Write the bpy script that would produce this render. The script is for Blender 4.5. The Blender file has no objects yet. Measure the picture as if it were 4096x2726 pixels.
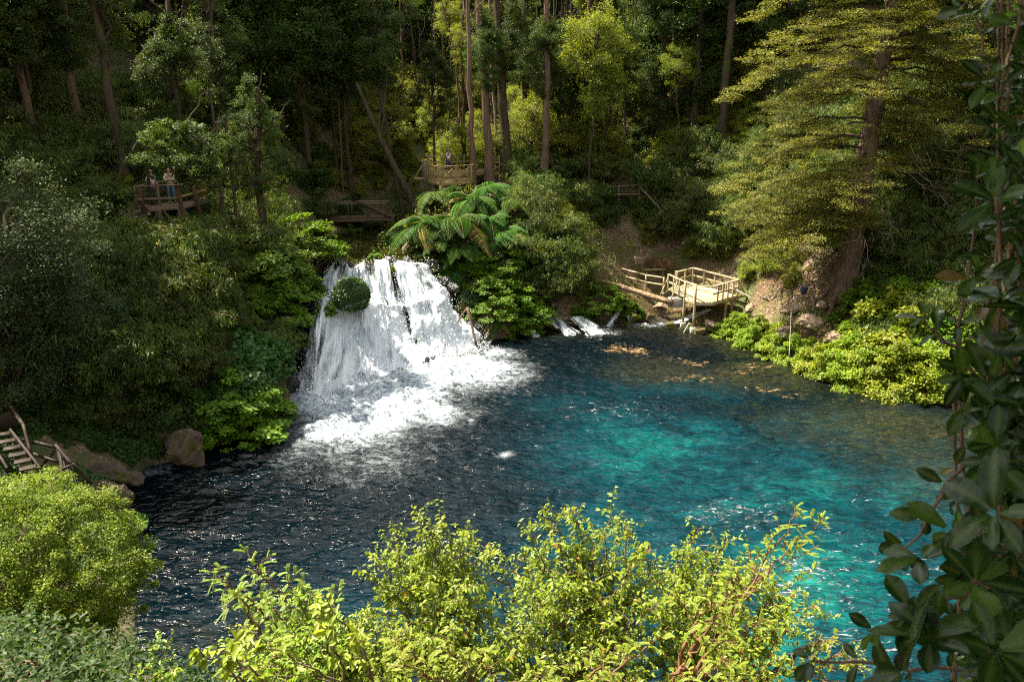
import bpy, math, random
import numpy as np
from mathutils import Vector, Matrix

# ---------------------------------------------------------------- camera, sky, sun
sc = bpy.context.scene
PITCH = math.radians(17.0)
CAM = np.array([0.0, 0.0, 14.0])
FPX = 28.0 / 36.0 * 4096
cam_data = bpy.data.cameras.new("camera")
cam_data.lens = 28.0
cam_data.sensor_width = 36.0
cam_data.clip_start = 0.05
cam_data.clip_end = 1000.0
cam_data.dof.use_dof = True
cam_data.dof.focus_distance = 38.0
cam_data.dof.aperture_fstop = 7.0
cam = bpy.data.objects.new("camera", cam_data)
sc.collection.objects.link(cam)
cam.location = CAM
cam.rotation_euler = (math.radians(90) - PITCH, 0, 0)
sc.camera = cam

SUN_EL = math.radians(58.0)
SUN_AZ = math.radians(-66.0)          # clockwise from +Y: from the left, a little ahead
SUN_DIR = np.array([math.sin(SUN_AZ) * math.cos(SUN_EL), math.cos(SUN_AZ) * math.cos(SUN_EL), math.sin(SUN_EL)])
world = bpy.data.worlds.new("World")
sc.world = world
world.use_nodes = True
wn = world.node_tree.nodes
sky = wn.new("ShaderNodeTexSky")
sky.sky_type = 'NISHITA'
sky.sun_disc = False
sky.sun_elevation = SUN_EL
sky.sun_rotation = SUN_AZ % (2 * math.pi)
hs_ = wn.new("ShaderNodeHueSaturation"); hs_.inputs["Saturation"].default_value = 0.45   # the photograph is balanced warm
tint_ = wn.new("ShaderNodeMix"); tint_.data_type = 'RGBA'; tint_.blend_type = 'MULTIPLY'; tint_.inputs[0].default_value = 1.0; tint_.inputs[7].default_value = (1.08, 1.0, 0.82, 1)
world.node_tree.links.new(sky.outputs[0], hs_.inputs["Color"])
world.node_tree.links.new(hs_.outputs[0], tint_.inputs[6])
world.node_tree.links.new(tint_.outputs[2], wn["Background"].inputs[0])
wn["Background"].inputs[1].default_value = 0.115
sun_data = bpy.data.lights.new("sun", 'SUN')
sun_data.energy = 4.4
sun_data.angle = math.radians(0.5)
sun_data.color = (1.0, 0.90, 0.70)
sun = bpy.data.objects.new("sun", sun_data)
sc.collection.objects.link(sun)
sun.rotation_euler = Vector(SUN_DIR).to_track_quat('Z', 'Y').to_euler()
sc.view_settings.view_transform = 'Standard'
sc.view_settings.look = 'None'
sc.view_settings.gamma = 1.0
sc.view_settings.exposure = 2.18
sc.cycles.use_denoising = False     # keeps the fine leaf and ripple detail
sc.cycles.filter_width = 1.15
sc.cycles.max_bounces = 5
sc.cycles.diffuse_bounces = 3
sc.cycles.glossy_bounces = 2
sc.cycles.transmission_bounces = 3
sc.cycles.transparent_max_bounces = 6
sc.cycles.sample_clamp_direct = 1.6
sc.cycles.sample_clamp_indirect = 1.5
sc.cycles.blur_glossy = 1.0
sc.cycles.caustics_reflective = False
sc.cycles.caustics_refractive = False

# ---------------------------------------------------------------- small tools
C = sc.collection
SP, CP = math.sin(PITCH), math.cos(PITCH)

def ray(px, py):
    u = (px - 2048) / FPX
    v = (py - 1363) / FPX
    return np.array([u, CP - v * SP, -SP - v * CP])
def at_z(px, py, z=0.0):
    r = ray(px, py)
    return CAM + r * ((z - CAM[2]) / r[2])
def at_t(px, py, t):
    return CAM + ray(px, py) * t
def to_px(p):
    d = np.asarray(p, float) - CAM
    dep = d[..., 1] * CP - d[..., 2] * SP
    up = d[..., 1] * SP + d[..., 2] * CP
    return 2048 + FPX * d[..., 0] / dep, 1363 - FPX * up / dep, dep

def _hash(i, j, k):
    h = (i.astype(np.int64) * 374761393 + j.astype(np.int64) * 668265263 + k.astype(np.int64) * 2147483647 % 1274126177) & 0xffffffff
    h = ((h ^ (h >> 13)) * 1274126177) & 0xffffffff
    return ((h ^ (h >> 16)) & 0xffff) / 65535.0
def vnoise(p):
    p = np.asarray(p, float)
    if p.shape[-1] == 2:
        p = np.concatenate([p, np.zeros(p.shape[:-1] + (1,))], -1)
    f = np.floor(p); w = p - f; w = w * w * (3 - 2 * w); i = f.astype(np.int64)
    r = 0
    for a in (0, 1):
        for b in (0, 1):
            for c in (0, 1):
                wt = (w[..., 0] if a else 1 - w[..., 0]) * (w[..., 1] if b else 1 - w[..., 1]) * (w[..., 2] if c else 1 - w[..., 2])
                r = r + wt * _hash(i[..., 0] + a, i[..., 1] + b, i[..., 2] + c)
    return r
def fbm(p, oct=4):
    p = np.asarray(p, float); s = 0; a = 0.5; n = 0
    for o in range(oct):
        s = s + a * vnoise(p * (2 ** o) + 17.3 * o); n += a; a *= 0.5
    return s / n
def sstep(a, b, x):
    t = np.clip((x - a) / (b - a), 0, 1)
    return t * t * (3 - 2 * t)
def unit(v):
    return v / (np.linalg.norm(v, axis=-1, keepdims=True) + 1e-9)

class Geo:
    """Collects vertices and quads (or triangles repeated as quads are not used) for ONE mesh."""
    def __init__(s):
        s.v = []; s.f = []; s.r = []; s.n = 0
    def add(s, v, f, r=None):
        v = np.asarray(v, np.float32).reshape(-1, 3); f = np.asarray(f, np.int32)
        s.v.append(v); s.f.append(f + s.n); s.n += len(v)
        s.r.append(np.zeros(len(v), np.float32) if r is None else np.asarray(r, np.float32))
        return s
    def mesh(s, name, mat, smooth=False):
        v = np.concatenate(s.v); r = np.concatenate(s.r)
        me = bpy.data.meshes.new(name)
        me.vertices.add(len(v)); me.vertices.foreach_set("co", v.ravel())
        sizes = np.concatenate([np.full(len(f), f.shape[1], np.int32) for f in s.f])
        loops = np.concatenate([f.ravel() for f in s.f]).astype(np.int32)
        starts = np.concatenate([[0], np.cumsum(sizes)[:-1]]).astype(np.int32)
        me.loops.add(len(loops)); me.loops.foreach_set("vertex_index", loops)
        me.polygons.add(len(sizes)); me.polygons.foreach_set("loop_start", starts)
        me.polygons.foreach_set("loop_total", sizes)
        me.update(calc_edges=True)
        me.validate()
        if len(me.vertices) == len(r):
            at = me.attributes.new("rnd", 'FLOAT', 'POINT'); at.data.foreach_set("value", r)
        if smooth: me.shade_smooth()
        if mat is not None: me.materials.append(mat)
        return me
    def tube(s, pts, rad, k=6, r=0.0, cap=False):
        pts = np.asarray(pts, float); n = len(pts); rad = np.broadcast_to(np.asarray(rad, float), (n,))
        tan = unit(np.gradient(pts, axis=0))
        ref = np.array([0, 0, 1.0]) if abs(tan[:, 2]).mean() < 0.8 else np.array([1.0, 0, 0])
        a = unit(np.cross(tan, ref)); b = np.cross(tan, a)
        th = np.arange(k) / k * 2 * np.pi
        ring = pts[:, None] + rad[:, None, None] * (np.cos(th)[None, :, None] * a[:, None] + np.sin(th)[None, :, None] * b[:, None])
        i = np.arange(n - 1)[:, None] * k; j = np.arange(k)[None]; j2 = (j + 1) % k
        f = np.stack([i + j, i + j2, i + k + j2, i + k + j], -1).reshape(-1, 4)
        s.add(ring.reshape(-1, 3), f, np.full(n * k, r))
        if cap:
            base = s.n - n * k
            s.f.append(np.array([[base + q for q in range(k)][::-1]], np.int32))
            s.f.append(np.array([[base + (n - 1) * k + q for q in range(k)]], np.int32))
        return s
    def beam(s, p, q, w, h, up=(0, 0, 1), r=0.0):
        """a plank from p to q, width w sideways, height h along up"""
        p = np.asarray(p, float); q = np.asarray(q, float); d = unit(q - p)
        upv = np.asarray(up, float)
        if abs(np.dot(d, upv)) > 0.95: upv = np.array([0, 1.0, 0])
        sd = unit(np.cross(d, upv)); u = np.cross(sd, d)
        vs = [e + sd * sx * w / 2 + u * sy * h / 2 for e in (p, q) for sx, sy in ((-1, -1), (1, -1), (1, 1), (-1, 1))]
        s.add(vs, [[0, 3, 2, 1], [4, 5, 6, 7], [0, 1, 5, 4], [1, 2, 6, 5], [2, 3, 7, 6], [3, 0, 4, 7]], np.full(8, r))
        return s
    def leaves(s, c, ax, nr, L, Wd, r, shape='diamond', droop=0.12):
        n = len(c)
        L = np.broadcast_to(np.asarray(L, float), (n,))[:, None]; Wd = np.broadcast_to(np.asarray(Wd, float), (n,))[:, None]
        ax = unit(ax); sd = unit(np.cross(ax, nr)); nn = np.cross(sd, ax)
        if shape == 'diamond':
            v = np.stack([c, c + ax * L * .45 + sd * Wd / 2, c + ax * L - nn * L * droop, c + ax * L * .45 - sd * Wd / 2], 1)
            f = np.arange(n)[:, None] * 4 + np.arange(4)[None]
            s.add(v.reshape(-1, 3), f, np.repeat(r, 4))
        elif shape == 'fold':
            up = nn * Wd * .18
            v = np.stack([c, c + ax * L * .3 + sd * Wd / 2 + up, c + ax * L * .7 + sd * Wd * .36 + up - nn * L * droop * .5,
                          c + ax * L - nn * L * droop, c + ax * L * .7 - sd * Wd * .36 + up - nn * L * droop * .5, c + ax * L * .3 - sd * Wd / 2 + up], 1)
            b = np.arange(n)[:, None] * 6
            s.add(v.reshape(-1, 3), np.concatenate([b + np.array([[0, 1, 2, 3]]), b + np.array([[0, 3, 4, 5]])]), np.repeat(r, 6))
        return s

def obj(name, me, parent=None, loc=None, rot=None, scale=None):
    o = bpy.data.objects.new(name, me); C.objects.link(o)
    if parent is not None: o.parent = parent
    if loc is not None: o.location = [float(x) for x in loc]
    if rot is not None: o.rotation_euler = rot
    if scale is not None: o.scale = (scale,) * 3 if np.isscalar(scale) else scale
    return o
def tag(o, label=None, cat=None, group=None, kind=None):
    if label: o['label'] = label
    if cat: o['category'] = cat
    if group: o['group'] = group
    if kind: o['kind'] = kind
    return o
def thing(name, label, cat, loc=(0, 0, 0), rot=(0, 0, 0), group=None):
    return tag(obj(name, None, None, loc, rot), label, cat, group)
def rng_(seed): return np.random.default_rng(seed)

# ---------------------------------------------------------------- materials
def newmat(name):
    m = bpy.data.materials.new(name); m.use_nodes = True
    nt = m.node_tree
    return m, nt, nt.nodes["Principled BSDF"], nt.nodes["Material Output"]
def N(nt, t, **kw):
    n = nt.nodes.new(t)
    for k, v in kw.items(): setattr(n, k, v)
    return n
def ramp(nt, src, stops, interp='LINEAR'):
    r = N(nt, "ShaderNodeValToRGB"); r.color_ramp.interpolation = interp
    el = r.color_ramp.elements
    while len(el) < len(stops): el.new(0.5)
    for e, (p, c) in zip(el, stops):
        e.position = p; e.color = (c[0], c[1], c[2], 1) if not np.isscalar(c) else (c, c, c, 1)
    nt.links.new(src, r.inputs[0]); return r.outputs[0]
def noise(nt, scale, detail=4, rough=0.5, dist=0.0, vec=None, stretch=None, dims='3D'):
    n = N(nt, "ShaderNodeTexNoise"); n.inputs["Scale"].default_value = scale; n.inputs["Detail"].default_value = detail
    n.inputs["Roughness"].default_value = rough; n.inputs["Distortion"].default_value = dist
    if stretch is not None or vec is not None:
        if vec is None: vec = N(nt, "ShaderNodeNewGeometry").outputs["Position"]
        if stretch is not None:
            mp = N(nt, "ShaderNodeMapping"); mp.inputs["Scale"].default_value = stretch[:3]
            if len(stretch) > 3: mp.inputs["Rotation"].default_value = (0, 0, stretch[3])
            nt.links.new(vec, mp.inputs[0]); vec = mp.outputs[0]
        nt.links.new(vec, n.inputs["Vector"])
    else:
        nt.links.new(N(nt, "ShaderNodeNewGeometry").outputs["Position"], n.inputs["Vector"])
    return n.outputs[0]
def mixc(nt, fac, a, b, mode='MIX'):
    m = N(nt, "ShaderNodeMix", data_type='RGBA', blend_type=mode)
    for sock, val in ((0, fac), (6, a), (7, b)):
        if hasattr(val, 'links'): nt.links.new(val, m.inputs[sock])
        elif np.isscalar(val): m.inputs[sock].default_value = val
        else: m.inputs[sock].default_value = (*val[:3], 1)
    return m.outputs[2]
def mathn(nt, op, a, b=0.0, clamp=False):
    m = N(nt, "ShaderNodeMath", operation=op); m.use_clamp = clamp
    for k, val in ((0, a), (1, b)):
        if hasattr(val, 'links'): nt.links.new(val, m.inputs[k])
        else: m.inputs[k].default_value = val
    return m.outputs[0]
def attr(nt, name):
    a = N(nt, "ShaderNodeAttribute"); a.attribute_name = name; return a.outputs["Fac"]

def leafmat(name, cols, trans=0.35, rough=0.5, spec=0.35, var=0.18):
    """cols: dark, mid, light and an odd dry leaf; translucency in the same hue"""
    m, nt, bs, out = newmat(name)
    a = attr(nt, "rnd")
    c = ramp(nt, a, [(0.0, cols[0]), (0.5, cols[1]), (0.93, cols[2]), (0.975, cols[3])])
    oi = N(nt, "ShaderNodeObjectInfo").outputs["Random"]
    hs = N(nt, "ShaderNodeHueSaturation")
    nt.links.new(c, hs.inputs["Color"])
    nt.links.new(mathn(nt, 'ADD', mathn(nt, 'MULTIPLY', oi, 0.03), 0.485), hs.inputs["Hue"])
    nt.links.new(mathn(nt, 'ADD', mathn(nt, 'MULTIPLY', oi, var * 2), 1 - var), hs.inputs["Value"])
    col = hs.outputs[0]
    nt.links.new(col, bs.inputs["Base Color"])
    bs.inputs["Roughness"].default_value = rough
    bs.inputs["Specular IOR Level"].default_value = spec
    tr = N(nt, "ShaderNodeBsdfTranslucent")
    nt.links.new(mixc(nt, 1.0, col, (1.35, 1.35, 0.45), 'MULTIPLY'), tr.inputs[0])
    mx = N(nt, "ShaderNodeMixShader"); mx.inputs[0].default_value = trans
    nt.links.new(bs.outputs[0], mx.inputs[1]); nt.links.new(tr.outputs[0], mx.inputs[2])
    nt.links.new(mx.outputs[0], out.inputs["Surface"])
    return m

DRY = (0.22, 0.13, 0.04)
M = {}
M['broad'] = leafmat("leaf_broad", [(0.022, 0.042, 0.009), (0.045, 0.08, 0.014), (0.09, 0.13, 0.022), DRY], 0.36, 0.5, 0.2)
M['silver'] = leafmat("leaf_grey_green", [(0.022, 0.046, 0.018), (0.048, 0.08, 0.03), (0.09, 0.125, 0.055), DRY], 0.3, 0.55, 0.15)
M['bamboo'] = leafmat("leaf_bamboo", [(0.028, 0.052, 0.010), (0.06, 0.10, 0.017), (0.14, 0.17, 0.035), (0.30, 0.22, 0.09)], 0.38, 0.5, 0.25)
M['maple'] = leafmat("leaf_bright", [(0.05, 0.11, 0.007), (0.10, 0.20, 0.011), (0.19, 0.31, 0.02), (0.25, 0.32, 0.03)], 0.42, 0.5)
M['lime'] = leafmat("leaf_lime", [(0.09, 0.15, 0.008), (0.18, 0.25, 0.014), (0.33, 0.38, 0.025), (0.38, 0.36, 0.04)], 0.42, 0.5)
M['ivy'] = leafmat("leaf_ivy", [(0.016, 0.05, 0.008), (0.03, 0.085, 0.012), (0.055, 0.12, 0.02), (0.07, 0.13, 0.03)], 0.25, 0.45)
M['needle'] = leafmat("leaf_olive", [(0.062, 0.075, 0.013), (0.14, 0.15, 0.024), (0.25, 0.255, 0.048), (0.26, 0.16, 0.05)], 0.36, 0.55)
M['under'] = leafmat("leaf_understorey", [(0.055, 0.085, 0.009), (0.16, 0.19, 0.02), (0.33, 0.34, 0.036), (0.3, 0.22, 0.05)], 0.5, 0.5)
M['fern'] = leafmat("leaf_fern", [(0.025, 0.07, 0.012), (0.055, 0.125, 0.02), (0.11, 0.18, 0.03), (0.24, 0.17, 0.05)], 0.36, 0.55, 0.15, 0.28)
M['luma'] = leafmat("leaf_foreground", [(0.09, 0.14, 0.011), (0.18, 0.27, 0.022), (0.38, 0.46, 0.06), (0.45, 0.16, 0.03)], 0.5, 0.4, 0.4)
M['pinn'] = leafmat("leaf_pinnate", [(0.11, 0.17, 0.015), (0.2, 0.26, 0.02), (0.3, 0.34, 0.04), (0.4, 0.3, 0.05)], 0.42, 0.45)
M['brush'] = leafmat("dry_brush", [(0.12, 0.07, 0.035), (0.22, 0.13, 0.07), (0.32, 0.2, 0.11), (0.3, 0.2, 0.1)], 0.2, 0.8, 0.1)

def m_gloss():
    m, nt, bs, out = newmat("leaf_glossy")
    a = attr(nt, "rnd")
    col = ramp(nt, a, [(0, (0.004, 0.012, 0.002)), (0.5, (0.009, 0.028, 0.004)), (0.9, (0.045, 0.09, 0.008)), (0.97, (0.10, 0.06, 0.015))])
    mid = attr(nt, "mid")
    col = mixc(nt, mathn(nt, 'MULTIPLY', mid, 0.5), col, (0.08, 0.11, 0.03))
    nt.links.new(col, bs.inputs["Base Color"]); bs.inputs["Roughness"].default_value = 0.27
    bs.inputs["Specular IOR Level"].default_value = 0.2
    bp = N(nt, "ShaderNodeBump"); bp.inputs["Strength"].default_value = 0.25; bp.inputs["Distance"].default_value = 0.01
    nt.links.new(noise(nt, 40, 3), bp.inputs["Height"]); nt.links.new(bp.outputs[0], bs.inputs["Normal"])
    tr = N(nt, "ShaderNodeBsdfTranslucent"); nt.links.new(mixc(nt, 1.0, col, (1.6, 1.8, 0.5), 'MULTIPLY'), tr.inputs[0])
    mx = N(nt, "ShaderNodeMixShader"); mx.inputs[0].default_value = 0.25
    nt.links.new(bs.outputs[0], mx.inputs[1]); nt.links.new(tr.outputs[0], mx.inputs[2]); nt.links.new(mx.outputs[0], out.inputs["Surface"])
    return m
M['gloss'] = m_gloss()

def m_bark(name, c1, c2, moss=0.3, vs=(6, 6, 1.2)):
    m, nt, bs, out = newmat(name)
    n1 = noise(nt, 1.0, 6, 0.65, 0.4, stretch=vs)
    col = ramp(nt, n1, [(0.3, c1), (0.55, c2), (0.75, tuple(min(1, x * 1.7) for x in c2))])
    mo = ramp(nt, noise(nt, 1.3, 5, 0.6), [(0.62 - moss * 0.3, 0.0), (0.72 - moss * 0.3, 1.0)])
    col = mixc(nt, mathn(nt, 'MULTIPLY', mo, 0.8), col, (0.045, 0.055, 0.012))
    nt.links.new(col, bs.inputs["Base Color"]); bs.inputs["Roughness"].default_value = 0.85
    bs.inputs["Specular IOR Level"].default_value = 0.2
    bp = N(nt, "ShaderNodeBump"); bp.inputs["Strength"].default_value = 0.8; bp.inputs["Distance"].default_value = 0.06
    nt.links.new(n1, bp.inputs["Height"]); nt.links.new(bp.outputs[0], bs.inputs["Normal"])
    return m
M['bark'] = m_bark("bark_dark", (0.02, 0.014, 0.009), (0.055, 0.038, 0.025), 0.35)
M['bark_red'] = m_bark("bark_reddish", (0.05, 0.03, 0.02), (0.13, 0.085, 0.06), 0.1, (10, 10, 1.2))
M['bark_pale'] = m_bark("bark_pale", (0.10, 0.075, 0.055), (0.25, 0.2, 0.16), 0.15)
M['moss_bark'] = m_bark("bark_mossy", (0.05, 0.06, 0.01), (0.10, 0.12, 0.015), 0.9)
M['twig'] = m_bark("twig", (0.07, 0.05, 0.035), (0.16, 0.12, 0.08), 0.0, (20, 20, 4))
M['twig_red'] = m_bark("twig_reddish", (0.10, 0.05, 0.03), (0.2, 0.11, 0.06), 0.0, (20, 20, 4))
M['twig_white'] = m_bark("twig_pale", (0.22, 0.19, 0.15), (0.4, 0.36, 0.3), 0.0, (20, 20, 4))

def m_wood(name, c1, c2, rough=0.7):
    m, nt, bs, out = newmat(name)
    tc = N(nt, "ShaderNodeTexCoord").outputs["Object"]
    n1 = noise(nt, 2.5, 5, 0.6, 0.6, vec=tc, stretch=(3, 3, 12))
    n2 = noise(nt, 1.1, 3, 0.5, 0.0, vec=tc)
    r = attr(nt, "rnd")
    f = mathn(nt, 'ADD', mathn(nt, 'MULTIPLY', n1, 0.6), mathn(nt, 'MULTIPLY', mathn(nt, 'ADD', n2, r), 0.25))
    col = ramp(nt, f, [(0.25, c1), (0.75, c2)])
    nt.links.new(col, bs.inputs["Base Color"]); bs.inputs["Roughness"].default_value = rough
    bs.inputs["Specular IOR Level"].default_value = 0.3
    bp = N(nt, "ShaderNodeBump"); bp.inputs["Strength"].default_value = 0.4; bp.inputs["Distance"].default_value = 0.01
    nt.links.new(n1, bp.inputs["Height"]); nt.links.new(bp.outputs[0], bs.inputs["Normal"])
    return m
M['pine'] = m_wood("wood_new", (0.16, 0.115, 0.055), (0.62, 0.52, 0.35))
M['pine_dull'] = m_wood("wood_weathered_yellow", (0.16, 0.11, 0.045), (0.34, 0.25, 0.11))
M['wood_dark'] = m_wood("wood_dark", (0.045, 0.03, 0.018), (0.13, 0.09, 0.055))
M['wood_grey'] = m_wood("wood_grey", (0.09, 0.065, 0.045), (0.22, 0.165, 0.115))
M['wood_shaded'] = m_wood("wood_shaded", (0.014, 0.009, 0.006), (0.045, 0.03, 0.02))  # darker wood: shade on the steps and log railing put into its colour
M['wood_red'] = m_wood("wood_red", (0.05, 0.02, 0.012), (0.10, 0.045, 0.028))
M['log'] = m_bark("log_bare", (0.07, 0.045, 0.028), (0.24, 0.16, 0.10), 0.12, (5, 5, 9))

def m_plain(name, col, rough=0.7, nz=0.15, scale=8):
    m, nt, bs, out = newmat(name)
    c = mixc(nt, noise(nt, scale, 4), tuple(x * (1 - nz) for x in col), tuple(min(1, x * (1 + nz)) for x in col))
    nt.links.new(c, bs.inputs["Base Color"]); bs.inputs["Roughness"].default_value = rough
    return m
M['concrete'] = m_plain("concrete", (0.34, 0.31, 0.27), 0.9, 0.25, 6)
M['skin'] = m_plain("skin", (0.36, 0.2, 0.13), 0.55, 0.08)
M['skin_dark'] = m_plain("skin_tanned", (0.26, 0.135, 0.08), 0.55, 0.08)
M['hair'] = m_plain("hair_dark", (0.012, 0.009, 0.007), 0.5)
M['hair_grey'] = m_plain("hair_grey", (0.2, 0.17, 0.15), 0.6)
M['cloth_white'] = m_plain("cloth_white", (0.72, 0.72, 0.76), 0.85)
M['cloth_navy'] = m_plain("cloth_navy", (0.015, 0.025, 0.09), 0.85)
M['cloth_black'] = m_plain("cloth_black", (0.012, 0.012, 0.014), 0.85)
M['cloth_jeans'] = m_plain("cloth_jeans", (0.10, 0.17, 0.28), 0.85)
M['cloth_cream'] = m_plain("cloth_cream", (0.6, 0.55, 0.42), 0.85)
M['cloth_maroon'] = m_plain("cloth_maroon", (0.09, 0.012, 0.012), 0.85)
M['cloth_grey'] = m_plain("cloth_grey", (0.08, 0.08, 0.09), 0.85)
M['yellow'] = m_plain("trim_yellow", (0.7, 0.55, 0.1), 0.8)

def m_ground():
    m, nt, bs, out = newmat("soil")
    a = noise(nt, 0.35, 6, 0.6)
    b = noise(nt, 6.0, 5, 0.7)
    c = ramp(nt, b, [(0.3, (0.03, 0.018, 0.01)), (0.48, (0.09, 0.055, 0.033)), (0.6, (0.22, 0.16, 0.10)), (0.74, (0.44, 0.35, 0.24))])
    g = ramp(nt, mathn(nt, 'ADD', a, mathn(nt, 'MULTIPLY', b, 0.15)), [(0.56, 0.0), (0.66, 1.0)])
    c = mixc(nt, g, c, (0.05, 0.062, 0.012))
    # below the water line the rock is dark and algae covered
    z = N(nt, "ShaderNodeSeparateXYZ"); nt.links.new(N(nt, "ShaderNodeNewGeometry").outputs["Position"], z.inputs[0])
    wet = ramp(nt, mathn(nt, 'ADD', mathn(nt, 'MULTIPLY', z.outputs[2], 1.2), mathn(nt, 'MULTIPLY', b, 0.6)), [(0.05, 1.0), (0.75, 0.0)])
    c = mixc(nt, wet, c, (0.02, 0.018, 0.008))
    nt.links.new(c, bs.inputs["Base Color"]); bs.inputs["Roughness"].default_value = 0.9
    bp = N(nt, "ShaderNodeBump"); bp.inputs["Strength"].default_value = 0.7; bp.inputs["Distance"].default_value = 0.12
    nt.links.new(b, bp.inputs["Height"]); nt.links.new(bp.outputs[0], bs.inputs["Normal"])
    return m
M['ground'] = m_ground()
def m_rock(name, c1, c2, moss, wet=0.0):
    m, nt, bs, out = newmat(name)
    a = noise(nt, 2.2, 8, 0.65, 0.3)
    c = ramp(nt, a, [(0.3, c1), (0.7, c2)])
    geo = N(nt, "ShaderNodeNewGeometry"); sx = N(nt, "ShaderNodeSeparateXYZ"); nt.links.new(geo.outputs["Normal"], sx.inputs[0])
    mo = ramp(nt, mathn(nt, 'ADD', noise(nt, 1.6, 5, 0.6), mathn(nt, 'MULTIPLY', sx.outputs[2], -0.12)), [(0.60 - moss, 0.0), (0.68 - moss, 1.0)])
    c = mixc(nt, mo, c, (0.075, 0.075, 0.012))
    nt.links.new(c, bs.inputs["Base Color"]); bs.inputs["Roughness"].default_value = 0.85 - wet * 0.5
    bp = N(nt, "ShaderNodeBump"); bp.inputs["Strength"].default_value = 0.8; bp.inputs["Distance"].default_value = 0.08
    nt.links.new(noise(nt, 7, 6, 0.7), bp.inputs["Height"]); nt.links.new(bp.outputs[0], bs.inputs["Normal"])
    return m
M['rock'] = m_rock("rock_brown", (0.025, 0.017, 0.012), (0.11, 0.075, 0.055), 0.16)
M['rock_tan'] = m_rock("rock_tan", (0.14, 0.09, 0.055), (0.36, 0.26, 0.18), 0.1)
M['rock_wet'] = m_rock("rock_wet", (0.004, 0.005, 0.006), (0.022, 0.022, 0.022), 0.02, 1.0)
M['moss'] = m_rock("moss_ochre", (0.04, 0.032, 0.01), (0.12, 0.08, 0.02), 0.2)
# ---------------------------------------------------------------- terrain
shore_px = [(560, 2560), (545, 2350), (545, 2080), (480, 1960), (520, 1900), (600, 1860), (700, 1850), (830, 1800), (1000, 1745), (1130, 1700), (1180, 1620)]
SHORE = [tuple(at_z(x, y)[:2]) for x, y in shore_px]
SHORE += [(-11.5, 38.6), (-12.0, 40.6), (-11.6, 43.0), (-10.7, 44.6), (-8.5, 46.4), (-5.6, 47.6), (-3.6, 47.6), (-2.2, 46.4)]
SHORE += [tuple(at_z(x, y)[:2]) for x, y in [(1940, 1370), (2080, 1335), (2260, 1300), (2480, 1285), (2660, 1268), (2760, 1296), (2900, 1345),
                                              (3060, 1385), (3200, 1440), (3350, 1495), (3500, 1540), (3680, 1565), (3850, 1585)]]
SHORE += [(27, 37), (34, 34), (38, 24), (34, 15), (26, 8), (14, 9), (4, 11), (-3, 12), (-8, 14)]
SHORE = np.array(SHORE)

def sdist(P):
    """signed distance to the shoreline, positive on land"""
    A = SHORE; B = np.roll(SHORE, -1, 0)
    d = np.full(P.shape[:-1], 1e9); inside = np.zeros(P.shape[:-1], bool)
    for a, b in zip(A, B):
        ab = b - a; t = np.clip(((P - a) @ ab) / (ab @ ab), 0, 1)
        d = np.minimum(d, np.linalg.norm(P - a - t[..., None] * ab, axis=-1))
        c = ((a[1] > P[..., 1]) != (b[1] > P[..., 1]))
        x = (b[0] - a[0]) * (P[..., 1] - a[1]) / (b[1] - a[1] + 1e-12) + a[0]
        inside ^= c & (P[..., 0] < x)
    return np.where(inside, -d, d)

CTRL = np.array([(-15, 33, 3.5), (-16, 36, 7.2), (-18, 40, 8.2), (-25, 36, 9.5), (-25, 30, 8), (-19, 28, 3), (-14.7, 26, 0.8), (-17, 22, 2.5), (-15, 17, 3),
    (-20, 15, 8), (-10, 10, 6), (-5, 5, 10), (0, 0, 12.2), (5, 5, 10), (10, 8, 8), (15, 5, 10), (0, 10, 4), (0, 13, 0.6), (-30, 20, 14), (-40, 40, 20),
    (-30, 50, 15), (-20, 60, 12), (-14, 38, 5), (-14, 44, 6.5), (-15, 49, 7), (-10, 48.5, 4.6), (-10, 54, 4.6), (-10, 59, 4.7), (-9.5, 66, 6), (-14.5, 56, 6),
    (-4, 50, 5.6), (-3.5, 54, 7.2), (0, 55, 7.2), (3, 54, 6), (5, 52, 3), (2, 49.5, 1.6), (8, 56, 4.0), (9, 53, 1.4), (6, 60, 7), (0, 63, 8.8), (0, 75, 11),
    (8.5, 50.8, 0.9), (11.5, 55.5, 2.2), (14, 57, 5), (12.5, 50.6, 0.3), (16, 48.5, 1.8), (19, 44.8, 3.0), (19, 50, 6.5), (24, 43, 4.5), (23, 39.5, 2), (24, 50, 10), (30, 45, 12),
    (30, 60, 22), (15, 66, 13), (40, 40, 14), (42, 20, 10), (35, 5, 12), (0, 100, 22), (-40, 90, 28), (40, 90, 34), (-60, 50, 32), (60, 50, 30), (0, 140, 42),
    (70, 130, 45), (-70, 130, 45), (-60, 0, 30), (60, 0, 30), (0, -30, 20), (-40, -30, 28), (40, -30, 28), (-60, 90, 40), (60, 90, 42), (-50, 25, 26)], float)
def _tps(r):
    return np.where(r > 1e-6, r * r * np.log(r + 1e-9), 0.0)
def _fit():
    X = CTRL[:, :2]; n = len(X)
    K = _tps(np.linalg.norm(X[:, None] - X[None], axis=-1)) + 4.0 * np.eye(n)
    Pm = np.hstack([np.ones((n, 1)), X]); A = np.zeros((n + 3, n + 3)); A[:n, :n] = K; A[:n, n:] = Pm; A[n:, :n] = Pm.T
    return np.linalg.solve(A, np.concatenate([CTRL[:, 2], np.zeros(3)]))
_W = _fit()
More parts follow.
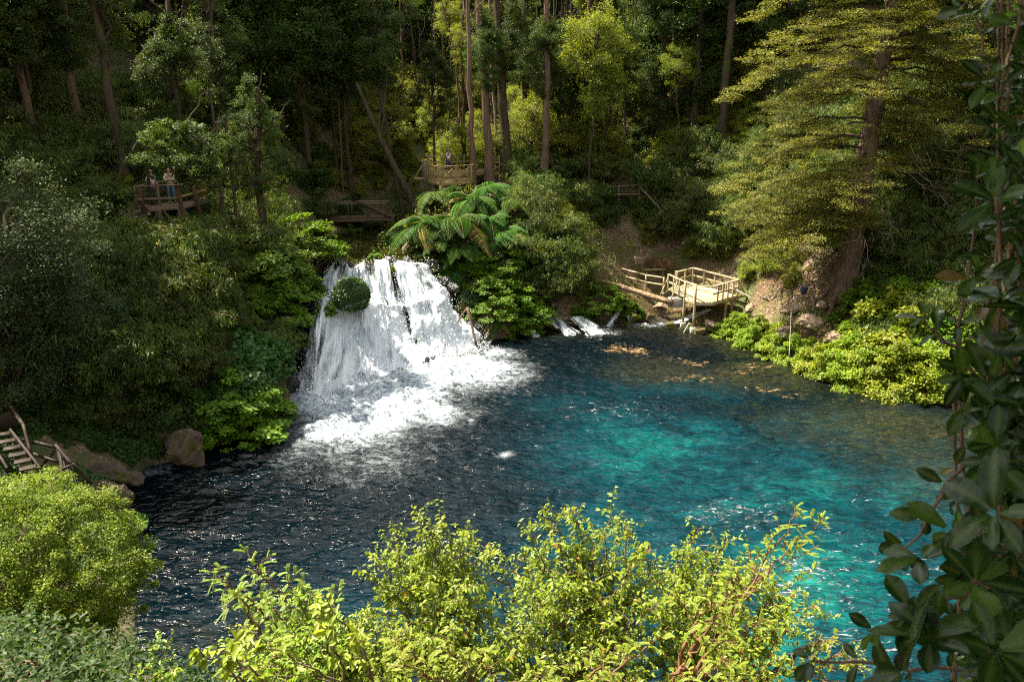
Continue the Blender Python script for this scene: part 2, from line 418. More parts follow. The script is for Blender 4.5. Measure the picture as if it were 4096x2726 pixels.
def gz(x, y, detail=True):
    P = np.stack([np.asarray(x, float), np.asarray(y, float)], -1)
    Q = np.stack([np.clip(P[..., 0], -75, 75), np.clip(P[..., 1], -40, 145)], -1)
    z = np.zeros(Q.shape[:-1])
    for c, w in zip(CTRL, _W[:-3]):
        z += w * _tps(np.linalg.norm(Q - c[:2], axis=-1))
    z += _W[-3] + Q @ _W[-2:]
    if detail:
        z += (fbm(P * 0.45, 4) - 0.5) * 1.1 + (fbm(P * 1.7, 3) - 0.5) * 0.35
    d = sdist(P)
    land = np.maximum(z, 0.3) * (1 - np.exp(-np.maximum(d, 0) / 0.9)) + 0.12 * sstep(0, .5, d)
    bed = -np.minimum(3.0, 0.35 * np.maximum(-d, 0) + 0.25)
    z = np.where(d > 0, land, bed)
    ch = np.abs(P[..., 0] + 9.9 - (P[..., 1] - 45) * 0.03) # the stream above the fall
    k = (1 - sstep(1.9, 3.4, ch)) * sstep(45.0, 46.5, P[..., 1]) * (1 - sstep(66, 70, P[..., 1]))
    return z * (1 - k) + k * 4.2
def ground_at(x, y):
    return float(gz(np.array([x]), np.array([y]))[0])

def build_ground():
    xs = np.unique(np.concatenate([np.arange(-300, -70, 18), np.arange(-70, -26, 1.4), np.arange(-26, 30, 0.4), np.arange(30, 70, 1.4), np.arange(70, 320, 18)]).round(3))
    ys = np.unique(np.concatenate([np.arange(-120, 8, 3.0), np.arange(8, 62, 0.4), np.arange(62, 140, 1.6), np.arange(140, 400, 20)]).round(3))
    X, Y = np.meshgrid(xs, ys, indexing='ij')
    Z = gz(X, Y)
    far = np.maximum(0, np.maximum(np.abs(X) - 75, Y - 140))
    Z = Z + far * 0.12
    g = Geo(); ny = len(ys)
    i, j = np.meshgrid(np.arange(len(xs) - 1), np.arange(ny - 1), indexing='ij')
    a = (i * ny + j).ravel()
    g.add(np.stack([X, Y, Z], -1).reshape(-1, 3), np.stack([a, a + ny, a + ny + 1, a + 1], -1))
    tag(obj("ground", g.mesh("ground", M['ground'], True)), kind='structure')
build_ground()

# ---------------------------------------------------------------- pool water
def px_mask(P, pts):
    """soft blobs given as (px, py, radius_px); evaluated on the water plane"""
    u, v, _ = to_px(np.concatenate([P, np.zeros(P.shape[:-1] + (1,))], -1))
    r = np.zeros(P.shape[:-1])
    for (x, y, rx, ry, s) in pts:
        r = np.maximum(r, s * np.exp(-(((u - x) / rx) ** 2 + ((v - y) / ry) ** 2)))
    return r
def world_blobs(P, pts):
    r = np.zeros(P.shape[:-1])
    for (x, y, rx, ry, s) in pts:
        r = np.maximum(r, s * np.exp(-(((P[..., 0] - x) / rx) ** 2 + ((P[..., 1] - y) / ry) ** 2)))
    return r
def blob(px, py, rx, ry, s=1.0):
    c = at_z(px, py)
    return (c[0], c[1], rx, ry, s)

def m_water():
    m, nt, bs, out = newmat("pool_water")
    foam, teal, shal, weed, glint = (attr(nt, k) for k in ("foam", "teal", "shal", "weed", "glint"))
    big = noise(nt, 0.22, 5, 0.6, 1.0)
    streak = noise(nt, 1.0, 6, 0.7, 1.6, stretch=(0.55, 1.6, 1, 0.35))
    fine = noise(nt, 1.0, 7, 0.75, 2.2, stretch=(1.5, 3.6, 1, 0.35))
    tf = mathn(nt, 'MULTIPLY', teal, ramp(nt, mathn(nt, 'ADD', mathn(nt, 'MULTIPLY', big, 0.5), mathn(nt, 'MULTIPLY', streak, 0.5)), [(0.34, 0.25), (0.6, 1.0)]))
    col = ramp(nt, tf, [(0.0, (0.0005, 0.0024, 0.0042)), (0.2, (0.0006, 0.007, 0.012)), (0.5, (0.001, 0.024, 0.034)), (0.78, (0.0018, 0.062, 0.062)), (1.0, (0.008, 0.15, 0.125))])
    sh = ramp(nt, mathn(nt, 'ADD', shal, mathn(nt, 'MULTIPLY', mathn(nt, 'SUBTRACT', fine, 0.5), 0.9)), [(0.25, 0.0), (0.75, 1.0)])
    bed = ramp(nt, fine, [(0.32, (0.002, 0.003, 0.002)), (0.5, (0.012, 0.013, 0.006)), (0.62, (0.035, 0.03, 0.013)), (0.78, (0.09, 0.065, 0.03))])
    col = mixc(nt, mathn(nt, 'MULTIPLY', sh, 0.85), col, bed)
    rp = noise(nt, 1.0, 7, 0.72, 2.4, stretch=(1.1, 4.2, 1, 0.4))     # light and dark of ripples painted into the water colour as streaks
    rpc = ramp(nt, rp, [(0.34, 0.35), (0.5, 1.0), (0.62, 1.5), (0.72, 2.6)])
    col = mixc(nt, 1.0, col, rpc, 'MULTIPLY')
    wn1 = noise(nt, 1.0, 9, 0.78, 2.6, stretch=(0.8, 2.2, 1, 0.3))
    wf = ramp(nt, mathn(nt, 'ADD', wn1, mathn(nt, 'MULTIPLY', weed, 0.3)), [(0.78, 0.0), (0.84, 1.0)])
    col = mixc(nt, mathn(nt, 'MULTIPLY', wf, ramp(nt, weed, [(0.05, 0), (0.25, 1)])), col, (0.36, 0.23, 0.11))
    # foam: thick near the fall, lace further out
    f1 = noise(nt, 1.0, 9, 0.72, 1.6, stretch=(1.3, 2.0, 1, 0.5))
    f2 = noise(nt, 3.2, 6, 0.7, 2.5)
    fs = mathn(nt, 'ADD', mathn(nt, 'MULTIPLY', f1, 0.75), mathn(nt, 'MULTIPLY', f2, 0.25))
    fm = ramp(nt, mathn(nt, 'ADD', mathn(nt, 'MULTIPLY', foam, 0.55), fs), [(0.74, 0.0), (0.90, 0.42), (1.10, 1.0)])
    # veins of foam: ridged noise
    rid = mathn(nt, 'SUBTRACT', 1.0, mathn(nt, 'MULTIPLY', mathn(nt, 'ABSOLUTE', mathn(nt, 'SUBTRACT', noise(nt, 1.0, 8, 0.72, 2.6, stretch=(1.3, 2.6, 1, 0.45)), 0.5)), 16.0), True)
    vein = mathn(nt, 'MULTIPLY', rid, ramp(nt, mathn(nt, 'ADD', foam, mathn(nt, 'MULTIPLY', mathn(nt, 'SUBTRACT', f1, 0.5), 1.2)), [(0.26, 0.0), (0.72, 0.8)]))
    fm = mathn(nt, 'MAXIMUM', fm, vein)
    # white flecks out on the pool: sun glints painted into the colour
    glint_noise = noise(nt, 1.0, 8, 0.74, 1.6, stretch=(1.7, 6.0, 1, 0.42))
    glint_fac = ramp(nt, mathn(nt, 'ADD', glint_noise, mathn(nt, 'MULTIPLY', glint, 0.20)), [(0.715, 0.0), (0.76, 1.0)])
    glint_fac = mathn(nt, 'MULTIPLY', glint_fac, ramp(nt, glint, [(0.25, 0.0), (0.55, 0.9)]))
    fm = mathn(nt, 'MAXIMUM', fm, glint_fac)
    fcol = ramp(nt, mathn(nt, 'ADD', mathn(nt, 'MULTIPLY', f1, 0.5), mathn(nt, 'MULTIPLY', f2, 0.5)), [(0.40, (0.05, 0.075, 0.095)), (0.475, (0.22, 0.27, 0.32)), (0.56, (0.50, 0.55, 0.62))])
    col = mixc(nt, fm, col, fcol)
    nt.links.new(col, bs.inputs["Base Color"])
    nt.links.new(mathn(nt, 'ADD', mathn(nt, 'MULTIPLY', fm, 0.6), 0.07), bs.inputs["Roughness"])
    bs.inputs["IOR"].default_value = 1.33
    h = mathn(nt, 'ADD', mathn(nt, 'MULTIPLY', noise(nt, 1.0, 2.5, 0.45, 1.0, stretch=(1.5, 3.4, 1, 0.35)), 1.0), mathn(nt, 'MULTIPLY', mathn(nt, 'MULTIPLY', f2, fm), 0.5))
    h = mathn(nt, 'ADD', h, mathn(nt, 'MULTIPLY', fm, 0.15))
    h = mathn(nt, 'ADD', h, mathn(nt, 'MULTIPLY', noise(nt, 1.0, 1, 0.5, 0.8, stretch=(4, 8, 1, 0.35)), 0.22))
    bp = N(nt, "ShaderNodeBump"); bp.inputs["Strength"].default_value = 1.0; bp.inputs["Distance"].default_value = 0.145
    nt.links.new(h, bp.inputs["Height"]); nt.links.new(bp.outputs[0], bs.inputs["Normal"])
    return m

def build_water():
    xs = np.arange(-34, 42, 0.12); ys = np.arange(8, 49.5, 0.12)
    X, Y = np.meshgrid(xs, ys, indexing='ij'); P = np.stack([X, Y], -1)
    warp = P + (np.stack([fbm(P * 0.35, 3), fbm(P * 0.35 + 40, 3)], -1) - 0.5) * 3.0
    foam = world_blobs(warp, [blob(1480, 1590, 3.7, 4.6, 2.1), blob(1260, 1620, 2.0, 2.6, 1.8), blob(1780, 1490, 3.5, 3.4, 1.6), blob(1960, 1420, 1.8, 1.6, .9),
                              blob(1430, 1710, 3.0, 3.0, 1.25), blob(2350, 1290, 1.4, 1.8, 0.55), blob(2620, 1300, 2.0, 1.0, 0.95), blob(2420, 1330, 0.9, 1.6, 0.5), blob(2200, 1290, 1.2, 1.0, .5),
                              blob(2250, 1600, 4.5, 2.0, 0.16), blob(2035, 1810, .35, .35, 0.9), blob(1500, 1790, 3.8, 3.8, 0.5), blob(600, 1840, 0.8, 0.6, .5)])
    teal = world_blobs(warp, [blob(2650, 1800, 5, 6, 0.9), blob(3000, 1950, 7, 5.5, 0.8), blob(3300, 2350, 5.5, 5, 1.0), blob(2700, 1560, 6, 4, 0.5), blob(2300, 1620, 4, 2.5, 0.45),
                              blob(2500, 2150, 4.5, 3, 0.78), blob(2350, 2450, 4, 3, 0.6), blob(3200, 2600, 5, 4, 1.0), blob(1800, 2450, 5, 4, 0.45), blob(3750, 2000, 6, 5, 0.75),
                              blob(3450, 1750, 8, 4, 0.5), blob(1200, 2550, 5, 3, 0.2)])
    d = sdist(P)
    shal = 0.85 * np.exp(np.minimum(d, 0) / 3.2) * sstep(-4, 8, X + 0.2 * (Y - 40))
    shal = np.maximum(shal, world_blobs(warp, [blob(3000, 1500, 7, 3.5, 0.62), blob(2650, 1480, 4, 3.5, 0.6), blob(3600, 1720, 6, 4, 0.75), blob(3900, 1900, 5, 6, 0.6), blob(3350, 1900, 4, 3, 0.35), blob(900, 2600, 4, 2.5, 0.4)]))
    weed = world_blobs(warp, [blob(2540, 1400, 2.2, 1.6, .95), blob(2750, 1430, 3.6, 1.5, .8), blob(2720, 1500, 3.4, 1.4, .85), blob(3000, 1470, 3.4, 1.5, .8), blob(3150, 1560, 3.2, 1.3, .78), blob(3400, 1600, 3, 1.3, .65)])
    glint = world_blobs(warp, [blob(2500, 1640, 5, 3, 0.8), blob(2800, 1800, 6, 4, .55), blob(3300, 1700, 5, 3, .5), blob(3600, 2000, 5, 4, .6), blob(2300, 1750, 4, 3, .55), blob(2950, 2030, 3.0, 2.2, .92), blob(3200, 2300, 3.8, 2.2, 1.0), blob(3450, 2550, 3, 2, .9), blob(3650, 2250, 3, 2, .8), blob(2600, 2150, 2.5, 1.5, 0.85), blob(3300, 2450, 3.5, 2, 0.8),
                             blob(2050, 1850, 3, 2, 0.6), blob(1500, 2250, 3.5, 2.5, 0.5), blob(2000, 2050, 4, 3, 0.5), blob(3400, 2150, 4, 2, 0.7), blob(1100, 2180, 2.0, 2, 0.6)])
    Rt = np.stack([P[..., 0] * .92 + P[..., 1] * .39, -P[..., 0] * .39 + P[..., 1] * .92], -1)
    rp = fbm(Rt * np.array([0.7, 1.7]) + warp * .3 + 31, 4); rp2 = fbm(Rt * np.array([1.6, 3.4]) + 57, 2)
    Z = (fbm(P * np.array([0.5, 0.9]) + 3, 3) - 0.5) * 0.22 + (0.5 - np.abs(rp - .5) * 3.2) * 0.11 + (0.5 - np.abs(rp2 - .5) * 3) * 0.045 + np.clip(foam - 0.45, 0, 1) * (0.10 + 0.9 * (fbm(P * 1.5 + 9, 5) - 0.4) + 0.35 * (fbm(P * 4.2 + 5, 3) - 0.5))
    keep = d < 0.8
    idx = -np.ones(X.shape, int)
    ok = keep[:-1, :-1] & keep[1:, :-1] & keep[:-1, 1:] & keep[1:, 1:]
    ny = len(ys); i, j = np.nonzero(ok); a = i * ny + j
    F = np.stack([a, a + ny, a + ny + 1, a + 1], -1)
    used = np.unique(F); remap = -np.ones(X.size, int); remap[used] = np.arange(len(used))
    g = Geo(); V = np.stack([X, Y, Z], -1).reshape(-1, 3)[used]
    g.add(V, remap[F]); me = g.mesh("pool_water", m_water(), True)
    for nm, arr in (("foam", foam), ("teal", teal), ("shal", shal), ("weed", weed), ("glint", glint)):
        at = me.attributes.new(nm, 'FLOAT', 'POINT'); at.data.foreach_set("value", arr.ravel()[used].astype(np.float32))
    tag(obj("water", me), kind='structure')
build_water()

def m_stream():
    m, nt, bs, out = newmat("stream_water")
    n = noise(nt, 1.0, 5, 0.6, 1.0, stretch=(1.5, 0.5, 1))
    c = ramp(nt, n, [(0.3, (0.005, 0.006, 0.001)), (0.7, (0.022, 0.022, 0.003))])
    nt.links.new(c, bs.inputs["Base Color"]); bs.inputs["Roughness"].default_value = 0.08; bs.inputs["IOR"].default_value = 1.33
    bp = N(nt, "ShaderNodeBump"); bp.inputs["Strength"].default_value = 0.6; bp.inputs["Distance"].default_value = 0.05
    nt.links.new(noise(nt, 1.0, 5, 0.6, 1.0, stretch=(2, 5, 1)), bp.inputs["Height"]); nt.links.new(bp.outputs[0], bs.inputs["Normal"])
    return m
g = Geo()
xs = np.linspace(-13.2, -6.2, 30); ys = np.linspace(44.9, 69, 80)
X, Y = np.meshgrid(xs, ys, indexing='ij')
y0_ = np.interp(X, [-13.2, -10.5, -9.5, -8.8, -8.0, -7.2, -6.3, -5.5], [45.8, 44.9, 45.7, 46.1, 46.5, 46.9, 47.1, 47.1]) + .15      # it ends at the lip of the falls
Y = y0_ + (Y - 44.9) * (69 - y0_) / (69 - 44.9); Z = 4.72 + (fbm(np.stack([X, Y], -1) * 1.2, 3) - 0.5) * 0.08 - np.clip(y0_ + .6 - Y, 0, .6) * .3
i, j = np.meshgrid(np.arange(29), np.arange(79), indexing='ij'); a = (i * 80 + j).ravel()
g.add(np.stack([X, Y, Z], -1).reshape(-1, 3), np.stack([a, a + 80, a + 81, a + 1], -1))
tag(obj("stream_water", g.mesh("stream_water", m_stream(), True)), kind='structure')

# ---------------------------------------------------------------- the waterfall
def m_fall():
    m, nt, bs, out = newmat("falling_water")
    u, v, th = attr(nt, "fu"), attr(nt, "fv"), attr(nt, "thin")
    cv = N(nt, "ShaderNodeCombineXYZ"); nt.links.new(u, cv.inputs[0]); nt.links.new(v, cv.inputs[1])
    s1 = noise(nt, 1.0, 8, 0.7, 0.5, vec=cv.outputs[0], stretch=(26, 4.2, 1))
    s2 = noise(nt, 1.0, 8, 0.75, 0.8, vec=cv.outputs[0], stretch=(60, 10, 1))
    s = mathn(nt, 'ADD', mathn(nt, 'MULTIPLY', s1, 0.7), mathn(nt, 'MULTIPLY', s2, 0.3))
    al = ramp(nt, mathn(nt, 'SUBTRACT', s, mathn(nt, 'MULTIPLY', th, 0.30)), [(0.25, 0.0), (0.37, 0.75), (0.46, 1.0)])
    col = ramp(nt, s, [(0.3, (0.22, 0.28, 0.34)), (0.46, (0.46, 0.52, 0.58)), (0.62, (0.68, 0.71, 0.76))])
    nt.links.new(col, bs.inputs["Base Color"]); bs.inputs["Roughness"].default_value = 0.55
    bp = N(nt, "ShaderNodeBump"); bp.inputs["Strength"].default_value = 0.5; bp.inputs["Distance"].default_value = 0.10
    nt.links.new(s, bp.inputs["Height"]); nt.links.new(bp.outputs[0], bs.inputs["Normal"])
    tr = N(nt, "ShaderNodeBsdfTransparent"); mx = N(nt, "ShaderNodeMixShader")
    nt.links.new(al, mx.inputs[0]); nt.links.new(tr.outputs[0], mx.inputs[1]); nt.links.new(bs.outputs[0], mx.inputs[2])
    nt.links.new(mx.outputs[0], out.inputs["Surface"])
    return m
LIP = np.array([at_z(x, y, 4.9)[:2] for x, y in [(1335, 1095), (1370, 1050), (1440, 1042), (1500, 1050), (1570, 1078), (1620, 1072), (1665, 1085), (1700, 1110)]])
LIP = np.array([(-10.5, 44.6), (-10.1, 45.1), (-9.5, 45.5), (-8.8, 45.9), (-8.0, 46.3), (-7.2, 46.7), (-6.3, 46.9), (-5.5, 46.6)])
BASE = np.array([at_z(x, y)[:2] for x, y in [(1160, 1560), (1230, 1640), (1340, 1600), (1460, 1560), (1580, 1520), (1700, 1480), (1830, 1440), (1960, 1385)]])
def arc(pts, u):
    x = u * (len(pts) - 1); i = np.clip(x.astype(int), 0, len(pts) - 2); f = (x - i)[..., None]
    f = f * f * (3 - 2 * f) * 0.5 + f * 0.5
    return pts[i] * (1 - f) + pts[i + 1] * f
def fall_surface(U, V, off):
    L = arc(LIP, U); B = arc(BASE, U)
    # plan position: short glide, first drop, a ledge, then the long face
    zl = 5.0 - .55 * sstep(.62, 1, U) - .35 * np.exp(-((U - .33) / .07) ** 2) + .8 * (fbm(np.stack([U * 7 + 3, U * 0], -1), 3) - .5) - .3 * sstep(.12, 0, U)
    led = 0.26 + 0.16 * sstep(.35, .6, U) - .12 * sstep(.8, 1, U) + 0.22 * (fbm(np.stack([U * 6, U * 0], -1), 3) - .5)
    drop1 = sstep(0.02, 0.30, V); 
    hor = np.where(V < 0.35, 0.42 * (V / 0.35) ** 0.8, 0.42 + 0.58 * ((V - 0.35) / 0.65) ** 1.15)
    z1 = 1 - led * drop1
    t = np.clip((V - 0.36) / 0.64, 0, 1)
    z2 = (1 - led) * (1 - t ** 1.25 * (1.6 - 0.6 * t) if False else 1 - (1.35 * t - 0.35 * t ** 3))
    zz = np.where(V < 0.36, z1, z2)
    xy = L * (1 - hor[..., None]) + B * hor[..., None]
    z = zl * zz
    q = np.stack([U * 9, V * 4.2, U * 0], -1)
    bulge = (fbm(q, 4) - 0.5) * 1.7 * sstep(0, .1, V) * (1 - 0.5 * sstep(.85, 1, V))
    out = unit(B - L)
    rib = (fbm(np.stack([U * 60, V * 9, U * 0], -1), 3) - 0.5) * 0.28
    xy = xy + out * (bulge + rib + off)[..., None]
    z = z + bulge * 0.3 + rib * 0.3 + off * 0.4 - 0.05
    return np.concatenate([xy, z[..., None]], -1)
def grid_mesh(fn, nu, nv, name, mat, smooth=True):
    U, V = np.meshgrid(np.linspace(0, 1, nu), np.linspace(0, 1, nv), indexing='ij')
    Pt = fn(U, V); g = Geo(); i, j = np.meshgrid(np.arange(nu - 1), np.arange(nv - 1), indexing='ij'); a = (i * nv + j).ravel()
    g.add(Pt.reshape(-1, 3), np.stack([a, a + 1, a + nv + 1, a + nv], -1))
    return g.mesh(name, mat, smooth), U, V, Pt
fall = thing("waterfall", "white waterfall fanning over the mossy cliff into the pool", "waterfall", (-8.0, 44.0, 0))
fall.location = (0, 0, 0)
me, U, V, Pt = grid_mesh(lambda U, V: fall_surface(U, V, 0.0), 420, 320, "falling_water", m_fall())
for nm, arr in (("fu", U), ("fv", V)):
    me.attributes.new(nm, 'FLOAT', 'POINT').data.foreach_set("value", arr.ravel().astype(np.float32))
def gb(u0, v0, ru, rv, s): return s * np.exp(-((U - u0) / ru) ** 2 - ((V - v0) / rv) ** 2)
thin = np.maximum.reduce([gb(0.0, 0.45, 0.035, 0.5, 1.6), gb(1.0, 0.3, .03, .4, 1.8), gb(.5, 0, .05, .12, 2.2), gb(.2, 0, .04, .1, 2.0), gb(0.16, 0.62, 0.035, 0.16, 0.62), gb(0.62, 0.30, 0.06, 0.05, .8), gb(0.70, 0.48, 0.03, 0.16, 1.0), gb(0.735, 0.68, 0.022, 0.12, .8),
                          gb(0.40, 0.74, 0.05, 0.1, 0.55), gb(0.27, 0.10, 0.09, 0.12, 0.9), gb(0.50, 0.06, 0.06, 0.1, 0.8), gb(0.68, 0.12, 0.05, 0.14, 1.2), gb(0.92, 0.12, 0.05, 0.2, .9), gb(0.98, 0.4, 0.02, 0.3, .9),
                          gb(0.30, 0.70, 0.1, 0.12, 0.35), gb(0.10, 0.93, 0.05, 0.05, .7), 0.05 + 0 * U])
thin = 0.8 * thin + 0.75 * (fbm(np.stack([U * 9, V * 5], -1), 3) - 0.45)
me.attributes.new("thin", 'FLOAT', 'POINT').data.foreach_set("value", thin.ravel().astype(np.float32))
obj("water_sheet", me, fall)
me2, _, _, _ = grid_mesh(lambda U, V: fall_surface(U, V, -0.34 + 0.25 * (fbm(np.stack([U * 22, V * 12, U * 0], -1), 4) - 0.5)) - np.array([0, 0, 0.16]), 160, 120, "cliff_face", M['rock_wet'])
tag(obj("cliff", me2), kind='structure')
# spray: thousands of small white drops thrown off the face and the foot
def build_spray():
    r = rng_(5); n = 7000
    u = r.random(n); v = np.where(r.random(n) < 0.6, 1 - np.abs(r.normal(0, 0.09, n)), r.random(n)); v = np.clip(v, 0.03, 1)
    base = fall_surface(u, v, 0.0)
    o = unit(arc(BASE, u) - arc(LIP, u))
    off = np.abs(r.normal(0, 0.22, n)) + 0.06
    p = base + np.concatenate([o * off[:, None], np.abs(r.normal(0.05, 0.2, (n, 1)))], -1)
    s = r.uniform(0.010, 0.026, n) * (1 + (r.random(n) < .05))
    tet = np.array([(1, 1, 1), (1, -1, -1), (-1, 1, -1), (-1, -1, 1)], float) * 0.6
    V_ = p[:, None] + tet[None] * s[:, None, None] * np.array([1, 1, 1.8])
    b = np.arange(n)[:, None] * 4
    g = Geo(); F_ = np.concatenate([b + np.array([q]) for q in ([0, 1, 2], [0, 3, 1], [0, 2, 3], [1, 3, 2])])
    g.add(V_.reshape(-1, 3), F_)
    return g.mesh("spray", m_plain("spray_white", (0.85, 0.88, 0.92), 0.5, 0.02))
tag(obj("spray", build_spray(), fall), kind='stuff')

# the small cascades along the far bank
def small_fall(px0, py0, z0, px1, py1, z1, w0, w1, label):
    a, b = at_z(px0, py0, z0), at_z(px1, py1, z1)
    d = unit((b - a) * np.array([1, 1, 0])); sd = np.array([-d[1], d[0], 0])
    def fn(U, V):
        w = (w0 + (w1 - w0) * V) * (1 + .3 * (fbm(np.stack([V * 6 + px0, U * 3], -1), 2) - .5))
        p = a + (b - a) * (V ** .8)[..., None] + sd * ((U - .5) * w)[..., None]
        p = p + (fbm(np.stack([U * 5, V * 7], -1) + px0, 3) - .5)[..., None] * np.array([0, 0, .25])
        g0 = gz(p[..., 0], p[..., 1]) + .1
        p[..., 2] = np.where(V < .97, np.maximum(p[..., 2], g0), np.maximum(p[..., 2], .03)); return p
    me, U, V, _ = grid_mesh(fn, 26, 40, "cascade", FALLMAT)
    for nm, arr in (("fu", U * .25 + px0 * .01), ("fv", V * .4), ("thin", .35 + .9 * np.abs(U - .5) ** 2 * 4 + .6 * (fbm(np.stack([U * 5, V * 5], -1) + 3, 3) - .4))):
        me.attributes.new(nm, 'FLOAT', 'POINT').data.foreach_set("value", arr.ravel().astype(np.float32))
    tag(obj("cascade", me), label, "waterfall")
FALLMAT = bpy.data.materials["falling_water"]
small_fall(2075, 1245, .8, 2140, 1350, 0, .7, 1.5, "leftmost small white cascade beside the slim fallen trunk")
small_fall(2190, 1240, .8, 2290, 1345, 0, .9, 2.0, "small white cascade right of the bright green cushion")
small_fall(2300, 1268, .6, 2410, 1345, 0, 1.3, 2.6, "wide low cascade spreading into the pool left of the green shrub")
small_fall(2478, 1238, .9, 2432, 1308, 0, .35, .8, "narrow white cascade dropping beside the yellow cushion plant")
small_fall(2512, 1262, .5, 2520, 1292, .05, .2, .3, "tiny cascade between mossy stones left of the deck")
small_fall(2840, 1238, .7, 2690, 1292, 0.02, .9, 1.2, "white stream running out from under the viewing deck")
# ---------------------------------------------------------------- foliage library (shared meshes)
def rdir(r, n):
    return unit(r.normal(size=(n, 3)))
def leaf_cloud(g, r, cc, rad, n, L, Wd, flat=0.6, upbias=0.6, shape='diamond', centre=None, tone=0.0, droop=0.12, hang=0.0):
    """n leaves round each cluster centre cc (K,3) with cluster radius rad (K,)"""
    K = len(cc); k = np.repeat(np.arange(K), n)
    d = rdir(r, K * n) * (r.random(K * n) ** 0.45)[:, None]
    p = cc[k] + d * rad[k][:, None] * np.array([1, 1, flat])
    outv = unit(p - (centre if centre is not None else cc.mean(0)))
    nr = unit(outv * 0.45 + np.array([0, 0, upbias]) + rdir(r, K * n) * 0.6)
    ax = unit(np.cross(nr, rdir(r, K * n)) + outv * 0.5 - np.array([0, 0, hang]))
    s = r.uniform(0.7, 1.25, K * n)
    tone_k = r.uniform(-0.22, 0.22, K)[k]
    rn = np.clip(0.46 + tone + tone_k + r.normal(0, 0.16, K * n), 0, 0.93)
    rn = np.where(r.random(K * n) < 0.012, 1.0, rn)
    g.leaves(p, ax, nr, L * s, Wd * s, rn, shape, droop)

def limb(g, a, b, r0, r1, r, k=5, wob=0.12, n=6, sag=0.0):
    a = np.asarray(a, float); b = np.asarray(b, float)
    t = np.linspace(0, 1, n)[:, None]; L = np.linalg.norm(b - a)
    p = a + (b - a) * t + np.concatenate([np.zeros((1, 3)), r.normal(0, wob * L / n, (n - 2, 3)), np.zeros((1, 3))]) + np.array([0, 0, 1]) * (sag * L * (t * (1 - t)) * 4)
    g.tube(p, np.linspace(r0, r1, n), k, r.random() * .5)
    return p

def lib_broad(seed, H=11.0, R=2.9, ncl=150, nl=230, L=0.15, mat='broad', hole=0.5, shape='diamond', Wf=0.55, flat=0.65):
    r = rng_(seed); g = Geo(); br = Geo()
    c = []
    while len(c) < ncl:
        q = rdir(r, 1)[0] * r.random() ** 0.33
        z = (q[2] + 1) / 2
        wid = math.sin(math.pi * min(1, z * 0.86 + 0.14)) ** 0.6
        p = np.array([q[0] * R * wid * 1.15, q[1] * R * wid * 1.15, z * H])
        if vnoise((p * 0.42 + seed * 7.7)[None])[0] > hole * 0.9: c.append(p)
    c = np.array(c); rad = r.uniform(0.45, 0.95, ncl)
    leaf_cloud(g, r, c, rad, nl, L, L * Wf, flat, 0.6, shape, np.array([0, 0, H * 0.45]))
    stray = c[r.integers(0, ncl, 700)] + r.normal(0, 0.75, (700, 3))
    leaf_cloud(g, r, stray, np.full(700, 0.12), 5, L, L * Wf, 1, 0.4, shape, np.array([0, 0, H * .45]))
    limb(br, (0, 0, -1.5), (r.normal(0, .3), r.normal(0, .3), H * 0.93), 0.17, 0.03, r, 6, 0.25, 12)
    for p in c[: ncl * 2 // 3]:
        limb(br, (0, 0, max(0, p[2] - r.uniform(0.8, 2.6))), p, 0.045, 0.012, r, 4, 0.3, 5, 0.1)
    return g.mesh("leaves_" + mat, M[mat]), br.mesh("branches", M['bark'] if mat != 'silver' else M['bark_pale'])

def lib_bamboo(seed, R=2.2, H=3.6, culms=80, mat='bamboo', L=0.26, nl=95):
    r = rng_(seed); g = Geo(); br = Geo()
    for i in range(culms):
        a = r.uniform(0, 2 * np.pi); o = np.array([math.cos(a), math.sin(a), 0]); b = o * r.uniform(0, R * .3)
        hh = H * r.uniform(.55, 1.08); reach = R * r.uniform(.3, 1.0)
        t = np.linspace(0, 1, 9)
        p = b + o * (reach * t[:, None] ** 1.6) + np.array([0, 0, 1]) * (hh * (1.9 * t - 1.05 * t ** 2.3))[:, None] + r.normal(0, .05, (9, 3))
        if i % 3 == 0: br.tube(p, np.linspace(.018, .006, 9), 3, 0.5)
        k = nl; tt = r.uniform(.28, 1, k) ** .8
        q = np.stack([np.interp(tt, t, p[:, d]) for d in range(3)], -1)
        # tufts of narrow leaves that hang from short side twigs
        tuft = r.integers(0, 12, k); tv = rdir(r, 12) * r.uniform(.1, .38, (12, 1)); tv[:, 2] = tv[:, 2] * .5 - .05
        tq = np.stack([np.interp(np.linspace(.3, 1, 12)[tuft], t, p[:, d]) for d in range(3)], -1) + tv[tuft] + r.normal(0, .09, (k, 3))
        ax = unit(o * .35 + unit(tv)[tuft] * .5 + r.normal(0, .5, (k, 3)) - np.array([0, 0, .62]))
        nr = unit(np.array([0, 0, .8]) + r.normal(0, .5, (k, 3)) + o * .3)
        rn = np.clip(.45 + r.uniform(-.28, .35) + r.normal(0, .17, k), 0, .93); rn = np.where(r.random(k) < .03, 1, rn)
        g.leaves(tq, ax, nr, L * r.uniform(.6, 1.2, k), L * .15, rn, 'diamond', .15)
    return g.mesh("leaves_bamboo", M[mat]), br.mesh("culms", M['twig'])

